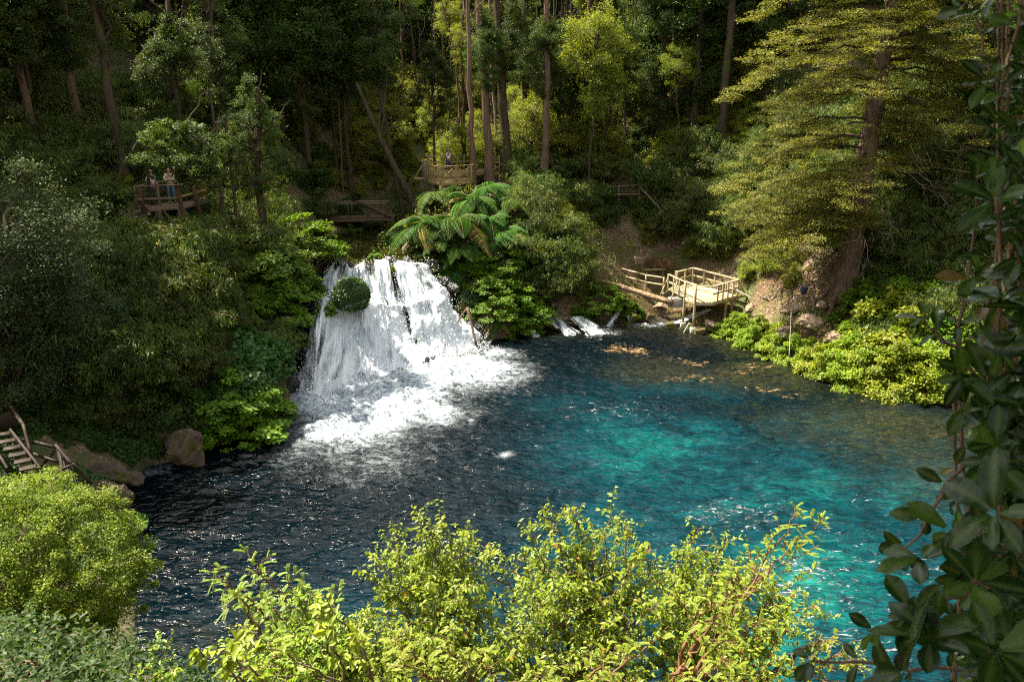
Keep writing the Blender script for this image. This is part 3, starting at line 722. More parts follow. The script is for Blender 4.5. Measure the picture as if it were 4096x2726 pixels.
def lib_layer(seed, R=1.7, H=1.7, nc=80, mat='maple', L=0.11, nl=170, shape='diamond', zf=0.16):
    """mounded shrub in overlapping flat layers"""
    r = rng_(seed); g = Geo(); br = Geo(); c = []
    for i in range(nc):
        a = r.uniform(0, 2 * np.pi); q = r.random() ** .5
        z = H * (1 - q ** 2.6) * r.uniform(.45, 1.1) * (0.85 + .3 * vnoise(np.array([[a * 1.3 + seed, q * 3, 0.]]))[0])
        c.append((math.cos(a) * q * R * r.uniform(.85, 1.12), math.sin(a) * q * R * r.uniform(.85, 1.12), z))
    c = np.array(c); rad = r.uniform(.18, .5, nc)
    leaf_cloud(g, r, c, rad, nl, L, L * .8, zf * 2.4, 1.1, shape, np.array([0, 0, -R * .4]), hang=.25)
    for p in c[::2]: limb(br, (p[0] * .15, p[1] * .15, -.4), p - np.array([0, 0, .1]), .022, .008, r, 4, .2, 5, .1)
    return g.mesh("leaves_" + mat, M[mat]), br.mesh("stems", M['twig'])

def lib_shrub(seed, R=1.3, H=1.8, nc=60, nl=170, L=0.10, mat='under', Wf=.55):
    r = rng_(seed); g = Geo(); br = Geo()
    d = rdir(r, nc) * (r.random((nc, 1)) ** .4); d[:, 2] = np.abs(d[:, 2]) * H / R
    c = d * R * r.uniform(.8, 1.15, (nc, 1)); rad = r.uniform(.22, .5, nc)
    leaf_cloud(g, r, c, rad, nl, L, L * Wf, .75, .55, 'diamond', np.zeros(3))
    for p in c[::2]: limb(br, (p[0] * .1, p[1] * .1, -.4), p, .02, .006, r, 4, .25, 5)
    return g.mesh("leaves_" + mat, M[mat]), br.mesh("stems", M['twig'])

def lib_mound(seed, R=1.0, n=4200, mat='ivy', L=0.13, zs=.9, lump_=.5, low=.25):
    """a rock or stump wholly overgrown by small leaves: smooth dome of leaves"""
    r = rng_(seed); g = Geo(); d = rdir(r, n)
    d[:, 2] = np.where(d[:, 2] < -low, -d[:, 2], d[:, 2])
    d = unit(d); lump = 1 + lump_ * (fbm(d * 2.6 + seed, 4) - .5) + r.normal(0, .03, n)
    p = d * (R * lump)[:, None] * np.array([1, 1, zs])
    nr = unit(d + r.normal(0, .6, (n, 3)) + np.array([0, 0, .5])); ax = unit(np.cross(nr, rdir(r, n)) + d * .5 - np.array([0, 0, .35]))
    rn = np.clip(.45 + .5 * (vnoise(d * 5 + seed) - .5) + r.normal(0, .14, n), 0, .93)
    g.leaves(p, ax, nr, L * r.uniform(.7, 1.3, n), L * .8, rn, 'diamond', .1)
    core = Geo(); nu, nv = 16, 9
    U, V = np.meshgrid(np.linspace(0, 2 * np.pi, nu + 1), np.linspace(-.35, np.pi / 2, nv), indexing='ij')
    q = np.stack([np.cos(U) * np.cos(V), np.sin(U) * np.cos(V), np.sin(V)], -1) * R * .84 * np.array([1, 1, zs])
    i, j = np.meshgrid(np.arange(nu), np.arange(nv - 1), indexing='ij'); a = (i * nv + j).ravel()
    core.add(q.reshape(-1, 3), np.stack([a, a + nv, a + nv + 1, a + 1], -1))
    return g.mesh("leaves_" + mat, M[mat]), core.mesh("core", M['rock'], True)

def frond_geo(g, r, base, dirv, L=1.9, arch=.55, width=.34, npin=26, nsub=9, tone=0.):
    """one fern frond: arching rachis, pinna pairs, each pinna a row of small pinnules"""
    t = np.linspace(0, 1, 14); dirv = unit(np.asarray(dirv, float)); hor = unit(dirv * np.array([1, 1, 0]))
    p = base + dirv * (L * t)[:, None] - np.array([0, 0, 1]) * (arch * L * t ** 2.2)[:, None]
    sd = unit(np.cross(hor, [0, 0, 1]))
    tn = np.linspace(.12, .99, npin)
    q = np.stack([np.interp(tn, t, p[:, d]) for d in range(3)], -1)
    tg = unit(np.stack([np.interp(tn, t, np.gradient(p, axis=0)[:, d]) for d in range(3)], -1))
    up = np.cross(sd, tg); up = np.where(up[:, 2:3] < 0, -up, up)
    wl = width * L * np.sin(np.pi * np.clip(tn * .82 + .17, 0, 1)) ** .8
    C_, A_, N_, L_, R_ = [], [], [], [], []
    m = len(tn)
    for s in (-1, 1):
        pd = unit(sd * s + tg * .4 - up * .12 + r.normal(0, .04, (m, 3)))
        nn_ = unit(up + sd * s * .35)
        g.leaves(q, pd, nn_, wl * r.uniform(.9, 1.05, m), L / npin * .92, np.clip(np.full(m, .45 + tone) + r.normal(0, .09, m), 0, 1), 'fold', .28)
        for f in (.35, .62):      # the teeth of each pinna
            g.leaves(q + pd * (wl * f)[:, None], unit(pd + tg * .8), nn_, wl * .22, L / npin * .5, np.clip(np.full(m, .55 + tone) + r.normal(0, .09, m), 0, 1), 'diamond', .2)
    return p
def lib_fern(seed, n=14, L=2.1, tilt=(-.05, .75), arch=.75, mat='fern', npin=30, nsub=8, old=.15):
    r = rng_(seed); g = Geo(); br = Geo()
    for i in range(n):
        a = 2 * np.pi * (i + r.uniform(-.3, .3)) / n * 1.0 * (1 if n < 16 else 2); el = r.uniform(*tilt)
        d = (math.cos(a) * math.cos(el), math.sin(a) * math.cos(el), math.sin(el))
        l = L * r.uniform(.75, 1.1)
        p = frond_geo(g, r, np.zeros(3), d, l, arch * r.uniform(.8, 1.25), .3, npin, nsub, (.5 if r.random() < old else r.uniform(-.25, .25)))
        br.tube(p, np.linspace(.022, .005, len(p)), 4, .3)
    return g.mesh("fronds", M[mat]), br.mesh("stalks", M['twig'])

LIB = {}
def lib(kind, *meshes): LIB.setdefault(kind, []).append(meshes)
for s in (1, 2, 3, 4): lib('broad', *lib_broad(s, H=10 + s, R=2.6 + .25 * s))
for s in (11, 12): lib('underT', *lib_broad(s, H=7.5, R=2.4, ncl=85, nl=170, L=.14, mat='under', hole=.55))
for s in (21, 22): lib('silver', *lib_broad(s, H=7.5, R=2.7, ncl=120, nl=300, L=.09, mat='silver', hole=.5, Wf=.6))
for s in (31, 32, 33): lib('bamboo', *lib_bamboo(s))
for s in (41, 42, 43): lib('maple', *lib_layer(s))
for s in (44, 45): lib('lime', *lib_layer(s, mat='lime', L=.10, R=1.5, H=1.3, nc=75))
for s in (51, 52, 53): lib('under', *lib_shrub(s))
for s in (54, 55): lib('dark', *lib_shrub(s, mat='broad', L=.12))
for s in (61, 62): lib('mound', *lib_mound(s))
lib('ball', *lib_mound(64, n=7000, L=.10, lump_=.22, low=.75, zs=1.0))
lib('moundB', *lib_mound(63, mat='maple', L=.1))
for s in (71, 72): lib('fern', *lib_fern(s))
PARTNAME = {'broad': ("crown", "branches"), 'underT': ("crown", "branches"), 'silver': ("crown", "branches"), 'bamboo': ("foliage", "culms"), 'maple': ("foliage", "stems"),
            'lime': ("foliage", "stems"), 'under': ("foliage", "stems"), 'dark': ("foliage", "stems"), 'mound': ("foliage", "rock_core"), 'moundB': ("foliage", "rock_core"), 'ball': ("foliage", "rock_core"), 'fern': ("fronds", "stalks")}
_cnt = {}
def plant(kind, name, label, cat, loc, scale=1.0, rotz=None, group=None, var=None, tilt=(0, 0)):
    _cnt[kind] = _cnt.get(kind, -1) + 1
    ms = LIB[kind][(var if var is not None else _cnt[kind]) % len(LIB[kind])]
    t = thing(name, label, cat, loc, (tilt[0], tilt[1], rotz if rotz is not None else (_cnt[kind] * 2.399) % 6.283), group)
    t.scale = (scale,) * 3 if np.isscalar(scale) else scale
    for nm, me in zip(PARTNAME[kind], ms):
        if me is not None: obj(nm, me, t)
    return t
def on_ground(px, py, t, dz=0.0):
    """stand a thing where the line through a picture point is t metres away: plan position from there, height from the ground"""
    p = at_t(px, py, t)
    return np.array([p[0], p[1], ground_at(p[0], p[1]) + dz])
def hit(px, py, t0=8, t1=110):
    """where the line of sight first meets the ground or water"""
    ts = np.arange(t0, t1, 0.25); P = CAM + ray(px, py) * ts[:, None]
    z = gz(P[:, 0], P[:, 1]); k = np.nonzero(P[:, 2] < np.maximum(z, 0))[0]
    return P[k[0]] if len(k) else P[-1]

SIZE = {'bamboo': (3.3, 1.9), 'maple': (1.7, 1.7), 'lime': (1.3, 1.5), 'under': (2.1, 1.4), 'dark': (2.1, 1.4), 'mound': (.9, 1.0), 'moundB': (.9, 1.0), 'fern': (1.4, 1.6)}
WINDOWS = [(520, 650, 870, 850, 40.5), (1690, 560, 1970, 790, 54), (1290, 790, 1570, 1030, 55), (2390, 1050, 3000, 1340, 50), (2430, 725, 2680, 860, 57), (2400, 950, 2600, 1110, 55), (1530, 750, 2050, 1050, 46), (1170, 1050, 1900, 1600, 38),
           (3280, 1000, 3470, 1190, 45), (2980, 1170, 3420, 1300, 44), (620, 1700, 840, 1850, 32), (300, 1780, 560, 1960, 28), (0, 1600, 380, 1950, 25), (930, 1230, 1190, 1560, 37.0), (830, 1540, 1200, 1780, 33.5), (1000, 920, 1330, 1260, 41)]
def fit_scale(kind, p, s):
    """shrink a plant that would grow in front of a deck, a person or the falls; 0 when there is no room"""
    H_, R_ = SIZE[kind]
    for _ in range(12):
        u, v0, d = to_px(np.asarray(p)); _, v1, _ = to_px(np.asarray(p) + [0, 0, H_ * s]); w = R_ * s * FPX / d
        if not any(u + w > a and u - w < c and v0 > b and v1 < e and d < dd for a, b, c, e, dd in WINDOWS): return s
        s *= .85
    return 0
# ---------------------------------------------------------------- the forest: trees
def trunk_mesh(r, base, top, r0, r1, mat, lean_curve=0.0, k=10, flare=1.5, forks=0):
    g = Geo(); n = 16; t = np.linspace(0, 1, n); L = np.linalg.norm(np.subtract(top, base))
    side = unit(np.cross(np.subtract(top, base), [0, 1, 0.01]))
    p = np.asarray(base) + np.outer(t, np.subtract(top, base)) + np.outer(np.sin(t * np.pi) * lean_curve, side) + np.concatenate([np.zeros((1, 3)), r.normal(0, .012 * L ** .5, (n - 1, 3))])
    rad = r0 + (r1 - r0) * t ** .8; rad[0] *= flare; rad[1] *= 1 + (flare - 1) * .35
    g.tube(p, rad, k, 0)
    for i in range(forks):
        j = r.integers(n // 2, n - 2); a = r.uniform(0, 6.28)
        q = p[j] + np.array([math.cos(a), math.sin(a) * .5, r.uniform(.8, 1.8)]) * r.uniform(1.2, 2.6)
        limb(g, p[j], q, rad[j] * .5, .02, r, 6, .2, 7, -.05)
    return g.mesh("trunk", mat, True), p
def tree(name, label, base, h, r0, mat='bark', crown='broad', cz=.35, cs=1.0, lean=(0, 0), curve=0.0, group=None, seed=0, cat='tree', crowns=1, forks=3, coff=(0, 0), var=None, r1=None):
    r = rng_(seed + 1000); base = np.asarray(base, float)
    t = thing(name, label, cat, base, (0, 0, 0), group)
    top = np.array([lean[0], lean[1], h])
    me, p = trunk_mesh(r, (0, 0, -.4), top, r0, r1 if r1 else r0 * .35, M[mat], curve, 10, 1.45, forks)
    obj("trunk", me, t)
    Ls = LIB[crown] if crown else []
    for i in range(crowns if crown else 0):
        k = (seed + i) if var is None else var + i
        lv, br = Ls[k % len(Ls)]
        zf = cz + (0.0 if crowns == 1 else i * (1 - cz) * .55 / crowns)
        q = p[int(zf * 15)]
        c = obj("crown", lv, t, q + np.array([coff[0], coff[1], 0]), (0, 0, r.uniform(0, 6.28)), cs * r.uniform(.92, 1.08))
        b = obj("branches", br, c)
    return t
def at_base(px, py, t):
    p = at_t(px, py, t); return np.array([p[0], p[1], ground_at(p[0], p[1])])
G_DEEP = "dark broadleaf trees deep in the forest"
# trees one can tell apart: (base px, base py, distance, height, radius, bark, crown kind, crown start, crown scale, lean, curve, label)
T = [
 (1962, 668, 57.5, 25, .34, 'bark_red', 'broad', .28, .5, (-1.0, 0), .2, "tall reddish trunk just right of the upper deck, leftmost of the thick trunks there"),
 (2028, 668, 58.5, 26, .42, 'bark', 'broad', .30, .55, (-1.3, 1), .1, "thickest dark trunk of the group standing right of the upper deck"),
 (1993, 668, 60.5, 24, .16, 'bark_pale', None, .75, .8, (-.9, 0), .1, "thin pale trunk between the two thick trunks right of the upper deck"),
 (2095, 580, 64, 25, .38, 'bark', 'broad', .2, .6, (.1, 0), -.1, "straight dark trunk ending in lit undergrowth behind the forked tree"),
 (2176, 672, 57, 24, .30, 'bark_red', 'broad', .33, .5, (-.9, 0), -.5, "brown forked tree whose slim trunk bows left, right of the upper deck"),
 (1626, 622, 60, 20, .22, 'bark', 'broad', .55, .9, (-2.0, 0), .7, "slender curved dark tree rising left behind the upper deck"),
 (1888, 665, 56.2, 22, .24, 'bark_red', None, .62, .8, (-.2, 0), 0, "grey brown trunk growing through the right corner of the upper deck"),
 (2316, 560, 60, 9, .14, 'bark', 'broad', .55, .5, (-.8, 0), .3, "small forked tree with a light round crown in the sunny clearing"),
 (2350, 700, 58, 13, .12, 'bark', 'underT', .5, .8, (.6, 0), 0, "thin young tree in front of the sunny clearing"),
 (1685, 690, 56.5, 9, .34, 'bark', None, .5, .8, (-4.4, 1), .2, "stout bare dark trunk leaning far left beside the upper deck"),
 (1065, 950, 41.5, 11, .30, 'bark', 'broad', .55, .42, (.3, 0), .3, "twisted trunk with hanging roots left of the footbridge"),
 (520, 850, 41.5, 14, .32, 'bark', 'broad', .5, .6, (-.5, 0), 0, "straight black trunk standing at the left end of the shaded deck"),
 (182, 640, 40, 15, .26, 'bark_red', 'broad', .3, .72, (-1.2, 0), .2, "brown trunk catching a streak of sun at the far left of the forest"),
 (318, 640, 43, 14, .3, 'bark_red', 'broad', .35, .65, (.3, 0), -.2, "brown trunk half hidden by leaves above the shaded deck"),
 (2770, 560, 62, 25, .32, 'bark', 'broad', .55, 1.0, (0, 0), 0, "dark straight tree standing deep in shade right of the clearing"),
 (2640, 560, 63, 26, .36, 'bark', 'broad', .35, 1.05, (.2, 0), .1, "leafy dark tree with an ivy covered trunk at the right of the clearing"),
 (2880, 640, 60, 25, .38, 'bark', 'broad', .45, 1.1, (.3, 0), .1, "dark tree close to the left side of the big olive green tree"),
 (1400, 640, 62, 19, .2, 'bark', 'broad', .4, 1.0, (.3, 0), .3, "leafy tree standing above the right end of the footbridge"),
 (1240, 700, 60, 15, .25, 'bark', 'broad', .35, 1.0, (0, 0), 0, "broad leafy tree above the left end of the footbridge"),
 (900, 720, 52, 12, .28, 'bark', 'broad', .3, .72, (.3, 0), .2, "dense dull green tree between the shaded deck and the footbridge"),
 (740, 700, 47, 11, .25, 'bark', 'broad', .25, .62, (.4, 0), .2, "blue green tree hanging over the right end of the shaded deck"),
 (3700, 700, 56, 22, .35, 'bark', 'broad', .5, 1.0, (0, 0), 0, "dark tree on the upper right slope behind the big olive green tree"),
 (3980, 600, 52, 22, .33, 'bark', 'broad', .45, 1.0, (0, 0), 0, "dark tree on the right slope half hidden by the near climbing leaves"),
]
for i, (px, py, t, h, r0, mt, ck, cz, cs, ln, cv, lab) in enumerate(T):
    tree("forest_tree", lab, at_base(px, py, t), h, r0, mt, ck, cz, cs, ln, cv, None, i, 'tree', 1 if i < 7 else (2 if cs > .75 and ck else 1), 3)

def silver_tree(px, py, t, s, label, n=2, ground=True):
    b = at_base(px, py, t); r = rng_(int(px) + 5)
    th = thing("grey_leaved_tree", label, "tree", b)
    obj("trunk", trunk_mesh(r, (0, 0, -.4), (.4, 0, 4.6 * s), .14, .05, M['bark'], .4, 8, 1.3, 0)[0], th)
    for i in range(n):
        lv, br = LIB['silver'][i % 2]
        c = obj("crown", lv, th, (r.normal(0, .6) + i * .6, r.normal(0, .6), -.4 + i * 2.2 * s), (0, 0, r.uniform(0, 6)), s); obj("branches", br, c)
silver_tree(60, 1260, 29.5, 1.0, "grey green tree at the left edge with sunlit upper leaves")
silver_tree(330, 1330, 31.5, .72, "lower grey green tree leaning over the bamboo above the stairs", 1)
silver_tree(480, 1150, 33.5, .55, "small grey green bush just below the shaded deck", 1)

for i, (px, t, h, cz, cs, lab) in enumerate([(1745, 60.5, 13, .5, .5, "silvery green crown just above the man on the boardwalk"), (2245, 60, 12, .45, .5, "round leafy crown right of the forked brown trunk"), (2440, 61, 13, .4, .55, "leafy crown over the upper path at the right of the clearing"), (2560, 66, 14, .3, .7, "dark green crown above the root mound")]):
    tree("forest_tree", lab, at_base(px, 640, t), h, .12, 'bark', 'broad', cz, cs, (0, 0), .1, None, 60 + i, 'tree', 1, 1)
# deep forest: no two of these can be told apart in the photograph
r = rng_(77); placed = []
def far_enough(x, y, d): return all((x - a) ** 2 + (y - b) ** 2 > d * d for a, b in placed)
tries = 0; deep = []
while len(deep) < 165 and tries < 20000:
    tries += 1
    x = r.uniform(-62, 62); y = r.uniform(44, 108)
    u, v, dp = to_px(np.array([x, y, 8.0]))
    if not (-500 < u < 4600): continue
    if y < 60 and x > -15: continue
    if y < 55 and x > -31: continue
    if x > 10 and y < 62: continue
    if -17 < x < 13 and y < 84: continue          # the sunny clearing and what lies sunward of it
    if -13.5 < x < -6.5 and y < 72: continue
    if sdist(np.array([[x, y]]))[0] < 6: continue
    if not far_enough(x, y, 3.4): continue
    placed.append((x, y)); deep.append((x, y))
for i, (x, y) in enumerate(deep):
    tree("forest_tree", "dark broadleaf tree deep in the forest behind the pool", (x, y, ground_at(x, y)), r.uniform(13, 19), r.uniform(.16, .34), ['bark', 'bark_red', 'bark'][i % 3], 'broad',
         r.uniform(.1, .32), r.uniform(.95, 1.35), (r.normal(0, .8), 0), r.normal(0, .4), G_DEEP, 100 + i, 'tree', 2 if i % 3 == 0 else 1, 2)
print('DEEP', len(deep))
# the left bank rises out of the picture: its trees shade the left half of the pool
for i, (x, y, h) in enumerate([(-27, 24, 13), (-26, 31, 14), (-31, 37, 15), (-29, 45, 14), (-24.5, 35.5, 13), (-26, 40.5, 15)]):
    tree("forest_tree", "tall leafy tree of the shaded wood on the left bank", (x, y, ground_at(x, y)), h, .26, ['bark', 'bark_red'][i % 2], 'broad', .25, 1.1, (r.normal(0, .6), 0), r.normal(0, .3), "trees of the shaded wood on the left bank", 300 + i, 'tree', 1, 2)
# sunny understorey trees behind the upper deck and in the clearing
for i in range(110):
    while True:
        x = r.uniform(-24, 44); y = r.uniform(60.5, 98)
        if far_enough(x, y, 1.5) and not (-12.5 < x < -7 and y < 68): break
    placed.append((x, y))
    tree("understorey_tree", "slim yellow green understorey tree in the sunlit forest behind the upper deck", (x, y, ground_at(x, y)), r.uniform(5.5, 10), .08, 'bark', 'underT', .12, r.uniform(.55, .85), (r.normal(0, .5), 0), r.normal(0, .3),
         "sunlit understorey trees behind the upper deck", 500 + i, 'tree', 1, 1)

for i, (x, y) in enumerate([(27, 47), (31, 50), (28, 53), (34, 46), (36, 52), (31, 57), (38, 58), (25, 56), (41, 50), (35, 41), (39, 44), (27.5, 60)]):
    tree("forest_tree", "dark leafy tree on the steep shaded slope at the upper right", (x, y, ground_at(x, y)), r.uniform(9, 14), .2, 'bark', 'broad', .08, .9, (0, 0), 0, "dark trees of the steep upper right slope", 900 + i, 'tree', 1, 1)
for i in range(46):      # slim trunks of the sunlit forest
    while True:
        x = r.uniform(-17, 15); y = r.uniform(62, 86)
        if far_enough(x, y, 1.1) and not (-12.5 < x < -7 and y < 68): break
    placed.append((x, y))
    tree("forest_tree", "slim dark trunk among the sunlit leaves behind the upper deck", (x, y, ground_at(x, y)), r.uniform(14, 21), r.uniform(.07, .15), ['bark', 'bark', 'bark_red'][i % 3], 'underT' if i % 3 == 0 else None, r.uniform(.35, .65), r.uniform(.4, .6), (r.normal(0, 1.2), 0), r.normal(0, .5),
         "slim trunks in the sunlit forest", 700 + i, 'tree', 1, 2)
for i in range(40):
    while True:
        x = r.uniform(8, 46); y = r.uniform(64, 96)
        if far_enough(x, y, 1.6): break
    placed.append((x, y))
    tree("understorey_tree", "low leafy tree covering the upper slope on the right", (x, y, ground_at(x, y)), r.uniform(4, 8), .08, 'bark', 'underT' if i % 2 else 'broad', .08, r.uniform(.5, .8), (r.normal(0, .5), 0), r.normal(0, .3), "leafy trees of the upper right slope", 800 + i, 'tree', 1, 1)

# ---------------------------------------------------------------- the big olive green tree with flat branches
def spray_tree():
    b = at_base(3372, 1172, 46.5); r = rng_(9)
    th = thing("beech_tree", "big tree with thick sunlit trunk and flat layered olive branches on the right bank", "tree", b)
    g = Geo(); n = 22; t = np.linspace(0, 1, n); H = 25
    p = np.stack([.0 + .5 * np.sin(t * 1.6) + .5 * t, .2 * t, -.6 + H * t], -1)
    rad = .62 * (1 - t) ** .8 + .06; rad[:3] *= [1.5, 1.2, 1.06]
    k = 22; th_ = np.arange(k) / k * 2 * np.pi
    ring = p[:, None] + (rad[:, None] * (1 + .12 * np.sin(th_ * 5 + .6)[None] * (1 - t[:, None]) + .04 * np.sin(th_ * 11)[None]))[..., None] * np.stack([np.cos(th_), np.sin(th_), 0 * th_], -1)[None]
    i = np.arange(n - 1)[:, None] * k; j = np.arange(k)[None]; j2 = (j + 1) % k
    g.add(ring.reshape(-1, 3), np.stack([i + j, i + j2, i + k + j2, i + k + j], -1).reshape(-1, 4))
    for a in np.arange(7) * .9 + .3:
        q = np.array([math.cos(a), math.sin(a), 0]) * r.uniform(1.6, 2.8)
        zz = ground_at(b[0] + q[0], b[1] + q[1]) - b[2]
        limb(g, (math.cos(a) * .5, math.sin(a) * .5, .7), (q[0], q[1], zz - .05), .26, .06, r, 7, .1, 7, -.08)
    obj("trunk", g.mesh("trunk", M['bark_red'], True), th)
    # limbs and flat sprays
    bl = Geo(); lf = Geo(); dead = Geo()
    tips = []
    specs = []
    for z in np.arange(3.6, 23.5, .5):
        for s in range(2):
            a = r.uniform(0, 2 * np.pi)
            L = (5.6 if z > 6 else 3.6 + (z - 3.6) * .5) * r.uniform(.6, 1.15) * (1 - max(0, z - 15) / 16)
            if z > 7 and z < 12 and math.cos(a) > .2: L *= .75
            if math.cos(a) > 0.1 and z < 7.5: continue
            specs.append((z, a, L))
    # long low branches reaching left and towards the water
    specs += [(3.2, 3.0, 5.6), (3.9, 2.5, 6.0), (4.6, 3.6, 6.6), (6.2, 2.8, 7.4), (8.0, 3.1, 8.2), (13, 3.0, 8.4), (15, 3.4, 8), (17, 2.9, 7.5), (16, 5.8, 7.5), (18, .2, 7), (20, 3.2, 6.5), (4.2, 3.3, 6.2), (4.8, 3.9, 5.8), (5.6, 3.0, 6.8), (3.4, 3.6, 4.8), (5.0, 2.6, 5.5), (6.4, 3.5, 7.0), (7.2, 4.2, 6), (9.5, 3.2, 7.5), (11.5, 3.6, 7.5), (10.5, 5.2, 6), (12, 5.9, 6.5), (12.6, -.1, 7), (13.4, 5.5, 7.2), (14.2, 3.3, 7), (11.8, .4, 6)]
    C_, D_ = [], []
    for (z, a, L) in specs:
        o = np.array([math.cos(a), math.sin(a), 0]); c0 = np.array([np.interp(z, p[:, 2], p[:, 0]), 0, z])
        m = 9; tt = np.linspace(0, 1, m)
        q = c0 + o * (L * tt)[:, None] + np.array([0, 0, 1]) * (.9 * tt - 2.0 * tt ** 2)[:, None] * L * .28 + np.concatenate([np.zeros((1, 3)), r.normal(0, .1, (m - 1, 3))])
        bl.tube(q, np.linspace(.075, .012, m), 5, .2)
        sd = np.array([-o[1], o[0], 0])
        for w in range(int(30 * L / 5)):
            f = r.uniform(.28, 1.0); pos = np.array([np.interp(f, tt, q[:, d]) for d in range(3)])
            off = sd * r.normal(0, .26 * L * (1.15 - f)) + o * r.normal(0, .25)
            cpos = pos + off + np.array([0, 0, -.10 * np.linalg.norm(off)])
            C_.append(cpos); D_.append(unit(off + o * .6))
            if w % 3 == 0: bl.tube(np.stack([pos, (pos + cpos) / 2 + [0, 0, .03], cpos]), [.018, .012, .005], 3, .2)
    C_ = np.array(C_); D_ = np.array(D_); K = len(C_); nl = 88
    kk = np.repeat(np.arange(K), nl); D = D_[kk]; S = np.stack([-D[:, 1], D[:, 0], 0 * D[:, 0]], -1)
    u = r.uniform(-.62, .62, K * nl); w_ = r.normal(0, .17, K * nl) * (1.1 - np.abs(u))
    pos = C_[kk] + D * u[:, None] + S * w_[:, None] * 1.6 + np.array([0, 0, 1]) * (r.normal(0, .06, K * nl) - .10 * np.abs(u))[:, None]
    nr = unit(np.array([0, 0, 1]) + r.normal(0, .38, (K * nl, 3))); ax = unit(D + S * np.sign(w_)[:, None] * .9 + r.normal(0, .35, (K * nl, 3)))
    rn = np.clip(.5 + r.uniform(-.25, .25, K)[kk] + r.normal(0, .15, K * nl), 0, .93)
    lf.leaves(pos, ax, nr, .10 * r.uniform(.7, 1.3, K * nl), .066, rn, 'diamond', .1)
    obj("crown", lf.mesh("crown", M['needle']), th); obj("branches", bl.mesh("branches", M['bark']), th)
    # bare dead twigs under the crown
    def deadbranch(a, b, rr, depth=0):
        q = limb(dead, a, b, rr, rr * .3, r, 4, .35, 7)
        if depth < 3:
            for s in range(5 if depth == 0 else 4):
                f = r.integers(2, 7); d = unit(b - a); nd = unit(d + rdir(r, 1)[0] * .9 - np.array([0, 0, .2])); L = np.linalg.norm(b - a) * r.uniform(.3, .55)
                deadbranch(q[f], q[f] + nd * L, rr * .5, depth + 1)
    for (z, a, L, dz) in [(7.2, .1, 4.5, -1.6), (8.4, .4, 5.5, -1.2), (9.0, -.5, 5.5, -2), (6.2, -.9, 2.4, -2.6), (5.2, -1.7, 2.6, -2.4), (9.8, 0, 7, -2.2), (7.8, -.2, 6, -2.5)]:
        a0 = np.array([np.interp(z, p[:, 2], p[:, 0]), 0, z]); deadbranch(a0, a0 + np.array([math.cos(a) * L, math.sin(a) * L, dz]), .045)
    obj("dead_branches", dead.mesh("dead", M['bark_pale']), th)
spray_tree()

# leafy boughs that hang in front of the shaded deck and hide part of its visitors
def bough(px, py, t, s, label, kind='broad', n=26, rr=(.9, .6, .55), seed=0):
    r = rng_(seed + 60); c = at_t(px, py, t); g = Geo(); br = Geo()
    cl = c + rdir(r, n) * (r.random((n, 1)) ** .5) * np.array(rr) * s
    leaf_cloud(g, r, cl, r.uniform(.22, .42, n), 150, .12, .065, .7, .6, 'diamond', c + [0, 0, -.3])
    a = c + np.array([.5, 3.0, 2.6]); q = limb(br, a, c, .05, .02, r, 5, .2, 8, .1)
    for p in cl[::3]: limb(br, q[-2], p, .015, .006, r, 3, .3, 4)
    root = np.array([a[0], a[1], ground_at(a[0], a[1])]); limb(br, root - [0, 0, .3], a, .1, .06, r, 6, .06, 10)
    th = thing("small_tree", label, "tree", root)
    for nm, G_, mt in (("foliage", g, M[kind]), ("branches", br, M['bark'])):
        o = obj(nm, G_.mesh(nm, mt), th); o.matrix_parent_inverse = Matrix.Translation(-Vector(root))
bough(790, 700, 36.5, 1.3, "leafy bough hanging in front of the right end of the shaded deck", seed=1)
bough(720, 600, 36.0, 2.4, "blue green tree crown hanging just above the visitors on the shaded deck", n=60, seed=2)
bough(440, 800, 35.5, 1.2, "dark bough left of the shaded deck", seed=3, n=30)
# ---------------------------------------------------------------- bushes on the banks (kind, px, py, distance or None, scale, label, group)
def bush(kind, px, py, s, label, name=None, cat=None, t=None, dz=-.25, group=None, var=None):
    if t is None:
        p = hit(px, py)
    else:
        p = on_ground(px, py, t)
    nm = {'ball': 'overgrown_boulder', 'bamboo': 'bamboo_clump', 'maple': 'bright_shrub', 'lime': 'lime_shrub', 'under': 'leafy_bush', 'dark': 'dark_bush', 'mound': 'overgrown_boulder', 'moundB': 'overgrown_boulder', 'fern': 'fern'}[kind]
    if kind in ('bamboo', 'under', 'dark') and t is None:
        s = fit_scale(kind, p, s)
        if s == 0: return
    ct = {'bamboo': 'bamboo', 'maple': 'shrub', 'lime': 'shrub', 'under': 'bush', 'dark': 'bush', 'mound': 'boulder', 'moundB': 'boulder', 'fern': 'fern'}[kind]
    return plant(kind, name or nm, label, cat or ct, (p[0], p[1], p[2] + dz), (s, s, s * 1.55) if kind == 'lime' and s > .45 else s, None, group, var)
L_ = "olive bamboo clump on the left bank"
for i, (px, py, s) in enumerate([(620, 1080, .8), (800, 1010, .75), (950, 1000, .8), (560, 1250, .85), (740, 1190, .9), (900, 1160, .85), (430, 1400, .95), (600, 1420, .95), (770, 1370, .95), (920, 1330, .8),
                                 (300, 1560, .85), (450, 1600, .85), (620, 1590, .9), (780, 1560, .85), (300, 1230, .9), (200, 1420, .9), (150, 1560, .8), (1060, 1100, .65), (1130, 1000, .6), (860, 1500, .7), (520, 1700, .5), (400, 1720, .55),
                                 (80, 1000, .9), (250, 1000, .9), (400, 960, .8), (120, 820, .9)]):
    bush('bamboo', px, py, s * .92, L_, group="olive bamboo clumps on the left bank")
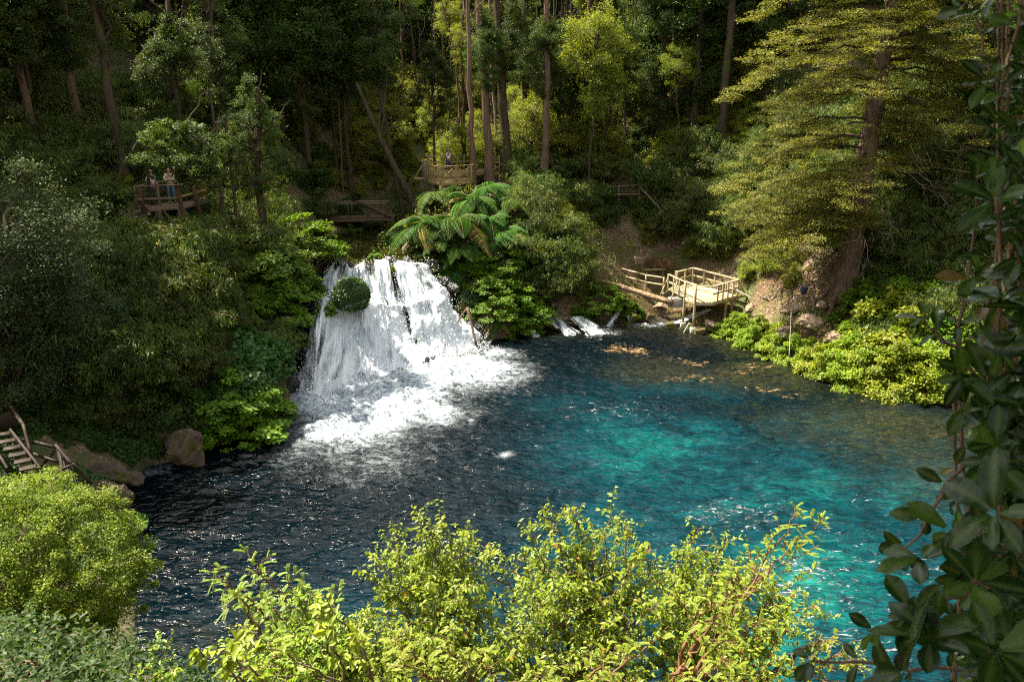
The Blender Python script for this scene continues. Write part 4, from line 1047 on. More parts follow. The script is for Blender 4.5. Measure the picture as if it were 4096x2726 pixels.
for (px, py, s, lab) in [(990, 1440, 1.85, "smooth green hummock of small leaves touching the left edge of the falls"), (960, 1570, 1.6, "low dark green leaf mound below the hummock beside the falls"),
                         (880, 1660, 1.1, "green leaf mound at the water above the brown boulders"), (700, 1700, 1.0, "leaf covered rock beside the small side cascade"), (1130, 1290, 1.1, "leafy green rock under the bright shrub at the falls")]:
    bush('mound', px, py, s, lab)
for (px, py, s, lab, t) in [(1110, 1110, 1.55, "bright green layered shrub overhanging the upper left of the falls", 42.0), (1215, 975, 1.45, "yellow green crest of shrub beside the lip of the falls", 44.5), (1050, 1060, 1.4, "small bright green shrub left of the overhanging shrub", 41.5),
                            (1085, 1225, .9, "low bright green tuft right at the falling water", 40.5),
                            (960, 1690, 1.3, "bright green layered shrub hanging over the dark water left of the falls", None), (960, 1735, .9, "yellow green shrub between the brown boulder and the falls", None), (1000, 1630, 1.0, "green shrub at the foot of the falls on its left", None),
                            (760, 1330, .0, "", None)]:
    if s > 0 and t is None: bush('maple', px, py, s, lab)
    elif s > 0:
        p = at_t(px, py, t); plant('maple', 'bright_shrub', lab, 'shrub', p - np.array([0, 0, s * .8]), s, None, None, None, (.0, .25))
# everything between the picked plants: filled with more plants, kind by place
def _kind(px, py):
    if px < 1300: return ('bamboo', 'dark', 'bamboo', 'under', 'bamboo')[int(px * 3 + py * 5) % 5] if py < 1600 else 'dark'
    if px < 2050: return 'under' if py < 800 else ('dark' if py < 1100 else 'under')
    if px < 2700: return ('under', 'bamboo', 'dark')[int(px * 7 + py) % 3]
    if px < 3350: return ('bamboo', 'under')[int(px + py * 3) % 2]
    return ('bamboo', 'bamboo', 'under', 'dark')[int(px + py * 3) % 4]
FILL = {'bamboo': ("bamboo clump in the dense thicket on the bank", "bamboo thicket on the banks"), 'dark': ("dark leafy bush in the thicket on the bank", "dark bushes of the bank thicket"),
        'under': ("yellow green leafy bush of the thicket on the bank", "yellow green bushes of the bank thicket")}
CLEAR = [(1540, 780, 2040, 1000), (1350, 1000, 1600, 1100), (2330, 1000, 3000, 1400), (2900, 1060, 3480, 1600), (1150, 1040, 2000, 1600), (2380, 660, 2680, 800), (2330, 900, 2600, 1100), (0, 1600, 620, 2300), (3230, 1000, 3480, 1200), (2250, 540, 2480, 640)]
rf = rng_(404); nfill = 0
for py in np.arange(430, 1700, 66):
    for px in np.arange(-40, 4100, 92):
        x = px + rf.uniform(-40, 40); y = py + rf.uniform(-28, 28)
        if any(a < x < c and b < y < d for a, b, c, d in CLEAR): continue
        p = hit(x, y)
        if p[2] < .15 or p[1] > 100 or sdist(np.array([p[:2]]))[0] < .5: continue
        k = _kind(x, y); lab, grp = FILL[k]; nfill += 1
        if p[1] > 62 and k == 'bamboo': k = 'under'; lab, grp = FILL[k]
        sc_f = rf.uniform(.45, 1.1) * (1.0 if k == 'bamboo' else 1.15); sc_f = fit_scale(k, p, sc_f)
        if sc_f == 0: continue
        plant(k, {'bamboo': 'bamboo_clump', 'dark': 'dark_bush', 'under': 'leafy_bush'}[k], lab, {'bamboo': 'bamboo', 'dark': 'bush', 'under': 'bush'}[k], (p[0], p[1], p[2] - .25), sc_f, None, grp)
print('FILL', nfill)
for i, (px, py, s) in enumerate([(250, 1700, .5), (330, 1740, .45), (420, 1700, .55), (520, 1760, .4), (600, 1650, .6), (700, 1640, .6), (460, 1790, .35), (620, 1790, .3), (200, 1640, .6), (800, 1700, .5), (560, 1700, .5), (300, 1790, .35), (380, 1790, .35), (520, 1810, .3), (650, 1760, .4), (420, 1760, .4), (250, 1760, .4), (470, 1730, .45)]):
    bush('mound' if i % 2 else 'dark', px, py, s, "low dark green growth above the brown boulders on the left bank", "ground_shrub", "shrub", group="low dark growth above the brown boulders")
# the round green ball that sits in the falls
p = at_t(1405, 1190, 42.6)
plant('ball', "overgrown_boulder", "round ball of dark green leaves sitting in the middle of the white water", "boulder", p + [0, 0, .15], (.95, .95, .92))
# right of the falls
for (kind, px, py, s, lab, t) in [
    ('under', 1760, 1190, .8, "yellow green bush touching the right edge of the falls", None), ('fern', 1830, 1130, .55, "pale fern drooping beside the right edge of the falls", 46.5), ('maple', 1990, 1240, 1.0, "fresh green shrub between the fern and the dark bank", None),
    ('maple', 1880, 1290, .6, "green bush low above the foot of the falls", None), ('lime', 1900, 1335, .4, "small bright cushion of leaves at the waterline right of the falls", None), ('lime', 2080, 1330, .42, "bright green cushion beside the small cascades", None),
    ('mound', 1800, 1120, 1.0, "dark leaf covered bank just right of the falls", None), ('mound', 1880, 1190, .9, "leaf covered rock above the thin bare trunk", None), ('maple', 1770, 1090, .8, "green shrub under the ferns close to the falls", None), ('maple', 1960, 1130, 1.0, "hanging green shrub below the right part of the fern cluster", None),
    ('maple', 2030, 1040, 1.0, "green shrub spilling from the fern cluster on its right", None), ('mound', 1830, 1260, .8, "dark leafy mound at the foot of the bank right of the falls", None), ('maple', 1900, 1060, .8, "small green shrub tucked under the fern cluster", None), ('fern', 1980, 1020, .6, "dark drooping fern low in the cluster", 47.6),
    ('maple', 2110, 1010, 1.0, "tall bright green shrub hanging down right of the big ferns", 49.0), ('maple', 2090, 1130, .8, "green trailing shrub below the tall bright shrub", 48.5), ('under', 2200, 1160, .8, "dull green bush above the small cascades", None),
    ('bamboo', 2150, 860, .75, "feathery bamboo behind the big ferns", 52), ('bamboo', 2250, 1010, .85, "dark feathery bamboo in the middle of the far bank", None), ('bamboo', 2330, 860, .8, "dark bamboo below the upper path", None), ('bamboo', 2230, 740, .65, "sunlit bamboo right of the upper deck", None),
    ('bamboo', 2080, 740, .65, "bamboo clump at the foot of the thick trunks", None), ('dark', 2310, 1110, .9, "dark shady bush at the left end of the pole fence", None), ('dark', 2180, 1230, .8, "dark low bush above the fallen trunk at the cascades", None),
    ('maple', 2400, 1215, 1.0, "green leafy shrub in front of the pole fence", None), ('maple', 2500, 1245, .7, "sunlit green shrub at the end of the pole fence bank", None), ('maple', 2330, 1265, .6, "shaded green shrub beside the small cascades", None),
    ('lime', 2510, 1290, .32, "yellow cushion plant between two little cascades", None), ('moundB', 2745, 1315, .45, "round bright green tuft in front of the deck posts", None),
    ('dark', 2420, 880, .8, "dark bush hiding the middle of the upper path", None), ('dark', 2560, 880, .6, "dark bush beside the mossy trunks", None), ('dark', 2700, 780, 1.0, "shaded dark green bush right of the upper path", None), ('bamboo', 2760, 900, 1.0, "tall bamboo right of the mossy trunks", None),
    ('bamboo', 2860, 1040, .95, "bamboo lit by the sun behind the lower deck", None), ('under', 2790, 1010, .9, "pale yellow leafy bush above the lower deck", None), ('bamboo', 2990, 960, .95, "tall sunlit bamboo behind the lower deck", None), ('under', 3020, 1090, .9, "leafy bush just right of the lower deck", None),
    ('under', 3110, 1060, .9, "dense green bush between the lower deck and the big tree", None), ('under', 3180, 1120, .75, "green bush at the foot of the big tree on its left", None), ('bamboo', 3120, 900, .9, "bamboo under the flat branches of the big tree", None), ('dark', 2950, 820, .9, "dark bush under the left branches of the big tree", None),
    ('bamboo', 3560, 1080, .85, "bamboo right behind the big trunk", None), ('bamboo', 3660, 1000, .9, "dark bamboo on the right slope", None), ('bamboo', 3800, 1100, .95, "bamboo on the right slope behind the climbing leaves", None), ('bamboo', 3900, 950, 1.0, "shaded bamboo high on the right slope", None),
    ('bamboo', 3600, 860, .9, "bamboo under the dead twigs of the big tree", None), ('bamboo', 3780, 830, .9, "bamboo on the dark upper right slope", None), ('under', 3950, 1180, 1.0, "leafy bush at the right edge of the bank", None), ('bamboo', 3700, 1150, .8, "bamboo above the lime shrubs on the right bank", None),
    ]:
    bush(kind, px, py, s, lab, t=t)
# low lime growth along the right bank
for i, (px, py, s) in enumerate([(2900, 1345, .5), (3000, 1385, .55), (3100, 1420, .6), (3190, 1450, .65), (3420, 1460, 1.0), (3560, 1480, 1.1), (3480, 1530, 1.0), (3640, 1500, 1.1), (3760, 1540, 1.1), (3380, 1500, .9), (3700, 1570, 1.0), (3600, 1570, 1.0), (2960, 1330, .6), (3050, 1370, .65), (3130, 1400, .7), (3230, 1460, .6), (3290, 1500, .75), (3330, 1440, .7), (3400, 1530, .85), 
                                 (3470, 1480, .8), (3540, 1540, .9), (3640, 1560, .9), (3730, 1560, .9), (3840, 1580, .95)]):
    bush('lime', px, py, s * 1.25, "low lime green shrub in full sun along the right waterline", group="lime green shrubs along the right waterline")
for (k, px, py, s, lab) in [('maple', 3500, 1270, 1.2, "tall bright green shrub right of the dry brush"), ('lime', 3620, 1440, 2.0, "biggest lime green shrub above the waterline at the right"), ('maple', 3530, 1200, 1.1, "bright green shrub at the foot of the big trunk on its right"), ('maple', 3680, 1270, 1.5, "green shrub behind the climbing leaves on the right bank"),
                         ('maple', 3800, 1400, 1.5, "bright green shrub at the right end of the bank"), ('lime', 3500, 1420, 1.4, "lime green shrub under the dry brush"), ('lime', 3740, 1480, 1.7, "lime green shrub just left of the near climbing plant"), ('maple', 3600, 1310, 1.5, "tallest fresh green shrub on the right bank above the lime growth"), ('lime', 3400, 1460, 1.0, "small lime green shrub at the left end of the tall right shrubs")]:
    bush(k, px, py, s, lab)
# tree ferns over the falls
def tree_fern(px, py, t, s, label, var, h=1.4):
    p = hit(px, py + 55); gz_ = p[2]; p = p + np.array([0, -.3, 1.1]); r = rng_(int(px)); s = s * 1.35
    th = thing("tree_fern", label, "fern", (p[0], p[1], gz_))
    hh = p[2] - gz_
    g = Geo(); limb(g, (0, 0, -.3), (0, 0, hh), .14, .10, r, 8, .1, 8); obj("trunk", g.mesh("fern_trunk", M['bark'], True), th)
    lv, br = LIB['fern'][var % 2]
    f = obj("fronds", lv, th, (0, 0, hh), (r.normal(0, .12), r.normal(0, .12), r.uniform(0, 6)), s * r.uniform(.8, 1.05)); obj("stalks", br, f)
for i, (px, py, t, s, lab) in enumerate([
    (1640, 830, 48.5, .95, "large fern at the left of the fern cluster over the falls"), (1760, 790, 49.5, 1.0, "large fern directly below the upper deck"), (1890, 810, 49.0, .95, "large fern right of the post of the upper deck"),
    (1700, 900, 47.4, .95, "pale fern hanging over the lip of the falls"), (1830, 890, 47.6, 1.0, "yellowish fern in the middle of the fern cluster"), (1960, 880, 48.0, .95, "fern with brownish fronds at the right of the cluster"),
    (1600, 940, 47.0, .75, "lower left fern beside the lip of the falls"), (1760, 980, 46.6, .7, "lowest fern hanging above the right side of the falls"), (1950, 760, 51, .8, "green fern behind the right side of the cluster"), (2060, 820, 50.5, .75, "small dark fern right of the cluster"), (1880, 980, 47.0, .7, "small fern in the shade under the cluster"), (1690, 780, 50, .9, "fern at the left foot of the upper deck posts"), (2010, 940, 48, .75, "right lower fern of the cluster"), (1830, 1010, 46.4, .6, "fern hanging down toward the foot of the cluster")]):
    tree_fern(px, py, t, s, lab, i)
tree_fern(2890, 640, 55, .85, "single green fern on the dark slope above the path", 0)
tree_fern(2740, 655, 57, .7, "small fern high on the dark slope left of the single fern", 1)
tree_fern(930, 1215, 38.0, .5, "small drooping fern beside the dark rocks on the left bank", 1)

# dry brush on the right bank
def brush(px, py, R, label, t=None, n=900):
    p = hit(px, py); r = rng_(int(px)); g = Geo()
    for i in range(n):
        a = r.uniform(0, 6.28); o = np.array([math.cos(a), math.sin(a), 0]); L = R * r.uniform(.5, 1.1)
        b = o * r.uniform(0, R * .5); tt = np.linspace(0, 1, 5)[:, None]
        q = b + o * L * tt * .8 + np.array([0, 0, 1]) * (L * (1.2 * tt - 1.25 * tt ** 2)) + r.normal(0, .06, (5, 3)) * R
        g.tube(q, np.linspace(.011, .004, 5) * (R ** .5), 3, r.uniform(0, .9))
    th = thing("dry_brush", label, "brushwood", (p[0], p[1], p[2] - .05)); obj("twigs", g.mesh("twigs", M['brush']), th)
brush(3480, 1255, 1.3, "heap of pale dry brush on the sunny right bank"); brush(3570, 1330, 1.2, "lower heap of dry brush above the lime shrubs")
brush(2630, 1055, 1.2, "tangle of dead twigs in the shade behind the lower deck")

# ---------------------------------------------------------------- undergrowth that nobody could count
def undergrowth(name, n, mat, L, Wf, zone, seed, up=.35, hang=0.0, h=.5):
    r = rng_(seed); P = np.zeros((0, 2))
    while len(P) < n:
        q = np.stack([r.uniform(-45, 45, 60000), r.uniform(20, 95, 60000)], -1)
        u, v, d = to_px(np.concatenate([q, np.full((len(q), 1), 6.0)], -1))
        keep = (u > -300) & (u < 4400) & (fbm(q * .55 + seed, 3) > .42)
        q = q[keep & zone(q)]; q = q[sdist(q) > .15]; P = np.concatenate([P, q])
    P = P[:n]; z = gz(P[:, 0], P[:, 1]) + h * r.random(n) ** 1.5 * (0.3 + 1.6 * vnoise(P * .9)) * (1 + .6 * sstep(58, 66, P[:, 1]))
    c = np.concatenate([P, z[:, None]], -1)
    nr = unit(np.array([0, -.25, 1.0]) + r.normal(0, .5, (n, 3))); ax = unit(np.cross(nr, rdir(r, n)) - np.array([0, 0, hang]) + np.array([0, -.25, 0]))
    rn = np.clip(.45 + .7 * (fbm(P * .8, 3) - .5) + r.normal(0, .15, n), 0, .93); rn[r.random(n) < .03] = 1
    g = Geo(); g.leaves(c, ax, nr, L * r.uniform(.6, 1.3, n), L * Wf, rn, 'diamond', .1)
    tag(obj(name, g.mesh(name, M[mat])), kind='stuff')
left = lambda q: (q[:, 0] < -9) & (q[:, 1] < 60)
bare = lambda q: (q[:, 0] > 7) & (q[:, 1] < 57) & (q[:, 0] < 25)
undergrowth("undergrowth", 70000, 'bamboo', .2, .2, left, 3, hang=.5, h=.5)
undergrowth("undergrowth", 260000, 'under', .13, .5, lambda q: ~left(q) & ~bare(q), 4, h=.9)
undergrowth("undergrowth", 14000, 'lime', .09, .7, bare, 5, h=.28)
undergrowth("ivy", 60000, 'ivy', .13, .7, lambda q: (q[:, 0] < -10) & (q[:, 1] < 34), 7, h=.35)
undergrowth("fallen_leaves", 60000, 'brush', .09, .5, bare, 6, h=.02)
# ---------------------------------------------------------------- foreground: the slope under the camera
def leafy_stem(g, br, r, a, b, rad=.012, ntw=9, L=.062, kind='luma', start=.25, spread=.30, density=1.0, sag=.08):
    """a stem from a to b with side twigs; leaves in drooping tufts along the twigs"""
    p = limb(br, a, b, rad, rad * .3, r, 5, .25, 12, sag)
    t = np.linspace(0, 1, len(p)); d = unit(np.asarray(b) - a)
    twigs = []
    for i in range(ntw):
        f = start + (1 - start) * (i + r.random()) / ntw
        q = np.array([np.interp(f, t, p[:, k]) for k in range(3)])
        nd = unit(d * .55 + rdir(r, 1)[0] * .75 + np.array([0, 0, .12])); ln = spread * r.uniform(.5, 1.2) * (1.25 - f * .6)
        e = q + nd * ln
        m = (q + e) / 2 + np.array([0, 0, .03]); tw = np.stack([q, m, e]); br.tube(tw, [rad * .35, rad * .25, rad * .15], 3, .4)
        twigs.append((q, e, nd))
    twigs.append((p[-3], p[-1], d))
    C_, A_, N_, R_, L_ = [], [], [], [], []
    for q, e, nd in twigs:
        ln = np.linalg.norm(e - q)
        if kind == 'luma':
            n = max(6, int(ln / .019 * density)); f = np.linspace(.15, 1.0, n) ** .8
            c = q + (e - q) * f[:, None]
            side = rdir(r, n); side -= nd * (side @ nd)[:, None]; side = unit(side)
            A_.append(unit(side * .9 + nd * .45 - np.array([0, 0, .42]))); C_.append(c); N_.append(unit(np.array([0, 0, 1.0]) + side * .35 + r.normal(0, .25, (n, 3))))
            L_.append(L * r.uniform(.65, 1.2, n) * (1.1 - .35 * f)); R_.append(np.clip(.35 + .25 * f + r.uniform(-.1, .15) + r.normal(0, .12, n), 0, .93))
        else:   # pinnate leaves: a row of small leaflets on each side of a curved stalk
            for w in range(3):
                f0 = r.uniform(.3, 1); o = q + (e - q) * f0; ad = unit(nd * .6 + rdir(r, 1)[0] * .8 + np.array([0, 0, .25])); ll = L * r.uniform(1.6, 2.6)
                m = 15; tt = np.linspace(.1, 1, m)[:, None]; rp = o + ad * ll * tt - np.array([0, 0, 1]) * (.35 * ll * tt ** 2)
                br.tube(rp[::3], np.linspace(.0018, .0008, len(rp[::3])), 3, .5)
                sd = unit(np.cross(ad, [0, 0, 1.0]))
                for s in (-1, 1):
                    C_.append(rp); A_.append(unit(sd * s + ad * .35) + 0 * rp); N_.append(unit(np.array([0, 0, 1.0]) + r.normal(0, .15, (m, 3)))); L_.append(np.full(m, L * .36)); R_.append(np.clip(.5 + r.normal(0, .15, m), 0, .93))
    C_ = np.concatenate(C_); L_ = np.concatenate(L_); R_ = np.concatenate(R_)
    R_ = np.where(r.random(len(R_)) < .006, 1.0, R_)
    g.leaves(C_, np.concatenate(A_), np.concatenate(N_), L_, L_ * (.46 if kind == 'luma' else .42), R_, 'fold', .18)
    return p

def near_shrub(name, label, tips, root, seed, mat='luma', kind='luma', L=.062, nst=4, ntw=10, spread=.30, twig='twig', density=1.0, cat='shrub', jitter=.16, start=.25):
    """tips: (px, py, t). Main stems run from the root to each tip and carry sub-stems around it"""
    r = rng_(seed); root = np.asarray(root, float); g = Geo(); br = Geo()
    for (px, py, t) in tips:
        e = at_t(px, py, t); m = root + (e - root) * .45 + np.array([0, 0, -.15]) + r.normal(0, .1, 3)
        limb(br, root + r.normal(0, .05, 3), m, .028, .017, r, 6, .15, 8)
        leafy_stem(g, br, r, m, e, .014, ntw, L, kind, start, spread, density)
        for k in range(nst - 1):
            e2 = m + (e - m) * r.uniform(.5, .96) + r.normal(0, jitter * 1.2, 3) * np.array([1.5, 1.2, 1]) - np.array([0, 0, .08])
            leafy_stem(g, br, r, m + (e - m) * r.uniform(0, .3), e2, .009, ntw, L, kind, start, spread, density)
    th = thing(name, label, cat, root)
    for nm, G_, mt in (("foliage", g, M[mat]), ("stems", br, M[twig])):
        me = G_.mesh(nm, mt); o = obj(nm, me, th); o.matrix_parent_inverse = Matrix.Translation(-Vector(root))
    return th
def gp(px, py, t, down=0.0):
    p = at_t(px, py, t); z = ground_at(p[0], p[1]); return np.array([p[0], p[1], max(z, 0) - .1])
near_shrub("foreground_shrub", "sunlit yellow green shrub with two leafy plumes rising left of the gap at the bottom",
    [(1760, 2070, 7.2), (1720, 2120, 7.1), (1790, 2140, 7.2), (1590, 2120, 7.2), (1480, 2300, 7.0), (1700, 2330, 6.8), (1860, 2290, 7.2), (1400, 2480, 6.8), (1560, 2520, 6.6), (1730, 2560, 6.4), (1880, 2520, 6.9), (1960, 2640, 6.6), (1350, 2650, 6.5), (1500, 2700, 6.2), (1790, 2700, 6.2), (1650, 2230, 7.1)], (-.7, 6.6, 8.4), 1, nst=5, density=.95)
near_shrub("foreground_shrub", "tallest sunlit shrub in the bottom middle with rounded tufts against the teal water",
    [(2450, 1985, 7.6), (2330, 2010, 7.6), (2180, 2020, 7.5), (2520, 2090, 7.6), (2120, 2110, 7.4), (2240, 2150, 7.3), (2390, 2140, 7.4), (2560, 2180, 7.5), (2090, 2270, 7.2), (2210, 2330, 7.0), (2350, 2310, 7.1), (2500, 2330, 7.2), (2620, 2250, 7.5),
     (2120, 2460, 6.9), (2280, 2480, 6.8), (2440, 2490, 6.9), (2580, 2430, 7.1), (2060, 2620, 6.7), (2200, 2660, 6.5), (2360, 2670, 6.5), (2520, 2640, 6.7), (1930, 2210, 7.4)], (.7, 6.8, 8.3), 2, nst=4, density=.85)
near_shrub("foreground_shrub", "looser green shrub right of the tallest one with reddish stems over the water",
    [(2840, 2230, 7.9), (2960, 2240, 7.9), (2790, 2450, 7.4), (2950, 2560, 7.3), (3180, 2540, 7.6), (2640, 2520, 7.3), (2780, 2110, 8.0), (2900, 2150, 8.0), (2700, 2200, 7.9), (2830, 2300, 7.8), (2700, 2380, 7.6), (3000, 2330, 7.9), (3120, 2380, 7.9), (2880, 2480, 7.5), (2740, 2560, 7.2), (3050, 2520, 7.6), (3260, 2420, 8.2), (2950, 2650, 7.1), (3140, 2640, 7.4), (2690, 2690, 6.9)], (1.9, 7.3, 8.0), 3, nst=4, twig='twig_red', density=.85)
near_shrub("foreground_shrub", "small thin shrub at the bottom beside the big glossy leaves", [(3340, 2560, 7.6), (3420, 2600, 7.6), (3270, 2640, 7.3), (3480, 2680, 7.4)], (2.7, 7.4, 7.8), 4, nst=2, ntw=6, twig='twig_red', density=.7)
near_shrub("pinnate_shrub", "airy shrub with small feathery leaflets at the left of the foreground",
    [(880, 2270, 7.0), (1000, 2230, 7.1), (1150, 2320, 7.0), (940, 2390, 6.8), (1080, 2430, 6.8), (1190, 2420, 6.9), (960, 2560, 6.6), (1120, 2560, 6.6), (1250, 2520, 6.7), (1050, 2690, 6.3), (1240, 2680, 6.3)], (-1.7, 6.4, 8.5), 5, mat='luma', kind='pinn', nst=3, ntw=8, spread=.24, twig='twig_red', L=.05)
near_shrub("foreground_shrub", "leafy shrub filling the bottom between the feathery shrub and the plumes", [(1180, 2380, 6.9), (1260, 2560, 6.5), (1130, 2640, 6.4), (1330, 2480, 6.8), (1000, 2680, 6.2), (1180, 2700, 6.1)], (-1.2, 6.3, 8.5), 6, nst=4)
near_shrub("pinnate_shrub", "long pale stem with bright feathery leaflets crossing the water at lower right",
    [(3190, 2050, 6.6), (3080, 2180, 6.5), (2960, 2320, 6.4), (3040, 2260, 6.4), (2850, 2400, 6.3), (3040, 2480, 6.3), (2900, 2560, 6.2)], (1.4, 5.9, 8.8), 7, mat='pinn', kind='pinn', nst=2, ntw=10, spread=.2, twig='twig_red', L=.045)
near_shrub("pinnate_shrub", "bright feathery sprigs at the bottom edge between the two leafy shrubs", [(1650, 2600, 5.9), (1760, 2540, 6.0), (1560, 2660, 5.8), (1900, 2600, 6.0), (2450, 2620, 6.0), (2620, 2560, 6.2)], (.1, 5.5, 9.0), 8, mat='pinn', kind='pinn', nst=2, ntw=9, spread=.2, twig='twig_red', L=.05)
near_shrub("foreground_shrub", "upright bright sprigs of pointed leaves at the lower left of the foreground shrubs", [(800, 2600, 5.5), (850, 2590, 5.5), (900, 2600, 5.5), (1270, 2400, 5.6), (1310, 2390, 5.6), (1300, 2500, 5.5)], (-1.2, 5.0, 9.3), 9, mat='pinn', nst=2, ntw=5, L=.10, spread=.10, density=.5)
near_shrub("grey_green_plant", "grey green plant with broad leaves in the bottom left corner", [(200, 2470, 6.8), (300, 2520, 6.8), (120, 2560, 6.6), (330, 2640, 6.6), (230, 2680, 6.5), (420, 2690, 6.5), (60, 2660, 6.5)], (-3.6, 6.3, 8.6), 10, mat='broad', nst=2, ntw=8, L=.10, spread=.22, density=.45)
near_shrub("foreground_shrub", "small yellow green tufts in the very bottom left corner", [(60, 2600, 7.2), (150, 2650, 7.0), (60, 2700, 6.9), (250, 2700, 6.8), (700, 2700, 6.4)], (-3.9, 6.6, 8.4), 11, nst=3, ntw=7)
near_shrub("foreground_shrub", "shaded green bush under the grey green plant at the bottom left", [(40, 2480, 8.4), (180, 2600, 8.2), (320, 2700, 8.0), (-40, 2640, 8.1), (80, 2720, 7.8), (430, 2760, 7.7)], (-5.0, 7.8, 7.2), 12, mat='broad', nst=5, ntw=10, L=.07, spread=.35)

# the dense bright bush at the lower left
def fine_bush():
    r = rng_(21); g = Geo(); br = Geo(); c = at_t(110, 2330, 17.5); root = np.array([c[0] - .5, c[1] + .6, 1.5]); root[2] = ground_at(root[0], root[1]) - .2
    cl = []
    for i in range(620):
        d = rdir(r, 1)[0]; 
        if d[1] > .75: continue
        rr = np.array([2.1, 1.9, 2.2]) * (1 + .5 * (fbm(d[None] * 2.6 + 3, 4)[0] - .5) * 2) * r.uniform(.78, 1.02)
        cl.append(c + d * rr + np.array([0, .3, 0]))
    for i in range(160):
        d = rdir(r, 1)[0]; cl.append(c + d * np.array([1.9, 1.5, 1.7]) * r.random() ** .4 + np.array([-.1, .2, -.6]))
    for i in range(90):
        d = rdir(r, 1)[0]; d[2] = abs(d[2]) * .8; cl.append(c + d * np.array([2.1, 1.8, 2.2]) * r.uniform(1.0, 1.2))
    cl = np.array(cl); leaf_cloud(g, r, cl, r.uniform(.12, .34, len(cl)), 190, .058, .03, .7, .7, 'diamond', c)
    for p in cl[::5]: limb(br, c + (p - c) * .15 - np.array([0, 0, .8]), p, .02, .005, r, 4, .2, 5)
    limb(br, root, c, .14, .08, r, 8, .1, 8)
    th = thing("fine_leaved_bush", "large dense bush with tiny yellow green leaves at the lower left", "bush", root)
    for nm, G_, mt in (("foliage", g, M['fine']), ("branches", br, M['twig'])):
        o = obj(nm, G_.mesh(nm, mt), th); o.matrix_parent_inverse = Matrix.Translation(-Vector(root))
M['fine'] = leafmat("leaf_fine", [(0.05, 0.10, 0.008), (0.12, 0.18, 0.014), (0.27, 0.32, 0.035), (0.36, 0.36, 0.06)], .42, .5, .2)
fine_bush()

# ---------------------------------------------------------------- near right: trunk with climbing plant and large glossy leaves
def big_leaf(g, r, c, ax, nr, L, W, rn):
    ax = unit(ax); sd = unit(np.cross(ax, nr)); up = np.cross(sd, ax)
    nu, nv = 7, 5; u = np.linspace(0, 1, nu); v = np.linspace(-1, 1, nv)
    U, V = np.meshgrid(u, v, indexing='ij')
    w = (np.sin(np.pi * np.clip(U ** 1.35 * .95 + .03, 0, 1)) ** .7) * W / 2
    cup = r.uniform(.1, .3); bend = r.uniform(.05, .35)
    p = c + ax * (U * L)[..., None] + sd * (V * w)[..., None] + up * (np.abs(V) * w * cup - bend * L * U ** 2 + .02 * L * np.sin(U * 9 + V * 2))[..., None]
    i, j = np.meshgrid(np.arange(nu - 1), np.arange(nv - 1), indexing='ij'); a = (i * nv + j).ravel()
    g.add(p.reshape(-1, 3), np.stack([a, a + 1, a + nv + 1, a + nv], -1), np.full(nu * nv, rn))
    return (np.abs(V) < .1).ravel().astype(np.float32)
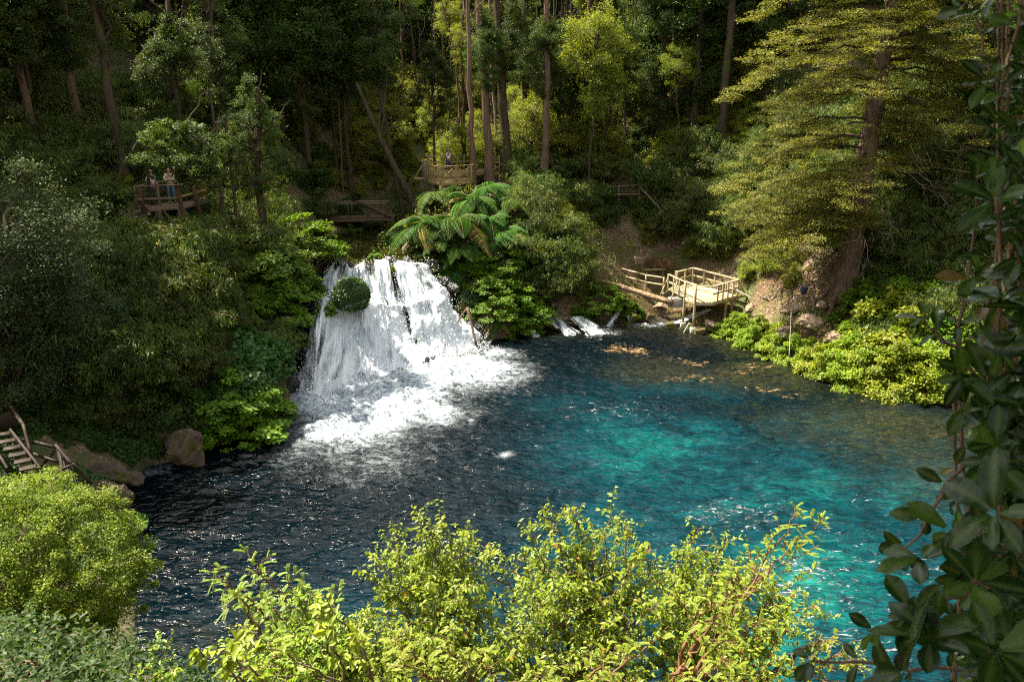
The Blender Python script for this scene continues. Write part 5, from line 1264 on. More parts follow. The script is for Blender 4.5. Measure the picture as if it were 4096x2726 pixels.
def climber():
    r = rng_(31); g = Geo(); mids = []
    base = at_t(4130, 2726, 3.0); bx, by = base[0], base[1]; zb = ground_at(bx, by)
    th = thing("tree", "dark rough tree trunk at the right edge close to the camera", "tree", (bx, by, zb))
    tr = Geo(); n = 30; t = np.linspace(0, 1, n); H = 7.5
    pts = np.stack([.10 * np.sin(t * 3) + .06 * t, .03 * np.sin(t * 5), H * t - .3], -1)
    tr.tube(pts, .21 - .05 * t + .008 * r.normal(size=n), 14); obj("trunk", tr.mesh("trunk", M['bark'], True), th)
    cl = thing("climbing_plant", "climbing plant with large dark glossy leaves covering the near trunk at the right edge", "climbing plant", (bx - .25, by, zb))
    st = Geo()
    off = np.array([bx - .25, by, zb])
    paths = []
    for k, (px0, px1, t0) in enumerate([(3830, 3900, 2.9), (3860, 3850, 2.85), (3950, 4020, 2.7), (4030, 4000, 2.6), (3840, 4030, 2.4), (4060, 4060, 2.5), (3930, 4080, 2.3)]):
        m = 24; s = np.linspace(0, 1, m)
        q = np.array([at_t(px0 + (px1 - px0) * f + 40 * math.sin(f * 7 + k), 2850 - f * (3000 if k > 1 else 2100), t0) for f in s]) + r.normal(0, .008, (m, 3))
        st.tube(q, np.linspace(.009, .004, m), 5, .3); paths.append(q)
    # side shoots that reach out over the view
    shoots = [((3950, 1750), (3620, 2190), 2.2), ((3900, 2700), (3250, 2640), 2.3), ((3980, 2300), (3500, 2520), 1.9), ((3900, 1500), (3690, 1270), 2.6), ((4000, 400), (3900, 60), 2.4), ((4000, 2100), (3800, 2120), 2.0), ((3950, 2600), (3650, 2450), 1.7)]
    whorls = []
    for a, b, tt in shoots:
        A_, B_ = at_t(*a, tt * 1.03), at_t(*b, tt); q = limb(st, A_, B_, .007, .0035, r, 5, .15, 8); whorls.append((B_, unit(B_ - A_), tt, 5))
        for f in (3, 5): whorls.append((q[f], unit(B_ - A_), tt, 2))
    for q in paths:
        for f in range(1, 24, 2): whorls.append((q[f], unit(np.array([-.7, -.35, .45]) + r.normal(0, .5, 3)), 2.6, 2))
    for i in range(230):
        py = r.uniform(-60, 2760); px = 4150 - abs(r.normal(0, 105)) - (90 if 1500 < py < 2700 else 0) * r.random()
        whorls.append((at_t(px, py, r.uniform(2.0, 2.8)), unit(np.array([-.5, -.5, .4]) + r.normal(0, .5, 3)), 2.4, 4))
    for c, d, tt, n in whorls:
        a0 = r.uniform(0, 6.28); e1 = unit(np.cross(d, [.3, .2, 1])); e2 = np.cross(d, e1)
        big = r.uniform(.7, 1.15)
        for k in range(n):
            a = a0 + k * 2.4; ax = unit(d * r.uniform(.15, .8) + (e1 * math.cos(a) + e2 * math.sin(a)))
            nr = unit(d * .8 + np.array([0, -.25, .75]) + r.normal(0, .2, 3)); L = .08 * big * r.uniform(.45, 1.25)
            mids.append(big_leaf(g, r, c + ax * .012, ax, nr, L, L * .5, float(np.clip(.45 + r.normal(0, .2), 0, .93)) if r.random() > .03 else 1.0))
    # the large whorls low on the right
    for (px, py, tt, sc_, n) in [(3720, 2560, 1.6, 1.1, 6), (3900, 2330, 1.75, 1.0, 6), (3680, 2240, 1.9, .85, 5), (3980, 2050, 1.8, 1.0, 6), (3980, 2600, 1.6, 1.15, 6), (3990, 1850, 2.0, .8, 5), (3620, 2690, 1.55, 1.2, 5), (4010, 1600, 2.1, .8, 5), (4000, 1200, 2.2, .9, 6), (3960, 800, 2.3, .8, 5)]:
        c = at_t(px, py, tt); d = unit(np.array([-.45, -.1, .75]) + r.normal(0, .25, 3)); e1 = unit(np.cross(d, [0, 0, 1])); e2 = np.cross(d, e1)
        for k in range(n):
            a = k * 2.4 + px; ax = unit(d * r.uniform(.1, .7) - np.array([0, 0, .15]) + e1 * math.cos(a) + e2 * math.sin(a)); L = .115 * sc_ * r.uniform(.55, 1.2)
            mids.append(big_leaf(g, r, c + ax * .012, ax, unit(d + r.normal(0, .15, 3)), L, L * .5, float(np.clip(.5 + r.normal(0, .16), 0, .93))))
    me = g.mesh("leaves", M['gloss'], True); me.attributes.new("mid", 'FLOAT', 'POINT').data.foreach_set("value", np.concatenate(mids))
    for nm, m_ in (("leaves", me), ("stems", st.mesh("stems", M['bark_red'], True))):
        o = obj(nm, m_, cl); o.matrix_parent_inverse = Matrix.Translation(-Vector(off))
climber()
# unseen tree added overhead to shade the climbing plant
def overhead():
    p = at_t(3900, 1700, 2.3) + SUN_DIR * 5.5
    r = rng_(3); lv, br = LIB['broad'][0]
    base = np.array([p[0] + .3, -1.5, ground_at(p[0] + .3, -1.5)])
    th = thing("tree", "unseen leafy tree added over the viewpoint to shade the near climbing plant", "tree", base)
    obj("trunk", trunk_mesh(r, (0, 0, -.4), (p[0] - base[0], p[1] - base[1] - .8, p[2] - base[2] + .6), .22, .1, M['bark'])[0], th)
    c = obj("crown", lv, th, p - base - np.array([0, 0, 2.0]), (0, 0, 1), (.75, .75, .5)); obj("branches", br, c)
    for q, sc_ in (((3.2, 2.6, 16.4), (1.0, .9, .45)), ((5.2, 4.0, 15.8), (.9, .9, .5)), ((1.0, .2, 16.8), (.9, .9, .4)), ((4.2, .6, 14.5), (.9, .8, .5))):
        c = obj("crown", LIB['broad'][1][0], th, np.array(q) - base, (0, 0, q[0]), sc_)
    obj("bough", (lambda g: (limb(g, (p[0] - base[0], p[1] - base[1] - .8, p[2] - base[2] + .4), (5.2 - base[0], 4 - base[1], 17.2 - base[2]), .1, .04, r), g)[1])(Geo()).mesh("bough", M['bark'], True), th)
overhead()

def near_growth():
    r = rng_(88); n = 60000; P = np.stack([r.uniform(-11, -2.6, n), r.uniform(2.5, 15, n)], -1); P = P[sdist(P) > .1]; n = len(P)
    z = gz(P[:, 0], P[:, 1]) + .5 * r.random(n) ** 1.4; nr = unit(np.array([0, 0, 1.0]) + r.normal(0, .5, (n, 3)))
    g = Geo(); g.leaves(np.concatenate([P, z[:, None]], -1), unit(np.cross(nr, rdir(r, n))), nr, .05 * r.uniform(.6, 1.4, n), .03, np.clip(.05 + r.normal(0, .08, n), 0, .93), 'fold', .15)
    tag(obj("undergrowth", g.mesh("near_undergrowth", M['broad'])), kind='stuff')
near_growth()
# ---------------------------------------------------------------- rocks, logs
def rock_mesh(seed, rx, ry, rz, mat, sub=40, amp=1.3, facet=.5):
    r = rng_(seed); g = Geo(); nu, nv = sub, sub // 2
    U, V = np.meshgrid(np.linspace(0, 2 * np.pi, nu + 1)[:-1], np.linspace(-np.pi / 2, np.pi / 2, nv), indexing='ij')
    d = np.stack([np.cos(U) * np.cos(V), np.sin(U) * np.cos(V), np.sin(V)], -1)
    pl = rdir(r, 12); off = r.uniform(.5, .9, 12)
    k = np.min(np.where((d @ pl.T) > .05, off / np.maximum(d @ pl.T, .05), 9), -1)      # cut by planes: angular faces
    k = np.minimum(k, 1.25) * (1 + amp * .35 * (fbm(d * 2.3 + seed, 4) - .5) + .22 * (fbm(d * 7 + seed, 4) - .5))
    p = d * k[..., None] * np.array([rx, ry, rz])
    i, j = np.meshgrid(np.arange(nu), np.arange(nv - 1), indexing='ij'); i2 = (i + 1) % nu
    g.add(p.reshape(-1, 3), np.stack([i * nv + j, i2 * nv + j, i2 * nv + j + 1, i * nv + j + 1], -1).reshape(-1, 4))
    me = g.mesh("rock", mat); me.polygons.foreach_set("use_smooth", [False] * len(me.polygons)); return me
def rock(px, py, rx, ry, rz, label, mat='rock', seed=0, t=None, dz=None, rot=0, name="boulder"):
    p = hit(px, py) if t is None else at_t(px, py, t)
    o = obj(name, rock_mesh(seed, rx, ry, rz, M[mat]), None, (p[0], p[1], p[2] + (rz * .3 if dz is None else dz)), (0, 0, rot))
    return tag(o, label, "rock")
rock(735, 1795, .95, .75, .95, "large brown angular boulder at the edge of the dark water", 'rock', 3, 31.8, 0, .4)
rock(660, 1740, .5, .5, .4, "smaller brown boulder leaning behind the large angular one", 'rock', 4, 32.4, 0)
rock(715, 1715, .3, .3, .2, "small flat brown rock on top behind the large angular boulder", 'rock', 5, 33.0, 0)
rock(600, 1720, .35, .3, .25, "mossy brown stone left of the boulders", 'rock', 6, 32.6, 0)
rock(670, 1830, .28, .25, .3, "mossy rock standing in the side cascade", 'moss', 7, 32.2, -.1)
rock(440, 1890, .85, .55, .42, "broad flat brown rock with moss at its foot beside the dark water", 'rock', 8, 29.4, 0, .3)
rock(520, 1910, .5, .4, .36, "mossy end of the broad flat rock", 'rock', 9, 29.9, -.1)
rock(370, 1830, .25, .25, .22, "small mossy stone behind the broad flat rock", 'moss', 10, 31.2)
rock(440, 1845, .22, .2, .18, "rounded mossy stone in the little stream", 'moss', 11, 31.6)
rock(300, 1800, .4, .3, .3, "mossy stone below the pole fence at the left", 'moss', 12, 30.5)
rock(470, 1990, .55, .5, .6, "mossy rock face behind the fine leaved bush", 'rock', 13, 26.5, -.1)
rock(400, 1960, .6, .4, .3, "reddish brown flat rocks between the fence and the bush", 'rock', 14, 27.5)
rock(870, 1330, .45, .4, .35, "dark brown rock in the vegetation of the left bank", 'rock', 15, 39.3); rock(900, 1280, .4, .3, .3, "upper dark rock under the small fern on the left bank", 'rock', 16, 40)
rock(1165, 1560, .55, .6, .7, "black wet rock at the left foot of the falls", 'rock_wet', 17, 39.3, 0, .2)
rock(1395, 1070, .5, .5, .42, "black wet rock dividing the water at the lip of the falls", 'rock_wet', 18, 46.8, .1)
rock(1548, 1105, .4, .4, .6, "ochre mossy rock standing between two streams at the lip of the falls", 'moss', 19, 46.6, 0)
rock(1705, 1450, .28, .25, .25, "small dark rock in the foam at the foot of the falls", 'rock_wet', 20, 43.4, .05); rock(1735, 1432, .16, .15, .14, "tiny dark rock beside the small one in the foam", 'rock_wet', 21, 43.9, .05)
plant('lime', "leafy_bush", "small yellow green bush growing on the mossy rock at the lip of the falls", "bush", at_t(1553, 1075, 46.7) - [0, 0, .1], .27)
plant('maple', "leafy_bush", "green bush at the right end of the lip of the falls", "bush", at_t(1500, 1030, 48.2) - [0, 0, .2], .3)
for i, (px, py, rx, rz, t, mt, lab) in enumerate([(2840, 1300, .5, .4, 49.2, 'rock_tan', "pale rock on the bank below the lower deck"), (3000, 1235, .35, .3, 48.6, 'rock_tan', "pale stone right of the deck posts"), (3170, 1235, .7, .35, 45.6, 'rock_tan', "pale brown outcrop on the sunny right bank"), (3230, 1290, .7, .4, 44.4, 'rock_tan', "large sunlit outcrop in the middle of the right bank"),
      (3140, 1325, .55, .35, 44.6, 'rock', "dark cleft rock left of the large sunlit outcrop"), (3340, 1365, .7, .4, 42.6, 'rock_tan', "brown outcrop above the lime shrubs on the right bank"), (3270, 1400, .4, .4, 42.6, 'moss', "mossy rock low on the right bank"), (3080, 1190, .4, .25, 47, 'rock_tan', "low pale stone near the backpack"),
      (2690, 1305, .4, .3, 50.2, 'moss', "orange mossy rock at the water in front of the deck"), (2800, 1325, .45, .35, 49.2, 'moss', "mossy rock under the two round deck posts"), (2600, 1265, .3, .25, 51.2, 'moss', "mossy stone right of the little cascade"), (2530, 1275, .32, .3, 51.4, 'moss', "yellow mossy stone between the little cascades"), (2160, 1310, .3, .25, 50.8, 'rock_wet', "wet dark stone in the left small cascade"), (2300, 1300, .3, .22, 51, 'rock_wet', "wet dark stone in the middle small cascade"),
      (2640, 1225, .5, .3, 52, 'rock_tan', "brown earth rock between the log and the water"), (3290, 1215, .35, .2, 45.8, 'rock_tan', "small stone by the roots of the big tree")]):
    rock(px, py, rx, rx * .85, rz, lab, mt, 40 + i, t, 0)
for i in range(34):      # loose stones on the bare bank
    r = rng_(900 + i); px, py = [(2750 + r.uniform(0, 640), 1180 + r.uniform(0, 190)), (560 + r.uniform(-250, 60), 1790 + r.uniform(-50, 100))][i % 3 == 2]
    p = hit(px, py)
    if p[2] > .05: tag(obj("stone", rock_mesh(300 + i % 6, r.uniform(.08, .2), r.uniform(.08, .16), r.uniform(.05, .12), M['rock_tan' if i % 3 != 2 else 'rock'], 12), None, p), "loose stone lying on the bare earth of the bank", "stone", "loose stones on the bare banks")
def log(px0, py0, t0, px1, py1, t1, r0, r1, label, mat='log', curve=.15, name="fallen_log", k=10):
    a, b = at_t(px0, py0, t0), at_t(px1, py1, t1); r = rng_(int(px0)); g = Geo(); c = (a + b) / 2; n = 10; t = np.linspace(0, 1, n)[:, None]
    p = a + (b - a) * t - c + np.array([0, 0, 1]) * np.sin(t * 3.14) * curve * .3 + r.normal(0, r0 * .12, (n, 3))
    g.tube(p, np.linspace(r0, r1, n) * r.uniform(.88, 1.1, n), k, .3, cap=True)
    o = obj(name, g.mesh(name, M[mat], True), None, c); return tag(o, label, "log")
log(2380, 1118, 53.3, 2690, 1212, 50.6, .13, .2, "long bare weathered log lying in front of the pole fence")
log(2050, 1238, 51.3, 2250, 1275, 50.8, .12, .12, "slim fallen trunk lying across the small cascades", 'bark_pale'); log(2255, 1292, 50.8, 2325, 1300, 50.6, .09, .08, "short end of a broken log at the water", 'bark_red')
log(2160, 1290, 50.6, 2220, 1314, 50.2, .15, .13, "mossy cut log lying in the small cascade", 'moss_bark'); log(1905, 1380, 45.6, 1870, 1230, 46.2, .07, .09, "thin bare trunk standing at the foot of the ferns", 'bark_red')
log(1830, 1290, 46, 1870, 1230, 46.4, .04, .05, "short leaning stick beside the thin bare trunk", 'bark_red')
log(2560, 1100, 55.5, 2493, 930, 57.5, .30, .26, "bright green moss covered trunk leaning left behind the waste basket", 'moss_bark', name="mossy_trunk"); log(2570, 1060, 57, 2562, 900, 58.5, .17, .14, "thin mossy trunk just behind the basket", 'moss_bark', name="mossy_trunk")
log(2445, 1010, 56, 2505, 930, 58, .14, .12, "dark dead trunk leaning right beside the mossy trunk", 'bark', name="dead_trunk")
log(3420, 985, 46, 3640, 985, 44.6, .16, .10, "bare horizontal branch sticking out right of the big trunk", 'bark_red'); log(3395, 1175, 45.5, 3465, 1140, 45, .12, .07, "grey dead root wood at the right foot of the big trunk", 'bark_pale')
log(2727, 1345, 49.4, 2758, 1290, 49.6, .04, .03, "short pale stick leaning at the waterline below the deck", 'twig_white', name="stick"); log(3156, 1430, 42.4, 3165, 1240, 43.6, .016, .012, "thin pale pole standing upright at the right waterline", 'twig_white', name="pole")
log(2920, 1150, 50, 3010, 1195, 48.8, .05, .03, "dead forked branch lying on the bank right of the deck", 'twig_white', name="stick"); log(650, 1430, 34.5, 800, 1600, 33.5, .03, .02, "thin pale cane slanting through the bamboo of the left bank", 'twig_white', name="cane")
for i, (u_, v_, sz) in enumerate([(0, .12, .4), (0, .3, .5), (0, .5, .45), (0, .7, .5), (0, .88, .4), (1, .05, .5), (1, .2, .45), (1, .36, .5), (1, .52, .45), (1, .68, .4), (1, .84, .35), (.2, .0, .45), (.36, .0, .3), (.7, .02, .35), (.85, .0, .4)]):
    q = fall_surface(np.array([float(u_)]), np.array([float(v_)]), 0.0)[0]; q = q + np.array([(-.25, .25)[u_ > .5] if u_ in (0, 1) else 0, .1, -.1])
    tag(obj("boulder", rock_mesh(500 + i, sz, sz * .8, sz * .8, M['rock_wet'] if i % 4 else M['moss'], 22), None, q, (0, 0, i * 1.3)), "wet dark rock along the edge of the falling water" if i % 4 else "mossy ochre rock along the edge of the falling water", "rock", "rocks along the edge of the falls")
# uprooted root plate / dark mossy mound on the upper path
rock(2560, 760, 1.5, .9, 1.75, "dark mound of earth and roots with yellow moss beside the upper path", 'rock', 71, 63, .2, 0, "root_mound")
# dark blue backpack on the bank
def backpack():
    p = hit(3215, 1175); th = thing("backpack", "small dark blue backpack lying on the sunny bank by the big tree", "backpack", p)
    for nm, dim, off, mt in (("bag", (.2, .15, .26), (0, 0, .22), 'cloth_navy'), ("front_pocket", (.14, .06, .12), (0, -.16, .15), 'cloth_black')):
        g = Geo(); nu, nv = 20, 12; U, V = np.meshgrid(np.linspace(0, 2 * np.pi, nu + 1)[:-1], np.linspace(-np.pi / 2, np.pi / 2, nv), indexing='ij')
        sp = lambda x: np.sign(x) * np.abs(x) ** .6
        q = np.stack([sp(np.cos(U)) * sp(np.cos(V)) * dim[0], sp(np.sin(U)) * sp(np.cos(V)) * dim[1], sp(np.sin(V)) * dim[2]], -1) + np.array(off)
        i, j = np.meshgrid(np.arange(nu), np.arange(nv - 1), indexing='ij'); i2 = (i + 1) % nu
        g.add(q.reshape(-1, 3), np.stack([i * nv + j, i2 * nv + j, i2 * nv + j + 1, i * nv + j + 1], -1).reshape(-1, 4)); obj(nm, g.mesh(nm, M[mt], True), th)
    g = Geo(); g.tube([(-.05, 0, .46), (0, 0, .53), (.05, 0, .46)], .012, 6); obj("handle", g.mesh("handle", M['cloth_black'], True), th)
backpack()
# single big lobed leaf at the water on the left
def gunnera():
    p = at_t(558, 2088, 26.0); th = thing("giant_rhubarb", "single lobed round leaf on a stalk over the dark water at the left", "plant", (p[0] - .25, p[1], .05)); o = np.array([p[0] - .25, p[1], .05])
    g = Geo(); n = 64; a = np.linspace(0, 2 * np.pi, n, endpoint=False); rr = .27 * (1 + .2 * np.abs(np.sin(a * 4.5)) ** .6 * 1 - .25 * np.exp(-((a - 4.7) / .3) ** 2))
    e1, e2, e3 = np.array([1, 0, 0]), np.array([0, .55, .83]), np.array([0, -.83, .55])
    ring = [p - o + (e1 * math.cos(x) + e2 * math.sin(x)) * q * f + e3 * (.06 * f * f + .012 * math.cos(x * 9) * f) for f in (.05, .5, 1) for x, q in zip(a, rr)]
    fs = [[k * n + i, k * n + (i + 1) % n, (k + 1) * n + (i + 1) % n, (k + 1) * n + i] for k in range(2) for i in range(n)]
    g.add(ring, fs, np.full(3 * n, .5)); obj("leaf_blade", g.mesh("leaf_blade", M['fern'], True), th)
    g = Geo(); g.tube([(0, 0, 0), (.05, .02, (p[2] - o[2]) * .6), p - o], .015, 5); obj("stalk", g.mesh("stalk", M['twig'], True), th)
gunnera()

# ---------------------------------------------------------------- timber work
class Work:
    """a wooden structure: Empty at its base, every visible part a mesh of its own"""
    def __init__(s, name, label, cat, origin):
        s.o = np.asarray(origin, float); s.t = thing(name, label, cat, s.o)
    def beam(s, part, p, q, w, h, mat='pine', up=(0, 0, 1)):
        c = (np.asarray(p, float) + np.asarray(q, float)) / 2; g = Geo(); r = (abs(math.sin(c[0] * 91 + c[2] * 37 + c[1])) - .5) * .8
        d = unit(np.asarray(q, float) - p); L = np.linalg.norm(np.asarray(q, float) - p)
        g.beam((0, 0, -L / 2), (0, 0, L / 2), w, h, (0, 1, 0), r)
        o = obj(part, g.mesh(part, M[mat]), s.t, c - s.o)
        upv = np.asarray(up, float)
        if abs(np.dot(d, upv)) > .95: upv = np.array([0, 1.0, 0])
        x = unit(np.cross(d, upv)); y = np.cross(x, d)      # local z = d, width axis = x, height axis = y
        x = np.cross(y, d)
        m = Matrix(((x[0], y[0], d[0]), (x[1], y[1], d[1]), (x[2], y[2], d[2]))); o.rotation_euler = m.to_euler()
        bv = o.modifiers.new("bevel", 'BEVEL'); bv.width = min(w, h) * .08; bv.segments = 1
        return o
    def pole(s, part, p, q, r0, mat='pine', r1=None):
        c = (np.asarray(p, float) + np.asarray(q, float)) / 2; g = Geo(); t = np.linspace(0, 1, 5)[:, None]
        g.tube(np.asarray(p) - c + (np.asarray(q, float) - p) * t, np.linspace(r0, r1 or r0, 5), 10, 0, True)
        return obj(part, g.mesh(part, M[mat], True), s.t, c - s.o)
    def floor(s, poly, z, mat='pine', dirv=(1, 0), pw=.14, th=.05, part="deck_board"):
        """boards across the polygon; each board is cut to the outline"""
        poly = np.asarray(poly, float); d = unit(np.asarray(dirv, float)); n = np.array([-d[1], d[0]])
        lo, hi = (poly @ n).min(), (poly @ n).max(); k = 0; x = lo + pw / 2
        while x < hi:
            pts = []
            for a, b in zip(poly, np.roll(poly, -1, 0)):
                fa, fb = a @ n - x, b @ n - x
                if fa * fb < 0: pts.append((a + (b - a) * fa / (fa - fb)) @ d)
            if len(pts) >= 2:
                a, b = min(pts), max(pts)
                if b - a > .1: s.beam(part, (*(d * a + n * x), z - th / 2), (*(d * b + n * x), z - th / 2), pw - .012, th, mat)
            x += pw; k += 1
    def rail(s, a, b, z, h=1.0, n=3, mat='pine', mid=(.5,), cap=(.14, .045), post=(.09, .09), ends=(True, True), down=.15, z2=None):
        a = np.array([a[0], a[1], z]); b = np.array([b[0], b[1], z if z2 is None else z2]); u = np.array([0, 0, 1.0])
        s.beam("top_rail", a + u * h, b + u * h, cap[0], cap[1], mat)
        for m in mid: s.beam("mid_rail", a + u * h * m, b + u * h * m, .035, .11, mat)
        for i in range(n + 1):
            if (i == 0 and not ends[0]) or (i == n and not ends[1]): continue
            p = a + (b - a) * i / n; s.beam("railing_post", p - u * down, p + u * (h - .024), post[0], post[1], mat)
XY = lambda px, py, z: at_z(px, py, z)[:2]

# --- the new yellow deck at the right, over the water
Z = 2.0
A, B, Cc, D, E, F = XY(2739, 1187, Z), XY(2780, 1207, Z), XY(2849, 1208, Z), XY(2950, 1180, Z), XY(2770, 1129, Z), XY(2706, 1146, Z)
G_, H_ = XY(2671, 1153, Z), XY(2700, 1141, Z)
w = Work("viewing_deck", "new pale yellow timber viewing deck with railings over the water at the right", "deck", (12.0, 49.5, .3))
w.floor([A, B, Cc, D, E, F], Z, dirv=unit(D - E))
w.floor([G_, A * .98 + F * .02, F, H_], Z - .03, dirv=unit(A - G_))
for a, b in ((A, B), (B, Cc), (Cc, D), (D, E)): w.beam("edge_beam", (*a, Z - .14), (*b, Z - .14), .05, .17)
w.beam("edge_beam", (*(D + unit(D - Cc) * 1.0), Z - .16), (*Cc, Z - .17), .06, .14)
w.rail(E, D, Z, 1.0, 4, cap=(.24, .05), mid=(.5,)); w.rail(D, Cc, Z, 1.0, 5, ends=(False, False), mid=(.5,)); w.rail(Cc, B, Z, 1.0, 1, ends=(False, False), mid=()); w.rail(B, A, Z, 1.0, 1, ends=(False, False), mid=())
w.rail(E, F, Z, 1.0, 2, ends=(False, True)); w.rail(F, H_, Z - .03, 1.0, 1, ends=(False, True)); w.rail(G_, A, Z - .03, .98, 3, ends=(True, False), mid=(.5,))
for q in (A, B): w.pole("round_post", (*q, .35), (*q, Z + 1.0), .075, 'pine')
for q in (Cc * .45 + D * .55, Cc * .2 + D * .8, D * .9 + E * .1, E * .7 + D * .3): w.pole("round_post", (*q, ground_at(*q) - .2), (*q, Z - .1), .09, 'pine_dull')
for q, z in ((A, .36), (B, .36), (Cc * .45 + D * .55, ground_at(*(Cc * .45 + D * .55)) + .15)):
    w.beam("concrete_footing", (q[0], q[1], z - .55), (q[0], q[1], z), .36, .36, 'concrete')
for f in (.25, .5, .75): # slanting braces outside the back rail
    q = E + (D - E) * f; o = unit(np.array([(D - E)[1], -(D - E)[0]])) * -.75
    if (o @ (q - (A + D) / 2)) < 0: o = -o
    w.beam("brace", (*(q + o), Z - .1), (*q, Z + .75), .05, .08); w.beam("brace", (*(q + o * 1.05), Z - .12), (*q, Z - .12), .06, .08)
q = D; o = unit(D - Cc) * .85; w.beam("brace", (*(q + o), Z - .1), (*q, Z + .9), .05, .08)
o = np.array([-.55, -.6]); w.beam("brace", (*(G_ + o), Z - .25), (*G_, Z + .75), .05, .09); w.beam("brace", (*(G_ + o), Z - .27), (*(G_ + o * -.3), Z - .2), .06, .09)
q = G_ * .45 + A * .55; o = np.array([-.5, -.6]); w.beam("brace", (*(q + o), Z - .35), (*q, Z + .75), .05, .09); w.beam("brace", (*(q + o), Z - .37), (*(q + o * -.4), Z - .25), .06, .09)
q = (G_ + A) / 2 - np.array([.1, .35]); g = ground_at(*q); w.beam("concrete_block", (q[0] - .45, q[1], Z - .55), (q[0] + .5, q[1] - .1, Z - .55), .4, .6, 'concrete')
# --- pole fence on the left of it
def pole_fence(label, pts, zs, rad, mat, h=.95, mids=(.5,), name="pole_fence"):
    o = (*pts[0], zs[0]); w = Work(name, label, "fence", o)
    for i, (p, z) in enumerate(zip(pts, zs)):
        w.pole("post", (*p, z - .3), (*p, z + h + .04), rad * 1.15, mat)
        if i:
            for m in (1.0,) + tuple(mids): w.pole("rail", (*pts[i - 1], zs[i - 1] + h * m), (*p, z + h * m), rad, mat)
    return w
zf = [1.9, 1.85, 1.8, 1.8]
pf = [XY(2393, 1104, zf[0]), XY(2463, 1122, zf[1]), XY(2582, 1156, zf[2]), XY(2653, 1168, zf[3])]
pole_fence("yellow pole fence of two rails running left from the viewing deck", pf, zf, .055, 'pine')
# path platform soil under the fence is the ground; a plank bench behind
w = Work("bench", "low plank bench behind the pole fence", "bench", at_t(2620, 1098, 54.5))
o = w.o; w.beam("seat", o + [-.75, 0, .35], o + [.75, .1, .35], .3, .06, 'pine_dull'); w.pole("leg", o + [-.55, 0, -.2], o + [-.55, 0, .32], .07, 'wood_grey'); w.pole("leg", o + [.55, .1, -.2], o + [.55, .1, .32], .07, 'wood_grey')
# waste basket of boards hung in front of the mossy trunk
w = Work("waste_basket", "square wooden waste basket hanging by the mossy trunk", "basket", at_t(2558, 1054, 54.5)); o = w.o
tp, bt = .36, .24; cs = [(-1, -1), (1, -1), (1, 1), (-1, 1)]
for (x0, y0), (x1, y1) in zip(cs, cs[1:] + cs[:1]):
    for k in range(3):
        f = (k + .5) / 3; s_ = bt + (tp - bt) * f; w.beam("side_board", o + [x0 * s_, y0 * s_, .5 * f], o + [x1 * s_, y1 * s_, .5 * f], .03, .16, 'wood_grey')
w.beam("bottom_board", o + [-bt, 0, .01], o + [bt, 0, .01], bt * 2, .03, 'wood_grey'); w.pole("post", o + [.1, .35, -.9], o + [.1, .35, .9], .05, 'wood_grey')
# path hand rails above
w = Work("handrail", "single yellow rail across the path between the dark post and the thin mossy trunk", "rail", at_t(2435, 1010, 57))
w.beam("rail", at_t(2436, 973, 56.5), at_t(2560, 983, 56.5), .05, .1, 'pine_dull'); w.pole("post", at_t(2436, 1060, 56.5), at_t(2436, 965, 56.5), .05, 'wood_dark')
w = Work("handrail", "dark weathered rail descending steeply beside the path to the pole fence", "rail", at_t(2461, 1090, 54))
w.pole("rail", at_t(2400, 925, 57), at_t(2460, 1052, 54.5), .05, 'wood_dark'); w.pole("post", at_t(2461, 1095, 54.4), at_t(2461, 1045, 54.4), .055, 'wood_dark')
w = Work("handrail", "dark rail at the left end of the pole fence rising along the path", "rail", at_t(2393, 1110, 54)); w.pole("rail", at_t(2380, 1020, 55.5), at_t(2393, 1070, 54.2), .045, 'wood_dark')
w = Work("path_railing", "weathered yellow railing of the upper path in front of the root mound", "railing", at_t(2440, 800, 58))
for y in (742, 765): w.beam("rail", at_t(2432, y + 4, 58.5), at_t(2578, y - 3, 58.5), .05, .09, 'wood_grey')
w.beam("walkway_edge", at_t(2450, 778, 58.3), at_t(2560, 776, 58.3), .3, .12, 'wood_grey')
for x in (2475, 2556): w.beam("post", at_t(x, 806, 58.4), at_t(x, 741, 58.4), .08, .08, 'wood_grey')
w.beam("stair_rail", at_t(2557, 745, 58.0), at_t(2662, 858, 56.5), .06, .13, 'wood_grey')
w = Work("path_railing", "dark railing of the highest path silhouetted against the sunny clearing", "railing", at_t(2370, 730, 63))
for y in (688, 712): w.beam("rail", at_t(2350, y + 10, 64), at_t(2500, y - 22, 64), .05, .09, 'wood_dark')
for x in (2370, 2415, 2465): w.beam("post", at_t(x, 725, 64), at_t(x, 672, 64), .08, .08, 'wood_dark')

# --- upper deck over the ferns
Z = 8.49
Pf = [XY(1761, 729, Z), XY(1886, 720, Z)]; fl, fr = Pf
bl_, br_ = XY(1712, 718, Z), fr + np.array([.25, 3.2]); bb = bl_ + np.array([1.0, 2.3])
w = Work("upper_deck", "small square timber lookout on stilts above the ferns with crossed railings", "deck", (fl[0], fl[1], Z - 1.0))
w.floor([fl, fr, br_, bb, bl_], Z, 'pine_dull', dirv=unit(fr - fl))
for a, b in ((fl, fr), (bl_, fl), (fr, br_)): w.beam("edge_beam", (*a, Z - .15), (*b, Z - .15), .06, .2, 'pine_dull')
u = np.array([0, 0, 1.0]); a3, b3 = np.array([*fl, Z]), np.array([*fr, Z])
w.beam("top_rail", a3 + u * 1.03, b3 + u * 1.03, .13, .045, 'pine_dull'); w.beam("bottom_rail", a3 + u * .08, b3 + u * .08, .04, .08, 'pine_dull')
for f in (0, .5, 1): q = a3 + (b3 - a3) * f; w.beam("railing_post", q - u * .1, q + u * 1.0, .1 if f != .5 else .12, .09, 'pine_dull')
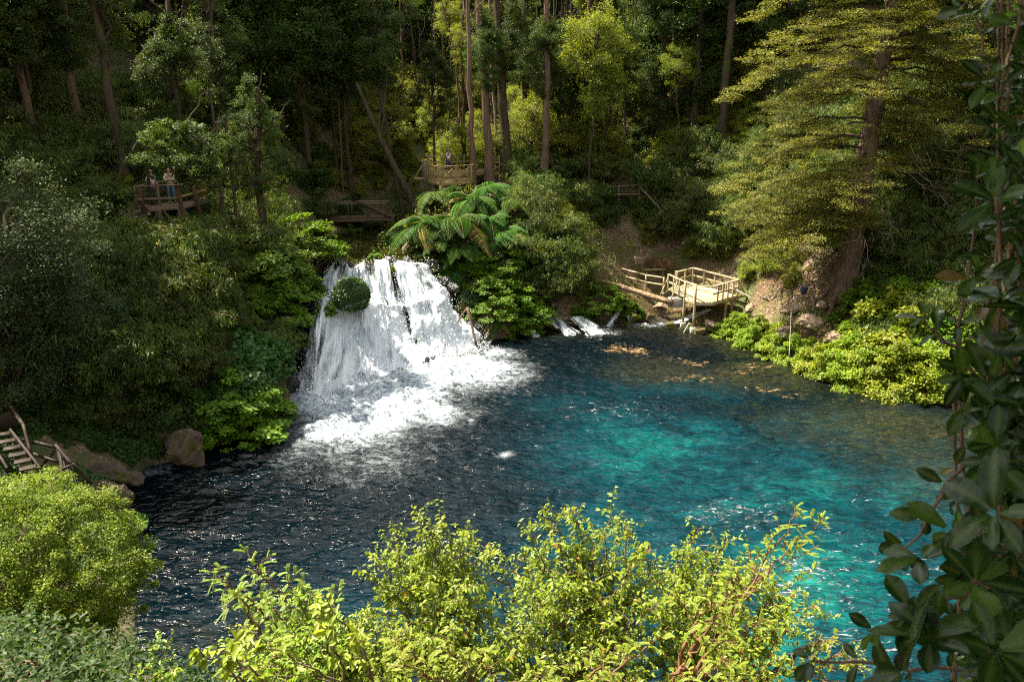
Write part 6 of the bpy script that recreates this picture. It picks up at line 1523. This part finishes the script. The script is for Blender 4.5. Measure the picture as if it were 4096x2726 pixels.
for f0, f1 in ((.03, .47), (.53, .97)):
    p, q = a3 + (b3 - a3) * f0, a3 + (b3 - a3) * f1
    w.beam("cross_brace", p + u * .12, q + u * .97, .035, .09, 'pine_dull'); w.beam("cross_brace", p + u * .97 + [0, .04, 0], q + u * .12 + [0, .04, 0], .035, .09, 'pine_dull')
w.rail(bl_, fl, Z, 1.03, 7, 'pine_dull', (), (.13, .045), (.05, .11), (True, False)); w.rail(fr, br_, Z, 1.03, 4, 'pine_dull', (.1, .5), (.13, .045), (.08, .08), (False, True))
for q in (bl_ + [-.18, .05], bl_ + [-.06, .0], bl_ + [-.3, .12]): w.beam("tall_board", (*q, Z - .15), (*q, Z + 1.35), .13, .04, 'wood_grey')
w.beam("brace", (bl_[0] - .95, bl_[1] + .1, Z + .08), (bl_[0] - .35, bl_[1] + .1, Z + 1.0), .06, .09, 'pine_dull'); w.beam("brace", (bl_[0] - 1.0, bl_[1] + .1, Z + .06), (bl_[0] - .1, bl_[1] + .1, Z + .08), .07, .12, 'pine_dull')
for q in (fl + [.05, .05], fr - [.07, -.05]): w.beam("support_post", (*q, Z - 1.9), (*q, Z - .2), .13, .13, 'pine_dull')
for q, dq in ((bl_ + [.1, .1], (.12, .2)), (bl_ * .6 + fl * .4, (.15, .3)), (bl_ * .3 + fl * .7 + [.1, .5], (-.1, .3)), (bl_ + [.6, 1.2], (0, 0))): w.beam("support_post", (q[0] + dq[0], q[1] + dq[1], Z - 1.9), (*q, Z - .2), .08, .08, 'wood_grey')
w.beam("strut", (fl[0] + .15, fl[1] + .12, Z - 1.55), (fl[0] + 1.0, fl[1] + .12, Z - .25), .06, .1, 'pine_dull'); w.beam("strut", (fr[0] - .1, fr[1] + .12, Z - 1.0), (fr[0] - .85, fr[1] + .12, Z - .25), .06, .1, 'pine_dull'); w.beam("tie_beam", (fl[0] + .8, fl[1] + .06, Z - .52), (fr[0] - .55, fr[1] + .06, Z - .5), .06, .16, 'pine_dull')
w.beam("step", (fl[0] + .1, fl[1] + 2.4, Z + .12), (fr[0] - .1, fr[1] + 2.4, Z + .12), .3, .2, 'pine_dull')
# the higher platform behind it
Z2 = Z + .32; q0 = fl + [-1.0, 3.0]; q1 = fr + [1.9, 3.0]
w = Work("boardwalk", "boardwalk platform behind the lookout where the man in the tank top stands", "boardwalk", (*q0, Z2 - .8))
w.floor([q0, q1, q1 + [0, 2.6], q0 + [-.3, 2.6]], Z2, 'pine_dull', dirv=(1, 0), pw=.2)
w.beam("edge_beam", (*q0, Z2 - .14), (*q1, Z2 - .14), .06, .2, 'pine_dull')
w.rail(q0 + [-.3, 2.6], q1 + [-2.2, 2.6], Z2, 1.0, 6, 'pine_dull', (.25, .55), (.12, .045)); w.rail(q1 + [-1.0, 0], q1, Z2, 1.05, 2, 'pine_dull', (.3, .62, .85)); w.rail(q1, q1 + [0, 2.4], Z2, 1.05, 2, 'pine_dull', (.3, .6), ends=(False, True)); w.rail(q0 + [-.3, 2.6], q0, Z2, 1.0, 3, 'pine_dull', (.5,), ends=(False, True))
for q in (q1, q1 + [-1, 0], q0, q1 + [-2.6, .3]): w.beam("support_post", (*q, Z2 - 1.6), (*q, Z2 - .2), .12, .12, 'pine_dull')
t_ = thing("tree_stump", "dark broken stump with a splintered pale top behind the lookout", "stump", (*(fl + [.15, 6.4]), ground_at(*(fl + [.15, 6.4]))))
g = Geo(); g.tube([(0, 0, -.3), (-.03, 0, .9), (-.1, 0, 1.9 + Z2 - t_.location[2] - .6)], [.3, .22, .18], 10); obj("stump_trunk", g.mesh("stump", M['bark'], True), t_)
g = Geo(); [g.tube([(-.1 + math.cos(a) * .12, math.sin(a) * .12, 1.2 + Z2 - t_.location[2]), (-.1 + math.cos(a) * .17, math.sin(a) * .17, 1.5 + Z2 - t_.location[2] + .2 * math.sin(a * 3))], [.04, .004], 4) for a in np.arange(9) * .7]; obj("splinters", g.mesh("splinters", M['log']), t_)

# --- shaded deck on the left
Zl = 9.0
L0, L1, L2, L3 = XY(593, 829, Zl), XY(730, 818, Zl), XY(782, 806, Zl), XY(827, 792, Zl)
K3 = L3 + [-.6, 1.6]; K0 = L0 + [-.3, 2.4]; Lx = XY(548, 826, Zl)
w = Work("shaded_deck", "dark timber deck in deep shade on the left bank where visitors stand", "deck", (*L0, Zl - 1.2))
w.floor([Lx, L0, L1, L2, L3, K3, K0 + [1.5, .8], K0], Zl, 'wood_grey', dirv=unit(K0 - L0), pw=.13)
for a, b in ((L0, L1), (L1, L2), (L2, L3)): w.beam("edge_beam", (*a, Zl - .13), (*b, Zl - .13), .06, .17, 'wood_grey')
w.rail(Lx, L1, Zl, .95, 2, 'wood_grey', (.35,), (.11, .05), (.09, .09), (True, False)); w.rail(L1, L3, Zl, .95, 2, 'pine_dull', (.42,), (.11, .05), (.09, .09), (False, True)); w.rail(Lx, K0, Zl, .95, 1, 'wood_grey', (.5,), ends=(False, True)); w.rail(K0, K3, Zl, .95, 4, 'wood_grey', (.5,), ends=(False, True))
w.beam("leaning_post", (L1[0] + .12, L1[1] - .25, Zl - 1.25), (L1[0] - .18, L1[1] + .05, Zl + .95), .17, .15, 'wood_red'); w.beam("leaning_post", (L2[0] + .3, L2[1] - .1, Zl - 1.25), (L2[0] - .05, L2[1] + .1, Zl + .7), .17, .15, 'wood_red'); w.beam("leaning_post", (L0[0] - .2, L0[1] - .05, Zl - .3), (L0[0] - .3, L0[1], Zl + .9), .15, .15, 'wood_red')
for q in (L0 * .7 + L1 * .3, L1 * .9 + L0 * .1, L2 + [-.2, .3], L0 * .45 + L1 * .55 + [0, 1.2], L3 + [-.05, .1]): w.beam("support_post", (*q, Zl - 1.9), (*q, Zl - .15), .14, .14, 'wood_grey')
for q, dx in ((L0 * .6 + L1 * .4, .7), (L0 * .75 + L1 * .25, -.5), (L1, .45), (L2, .4)): w.beam("strut", (q[0], q[1] + .05, Zl - .2), (q[0] + dx, q[1] + .05, Zl - 1.1), .06, .07, 'wood_grey')
# --- footbridge over the stream
Zb = at_t(1400, 874, 57.5)[2]
b0, b1 = np.array([*XY(1280, 882, Zb), Zb]), np.array([*XY(1550, 860, Zb), Zb + .12]); b0[1] = b1[1] = (b0[1] + b1[1]) / 2; ext = unit(b1 - b0)
w = Work("footbridge", "dark timber footbridge crossing the green stream behind the falls", "bridge", b0 - [0, 0, .5])
w.beam("deck_planks", b0 - ext * .6, b1 + ext * .8, 1.2, .08, 'wood_dark')
for s_ in (-.6, .6): w.beam("girder", b0 - ext * .6 + [0, s_, -.17], b1 + ext * .8 + [0, s_, -.17], .1, .22, 'wood_dark')
for s_ in (-.6, .6):
    w.beam("hand_rail", b0 + [.4, s_, 1.08], b1 + ext * .3 + [0, s_, 1.0], .1, .09, 'wood_grey')
    for px in (1398, 1482, 1310, 1555):
        f = (px - 1280) / 270; q = b0 + (b1 - b0) * f + [0, s_, 0]; w.beam("railing_post", q - [0, 0, .1], q + [0, 0, 1.02], .07, .07, 'wood_dark')
w.pole("support_post", b0 + [.35, -.4, -1.4], b0 + [.3, -.4, -.2], .08, 'wood_red')
log(1405, 800, 56.5, 1560, 868, 55, .06, .15, "mossy dark tree leaning over the right end of the footbridge", 'bark', .3, "leaning_trunk")

# --- steps and rails at the lower left
w = Work("wooden_steps", "dark wooden steps with rails coming down at the lower left edge", "stairs", at_t(80, 1870, 26))
def Q(px, py, t): return at_t(px, py, t)
for k in range(6):
    y = 1752 + k * 26.5 - 26; x = 60 + k * 21 - 21; t = 26.6 - k * .28
    a, b = Q(x - 66 + (0 if k else -10), y + 24, t - .2), Q(x, y, t); b[2] = a[2] = (a[2] + b[2]) / 2
    w.beam("tread", a, b, .30, .06, 'wood_shaded')
w.beam("stringer", Q(40, 1722, 26.9), Q(163, 1880, 25.3), .07, .22, 'wood_shaded'); w.beam("stringer", Q(-40, 1760, 26.6), Q(30, 1880, 25.2), .07, .22, 'wood_shaded')
w.pole("newel_post", Q(125, 1818, 26.0), Q(92, 1695, 26.4), .06, 'wood_shaded', .05); w.pole("hand_rail", Q(24, 1598, 28.5), Q(98, 1706, 26.4), .07, 'wood_shaded', .06); w.beam("side_board", Q(-10, 1700, 27.6), Q(55, 1665, 27.8), .04, .5, 'wood_shaded')
w = Work("log_railing", "weathered log railing with a wide plank post below the wooden steps", "railing", at_t(222, 1850, 26.6))
w.pole("rail", Q(76, 1753, 27.2), Q(222, 1787, 26.8), .062, 'wood_shaded'); w.pole("rail", Q(126, 1812, 26.8), Q(233, 1846, 26.6), .055, 'wood_shaded'); w.pole("brace", Q(222, 1800, 26.9), Q(160, 1870, 26.9), .05, 'wood_shaded')
for k in range(5): w.beam("plank", Q(232 + k * 13, 1790 + k * 19, 26.7 - k * .04), Q(258 + k * 11.5, 1925 + k * 3, 26.1), .105, .04, 'wood_shaded', (0, -1, .2))
w.pole("slanting_rail", Q(222, 1778, 26.5), Q(290, 1860, 26.2), .05, 'wood_shaded'); w.pole("slanting_rail", Q(290, 1852, 26.2), Q(365, 1932, 26.6), .045, 'wood_shaded'); w.pole("rail", Q(215, 1888, 25.7), Q(290, 1858, 26.0), .05, 'wood_shaded', .04)

# ---------------------------------------------------------------- people
def person(label, foot, face, J, skin, hair, parts, group=None):
    """J: joint positions for a 1.75 m figure facing -Y (towards the viewer), z up, x = the figure's left"""
    th = thing("person", label, "person", foot, (0, 0, face), group)
    def skinned(name, verts, edges, mat, root=0, sub=1):
        me = bpy.data.meshes.new(name); me.from_pydata([v[0] for v in verts], edges, []); o = obj(name, me, th)
        sk = o.modifiers.new("skin", 'SKIN'); sk.use_smooth_shade = True
        for i, v in enumerate(verts):
            rr = v[1]; me.skin_vertices[0].data[i].radius = rr if isinstance(rr, tuple) else (rr, rr); me.skin_vertices[0].data[i].use_root = (i == root)
        sb = o.modifiers.new("sub", 'SUBSURF'); sb.levels = sb.render_levels = sub; me.materials.append(mat); return o
    j = dict(pel=(0, 0, .95), wst=(0, 0, 1.10), chs=(0, 0, 1.32), nck=(0, 0, 1.47), hd=(0, -.01, 1.58), top=(0, 0, 1.70),
             shl=(.17, 0, 1.40), ell=(.23, .03, 1.13), wrl=(.22, -.05, .89), hnl=(.22, -.08, .82), shr=(-.17, 0, 1.40), elr=(-.23, .03, 1.13), wrr=(-.22, -.05, .89), hnr=(-.22, -.08, .82),
             hpl=(.09, 0, .92), knl=(.10, -.02, .50), anl=(.10, .02, .09), tol=(.11, -.14, .04), hpr=(-.09, 0, .92), knr=(-.10, -.02, .50), anr=(-.10, .02, .09), tor=(-.11, -.14, .04))
    j.update(J); V = []; E_ = []; ix = {}
    def add(k, p, rad, par=None):
        ix[k] = len(V); V.append((tuple(p), rad))
        if par is not None: E_.append((ix[par], ix[k]))
    add('pel', j['pel'], (.145, .105)); add('wst', j['wst'], (.125, .095), 'pel'); add('chs', j['chs'], (.155, .11), 'wst'); add('nck', j['nck'], (.052, .052), 'chs'); add('hd', j['hd'], (.078, .088), 'nck'); add('top', j['top'], (.058, .066), 'hd')
    nose = np.array(j['hd']) + np.array([0, -.092, 0]); 
    for s in 'lr':
        add('sh' + s, j['sh' + s], .052, 'chs'); add('el' + s, j['el' + s], .038, 'sh' + s); add('wr' + s, j['wr' + s], .026, 'el' + s); add('hn' + s, j['hn' + s], (.034, .018), 'wr' + s)
        d = unit(np.array(j['hn' + s]) - np.array(j['wr' + s])); sd = unit(np.cross(d, [1, 0, 0]))
        for f in range(5):
            b = np.array(j['hn' + s]) + sd * (f - 2) * .019; m = b + d * (.045 if f else .02) + (0 if f else 1) * sd * -.02; e = m + d * (.035 + .006 * (f in (2, 3))) + np.array([0, -.012, 0])
            add(f'f{s}{f}a', m, .009, 'hn' + s); add(f'f{s}{f}b', e, .007, f'f{s}{f}a')
        add('hp' + s, j['hp' + s], .085, 'pel'); add('kn' + s, j['kn' + s], .056, 'hp' + s); add('an' + s, j['an' + s], .036, 'kn' + s); add('to' + s, j['to' + s], (.032, .026), 'an' + s)
    skinned("body", V, E_, skin)
    # face: nose, eyes, mouth
    g = Geo(); g.tube([nose + [0, .03, .025], nose + [0, -.012, -.005], nose + [0, .02, -.02]], [.006, .013, .006], 6); obj("nose", g.mesh("nose", skin, True), th)
    for s in (-1, 1):
        g = Geo(); g.tube([nose + [s * .032 - .008, .012, .025], nose + [s * .032 + .008, .012, .025]], .007, 6, cap=True); obj("eye", g.mesh("eye", M['hair'], True), th)
        g = Geo(); g.tube([np.array(j['hd']) + [s * .083, .01, .03], np.array(j['hd']) + [s * .09, .012, -.02]], [.014, .01], 6, cap=True); obj("ear", g.mesh("ear", skin, True), th)
    g = Geo(); g.tube([nose + [-.022, .015, -.045], nose + [.022, .015, -.045]], .005, 5, cap=True); obj("mouth", g.mesh("mouth", M['cloth_maroon'], True), th)
    hd = np.array(j['hd']); hl = parts.get('hair_long', .0)
    skinned("hair", [(tuple(hd + [0, .03, .09]), (.085, .09)), (tuple(hd + [0, .045, .03]), (.082, .06)), (tuple(hd + [0, .05, -.05 - hl]), (.055, .03))], [(0, 1), (1, 2)], hair)
    def seg(name, keys, mat, k=1.18, ext=None):
        vs, es = [], []
        for q in keys:
            kk, par, sc_, f = q; p = np.array(j[kk]); 
            if f is not None: p = np.array(j[f[0]]) + (p - np.array(j[f[0]])) * f[1]
            vs.append((tuple(p), sc_)); 
            if par is not None: es.append((par, len(vs) - 1))
        return skinned(name, vs, es, mat)
    sl = parts.get('sleeve', 0)
    top = [('pel', None, (.152, .125), None), ('wst', 0, (.135, .108), None), ('chs', 1, (.158, .118), None), ('nck', 2, (.07, .065), ('chs', .6)), ('shl', 2, .06, None), ('shr', 2, .06, None)]
    if sl: top += [('ell', 4, .056, ('shl', min(1, sl))), ('elr', 5, .056, ('shr', min(1, sl)))]
    if sl > 1: top += [('wrl', 6, .04, ('ell', .9)), ('wrr', 7, .04, ('elr', .9))]
    seg("top", top, parts['top'])
    if parts.get('shorts'): seg("shorts", [('pel', None, (.162, .128), None), ('knl', 0, .11, ('hpl', .35)), ('knl', 1, .098, ('hpl', .98)), ('knr', 0, .11, ('hpr', .35)), ('knr', 3, .098, ('hpr', .98))], parts['bottom'])
    else: seg("trousers", [('pel', None, (.158, .122), None), ('knl', 0, .10, ('hpl', .3)), ('knl', 1, .072, None), ('anl', 2, .058, ('knl', .96)), ('knr', 0, .10, ('hpr', .3)), ('knr', 4, .072, None), ('anr', 5, .058, ('knr', .96))], parts['bottom'])
    for s in 'lr': skinned("shoe", [(tuple(np.array(j['an' + s]) + [0, .03, -.03]), (.045, .045)), (tuple(np.array(j['to' + s]) + [0, 0, .005]), (.044, .034)), (tuple(np.array(j['to' + s]) + [0, -.05, 0]), (.036, .026))], [(0, 1), (1, 2)], parts['shoe'])
    return th, j, skinned
pm = XY(1806, 678, Z2)
pm = np.array([at_z(1806, 678, Z2)[0], q0[1] + .5])
th, j, sk = person("man in white tank top and navy shorts walking on the boardwalk behind the lookout", (pm[0], pm[1], Z2), .25,
    dict(hd=(.01, -.03, 1.58), wrl=(.16, -.16, .98), ell=(.25, .02, 1.14), hnl=(.10, -.20, 1.0), knr=(-.09, -.10, .52), anr=(-.07, -.02, .10), tor=(-.07, -.18, .05)),
    M['skin_dark'], M['hair'], dict(top=M['cloth_white'], bottom=M['cloth_navy'], shorts=True, shoe=M['cloth_grey']))
g = Geo(); g.beam((.17, -.02, 1.46), (.20, -.15, .98), .035, .01, (0, -1, 0)); obj("shoulder_strap", g.mesh("strap", M['cloth_black']), th)
g = Geo(); n = 12; a_ = np.linspace(0, 6.283, n, endpoint=False); g.add([(math.cos(x) * .07, -.146, 1.27 + math.sin(x) * .035) for x in a_], [list(range(n))]); obj("shirt_emblem", g.mesh("emblem", M['cloth_grey']), th)
for s in (-1, 1): g = Geo(); g.beam((s * .17, -.08, .80), (s * .17, -.09, .64), .02, .02, (0, -1, 0)); obj("side_stripe", g.mesh("stripe", M['yellow']), th)
pp = at_z(612, 820, Zl)
th, j, sk = person("man in light t-shirt with a dark jumper round his shoulders at the shaded deck rail", (pp[0], pp[1] + .15, Zl), 1.15,
    dict(ell=(.27, .06, 1.14), wrl=(.2, -.16, .97), hnl=(.17, -.23, .98), elr=(-.27, .06, 1.14), wrr=(-.16, -.16, .98), hnr=(-.13, -.23, 1.0), wst=(0, -.04, 1.10), pel=(0, 0, .95)), M['skin'], M['hair_grey'],
    dict(top=M['cloth_white'], sleeve=.75, bottom=M['cloth_grey'], shoe=M['cloth_black']))
sk("jumper", [((.17, .03, 1.45), .05), ((0, .09, 1.46), .055), ((-.17, .03, 1.45), .05), ((-.07, -.13, 1.38), .035), ((-.03, -.16, 1.2), .03), ((.07, -.13, 1.38), .035), ((.04, -.16, 1.22), .03)], [(0, 1), (1, 2), (2, 3), (3, 4), (0, 5), (5, 6)], M['cloth_black'])
pw_ = at_z(686, 813, Zl)
person("woman in a cream top and blue jeans with crossed arms on the shaded deck", (pw_[0], pw_[1] + .1, Zl), .35,
    dict(ell=(.24, -.03, 1.16), wrl=(.02, -.18, 1.18), hnl=(-.06, -.19, 1.19), elr=(-.24, -.03, 1.16), wrr=(-.02, -.2, 1.13), hnr=(.07, -.2, 1.14), knl=(.12, -.08, .5), anl=(.15, -.06, .09), tol=(.17, -.2, .04)), M['skin'], M['hair'],
    dict(top=M['cloth_cream'], sleeve=1.5, bottom=M['cloth_jeans'], shoe=M['cloth_grey'], hair_long=.14))
pb = at_z(708, 802, Zl)
person("person dressed in black half hidden by leaves behind the woman on the shaded deck", (pb[0], pb[1] + .1, Zl), -.4, dict(), M['skin'], M['hair'], dict(top=M['cloth_black'], sleeve=1.5, bottom=M['cloth_black'], shoe=M['cloth_grey']))
pc = at_z(752, 800, Zl)
person("person in a maroon top and dark trousers behind the leaning post of the shaded deck", (pc[0], pc[1] + .1, Zl), .5, dict(), M['skin'], M['hair'], dict(top=M['cloth_maroon'], sleeve=1.5, bottom=M['cloth_black'], shoe=M['cloth_black']))
# dead pale twigs and leaves drifting

# ---------------------------------------------------------------- labels of the repeats: each is told by the landmark it stands nearest to
ANCH = [("the shaded deck", 660, 800), ("the footbridge", 1410, 850), ("the upper deck", 1820, 690), ("the fern cluster", 1790, 880), ("the lip of the falls", 1520, 1060), ("the green ball in the falls", 1405, 1160),
        ("the foot of the falls", 1500, 1520), ("the wooden steps", 90, 1800), ("the large brown boulder", 735, 1780), ("the bright shrub by the falls", 1150, 1080), ("the pole fence", 2500, 1120), ("the waste basket", 2558, 1040), ("the root mound", 2560, 720),
        ("the viewing deck", 2830, 1130), ("the backpack", 3215, 1170), ("the beech trunk", 3370, 1080), ("the dry brush", 3520, 1290), ("the small cascades", 2280, 1290), ("the sunny clearing", 2350, 600), ("the thick trunks", 2020, 450), ("the leaning bare trunk", 1600, 560),
        ("the beech crown", 3350, 450), ("the grey leaved tree", 120, 1000), ("the top left corner", 0, 0), ("the top right corner", 4096, 0), ("the top edge's middle", 2048, 0), ("the falls' hummock", 1000, 1380), ("the single fern", 2890, 690), ("the dark rocks", 880, 1280), ("the left edge", 0, 600)]
SHORT = {"bamboo thicket on the banks": "bamboo clump", "dark bushes of the bank thicket": "dark leafy bush", "yellow green bushes of the bank thicket": "yellow green bush", "olive bamboo clumps on the left bank": "olive bamboo clump",
         "dark broadleaf trees deep in the forest": "dark deep forest tree", "trees of the shaded wood on the left bank": "tall left bank tree", "sunlit understorey trees behind the upper deck": "slim sunlit understorey tree", "slim trunks in the sunlit forest": "slim bare forest trunk",
         "leafy trees of the upper right slope": "low leafy slope tree", "dark trees of the steep upper right slope": "dark slope tree", "lime green shrubs along the right waterline": "lime green waterline shrub", "low dark growth above the brown boulders": "low dark green growth",
         "loose stones on the bare banks": "loose stone", "rocks along the edge of the falls": "wet rock"}
ORD = ["", "nearest", "second nearest", "third nearest", "fourth nearest", "fifth nearest", "sixth nearest", "seventh nearest", "eighth nearest", "ninth nearest", "tenth nearest"]
bpy.context.view_layer.update()
buckets = {}
for o in list(C.objects):
    gname = o.get('group')
    if o.parent is not None or gname not in SHORT: continue
    w_ = np.array(o.location); up_ = 1.2 if 'tree' not in o.name else 5.0
    u, v, d = to_px(w_ + np.array([0, 0, up_])); u, v = float(np.clip(u, 0, 4096)), float(np.clip(v, 0, 2726))
    nm, ax_, ay_ = min(ANCH, key=lambda a: (a[1] - u) ** 2 + ((a[2] - v) * 1.2) ** 2)
    dx, dy = u - ax_, v - ay_
    side = ("right of" if dx > 0 else "left of") if abs(dx) > abs(dy) else ("below" if dy > 0 else "above")
    if 'corner' in nm or 'edge' in nm: side = "near"
    buckets.setdefault((SHORT[gname] if gname != "rocks along the edge of the falls" else ("mossy ochre rock" if 'ochre' in o['label'] else "wet dark rock"), side, nm), []).append((math.hypot(dx, dy), o))
for (base, side, nm), lst in buckets.items():
    lst.sort(key=lambda q: q[0])
    for k, (dd, o) in enumerate(lst):
        o['label'] = f"{base} {side} {nm}" if len(lst) == 1 else (f"{base} {side} {nm}, {ORD[k + 1]} of them" if k < 10 else f"{base} {side} {nm}, farther than ten others")
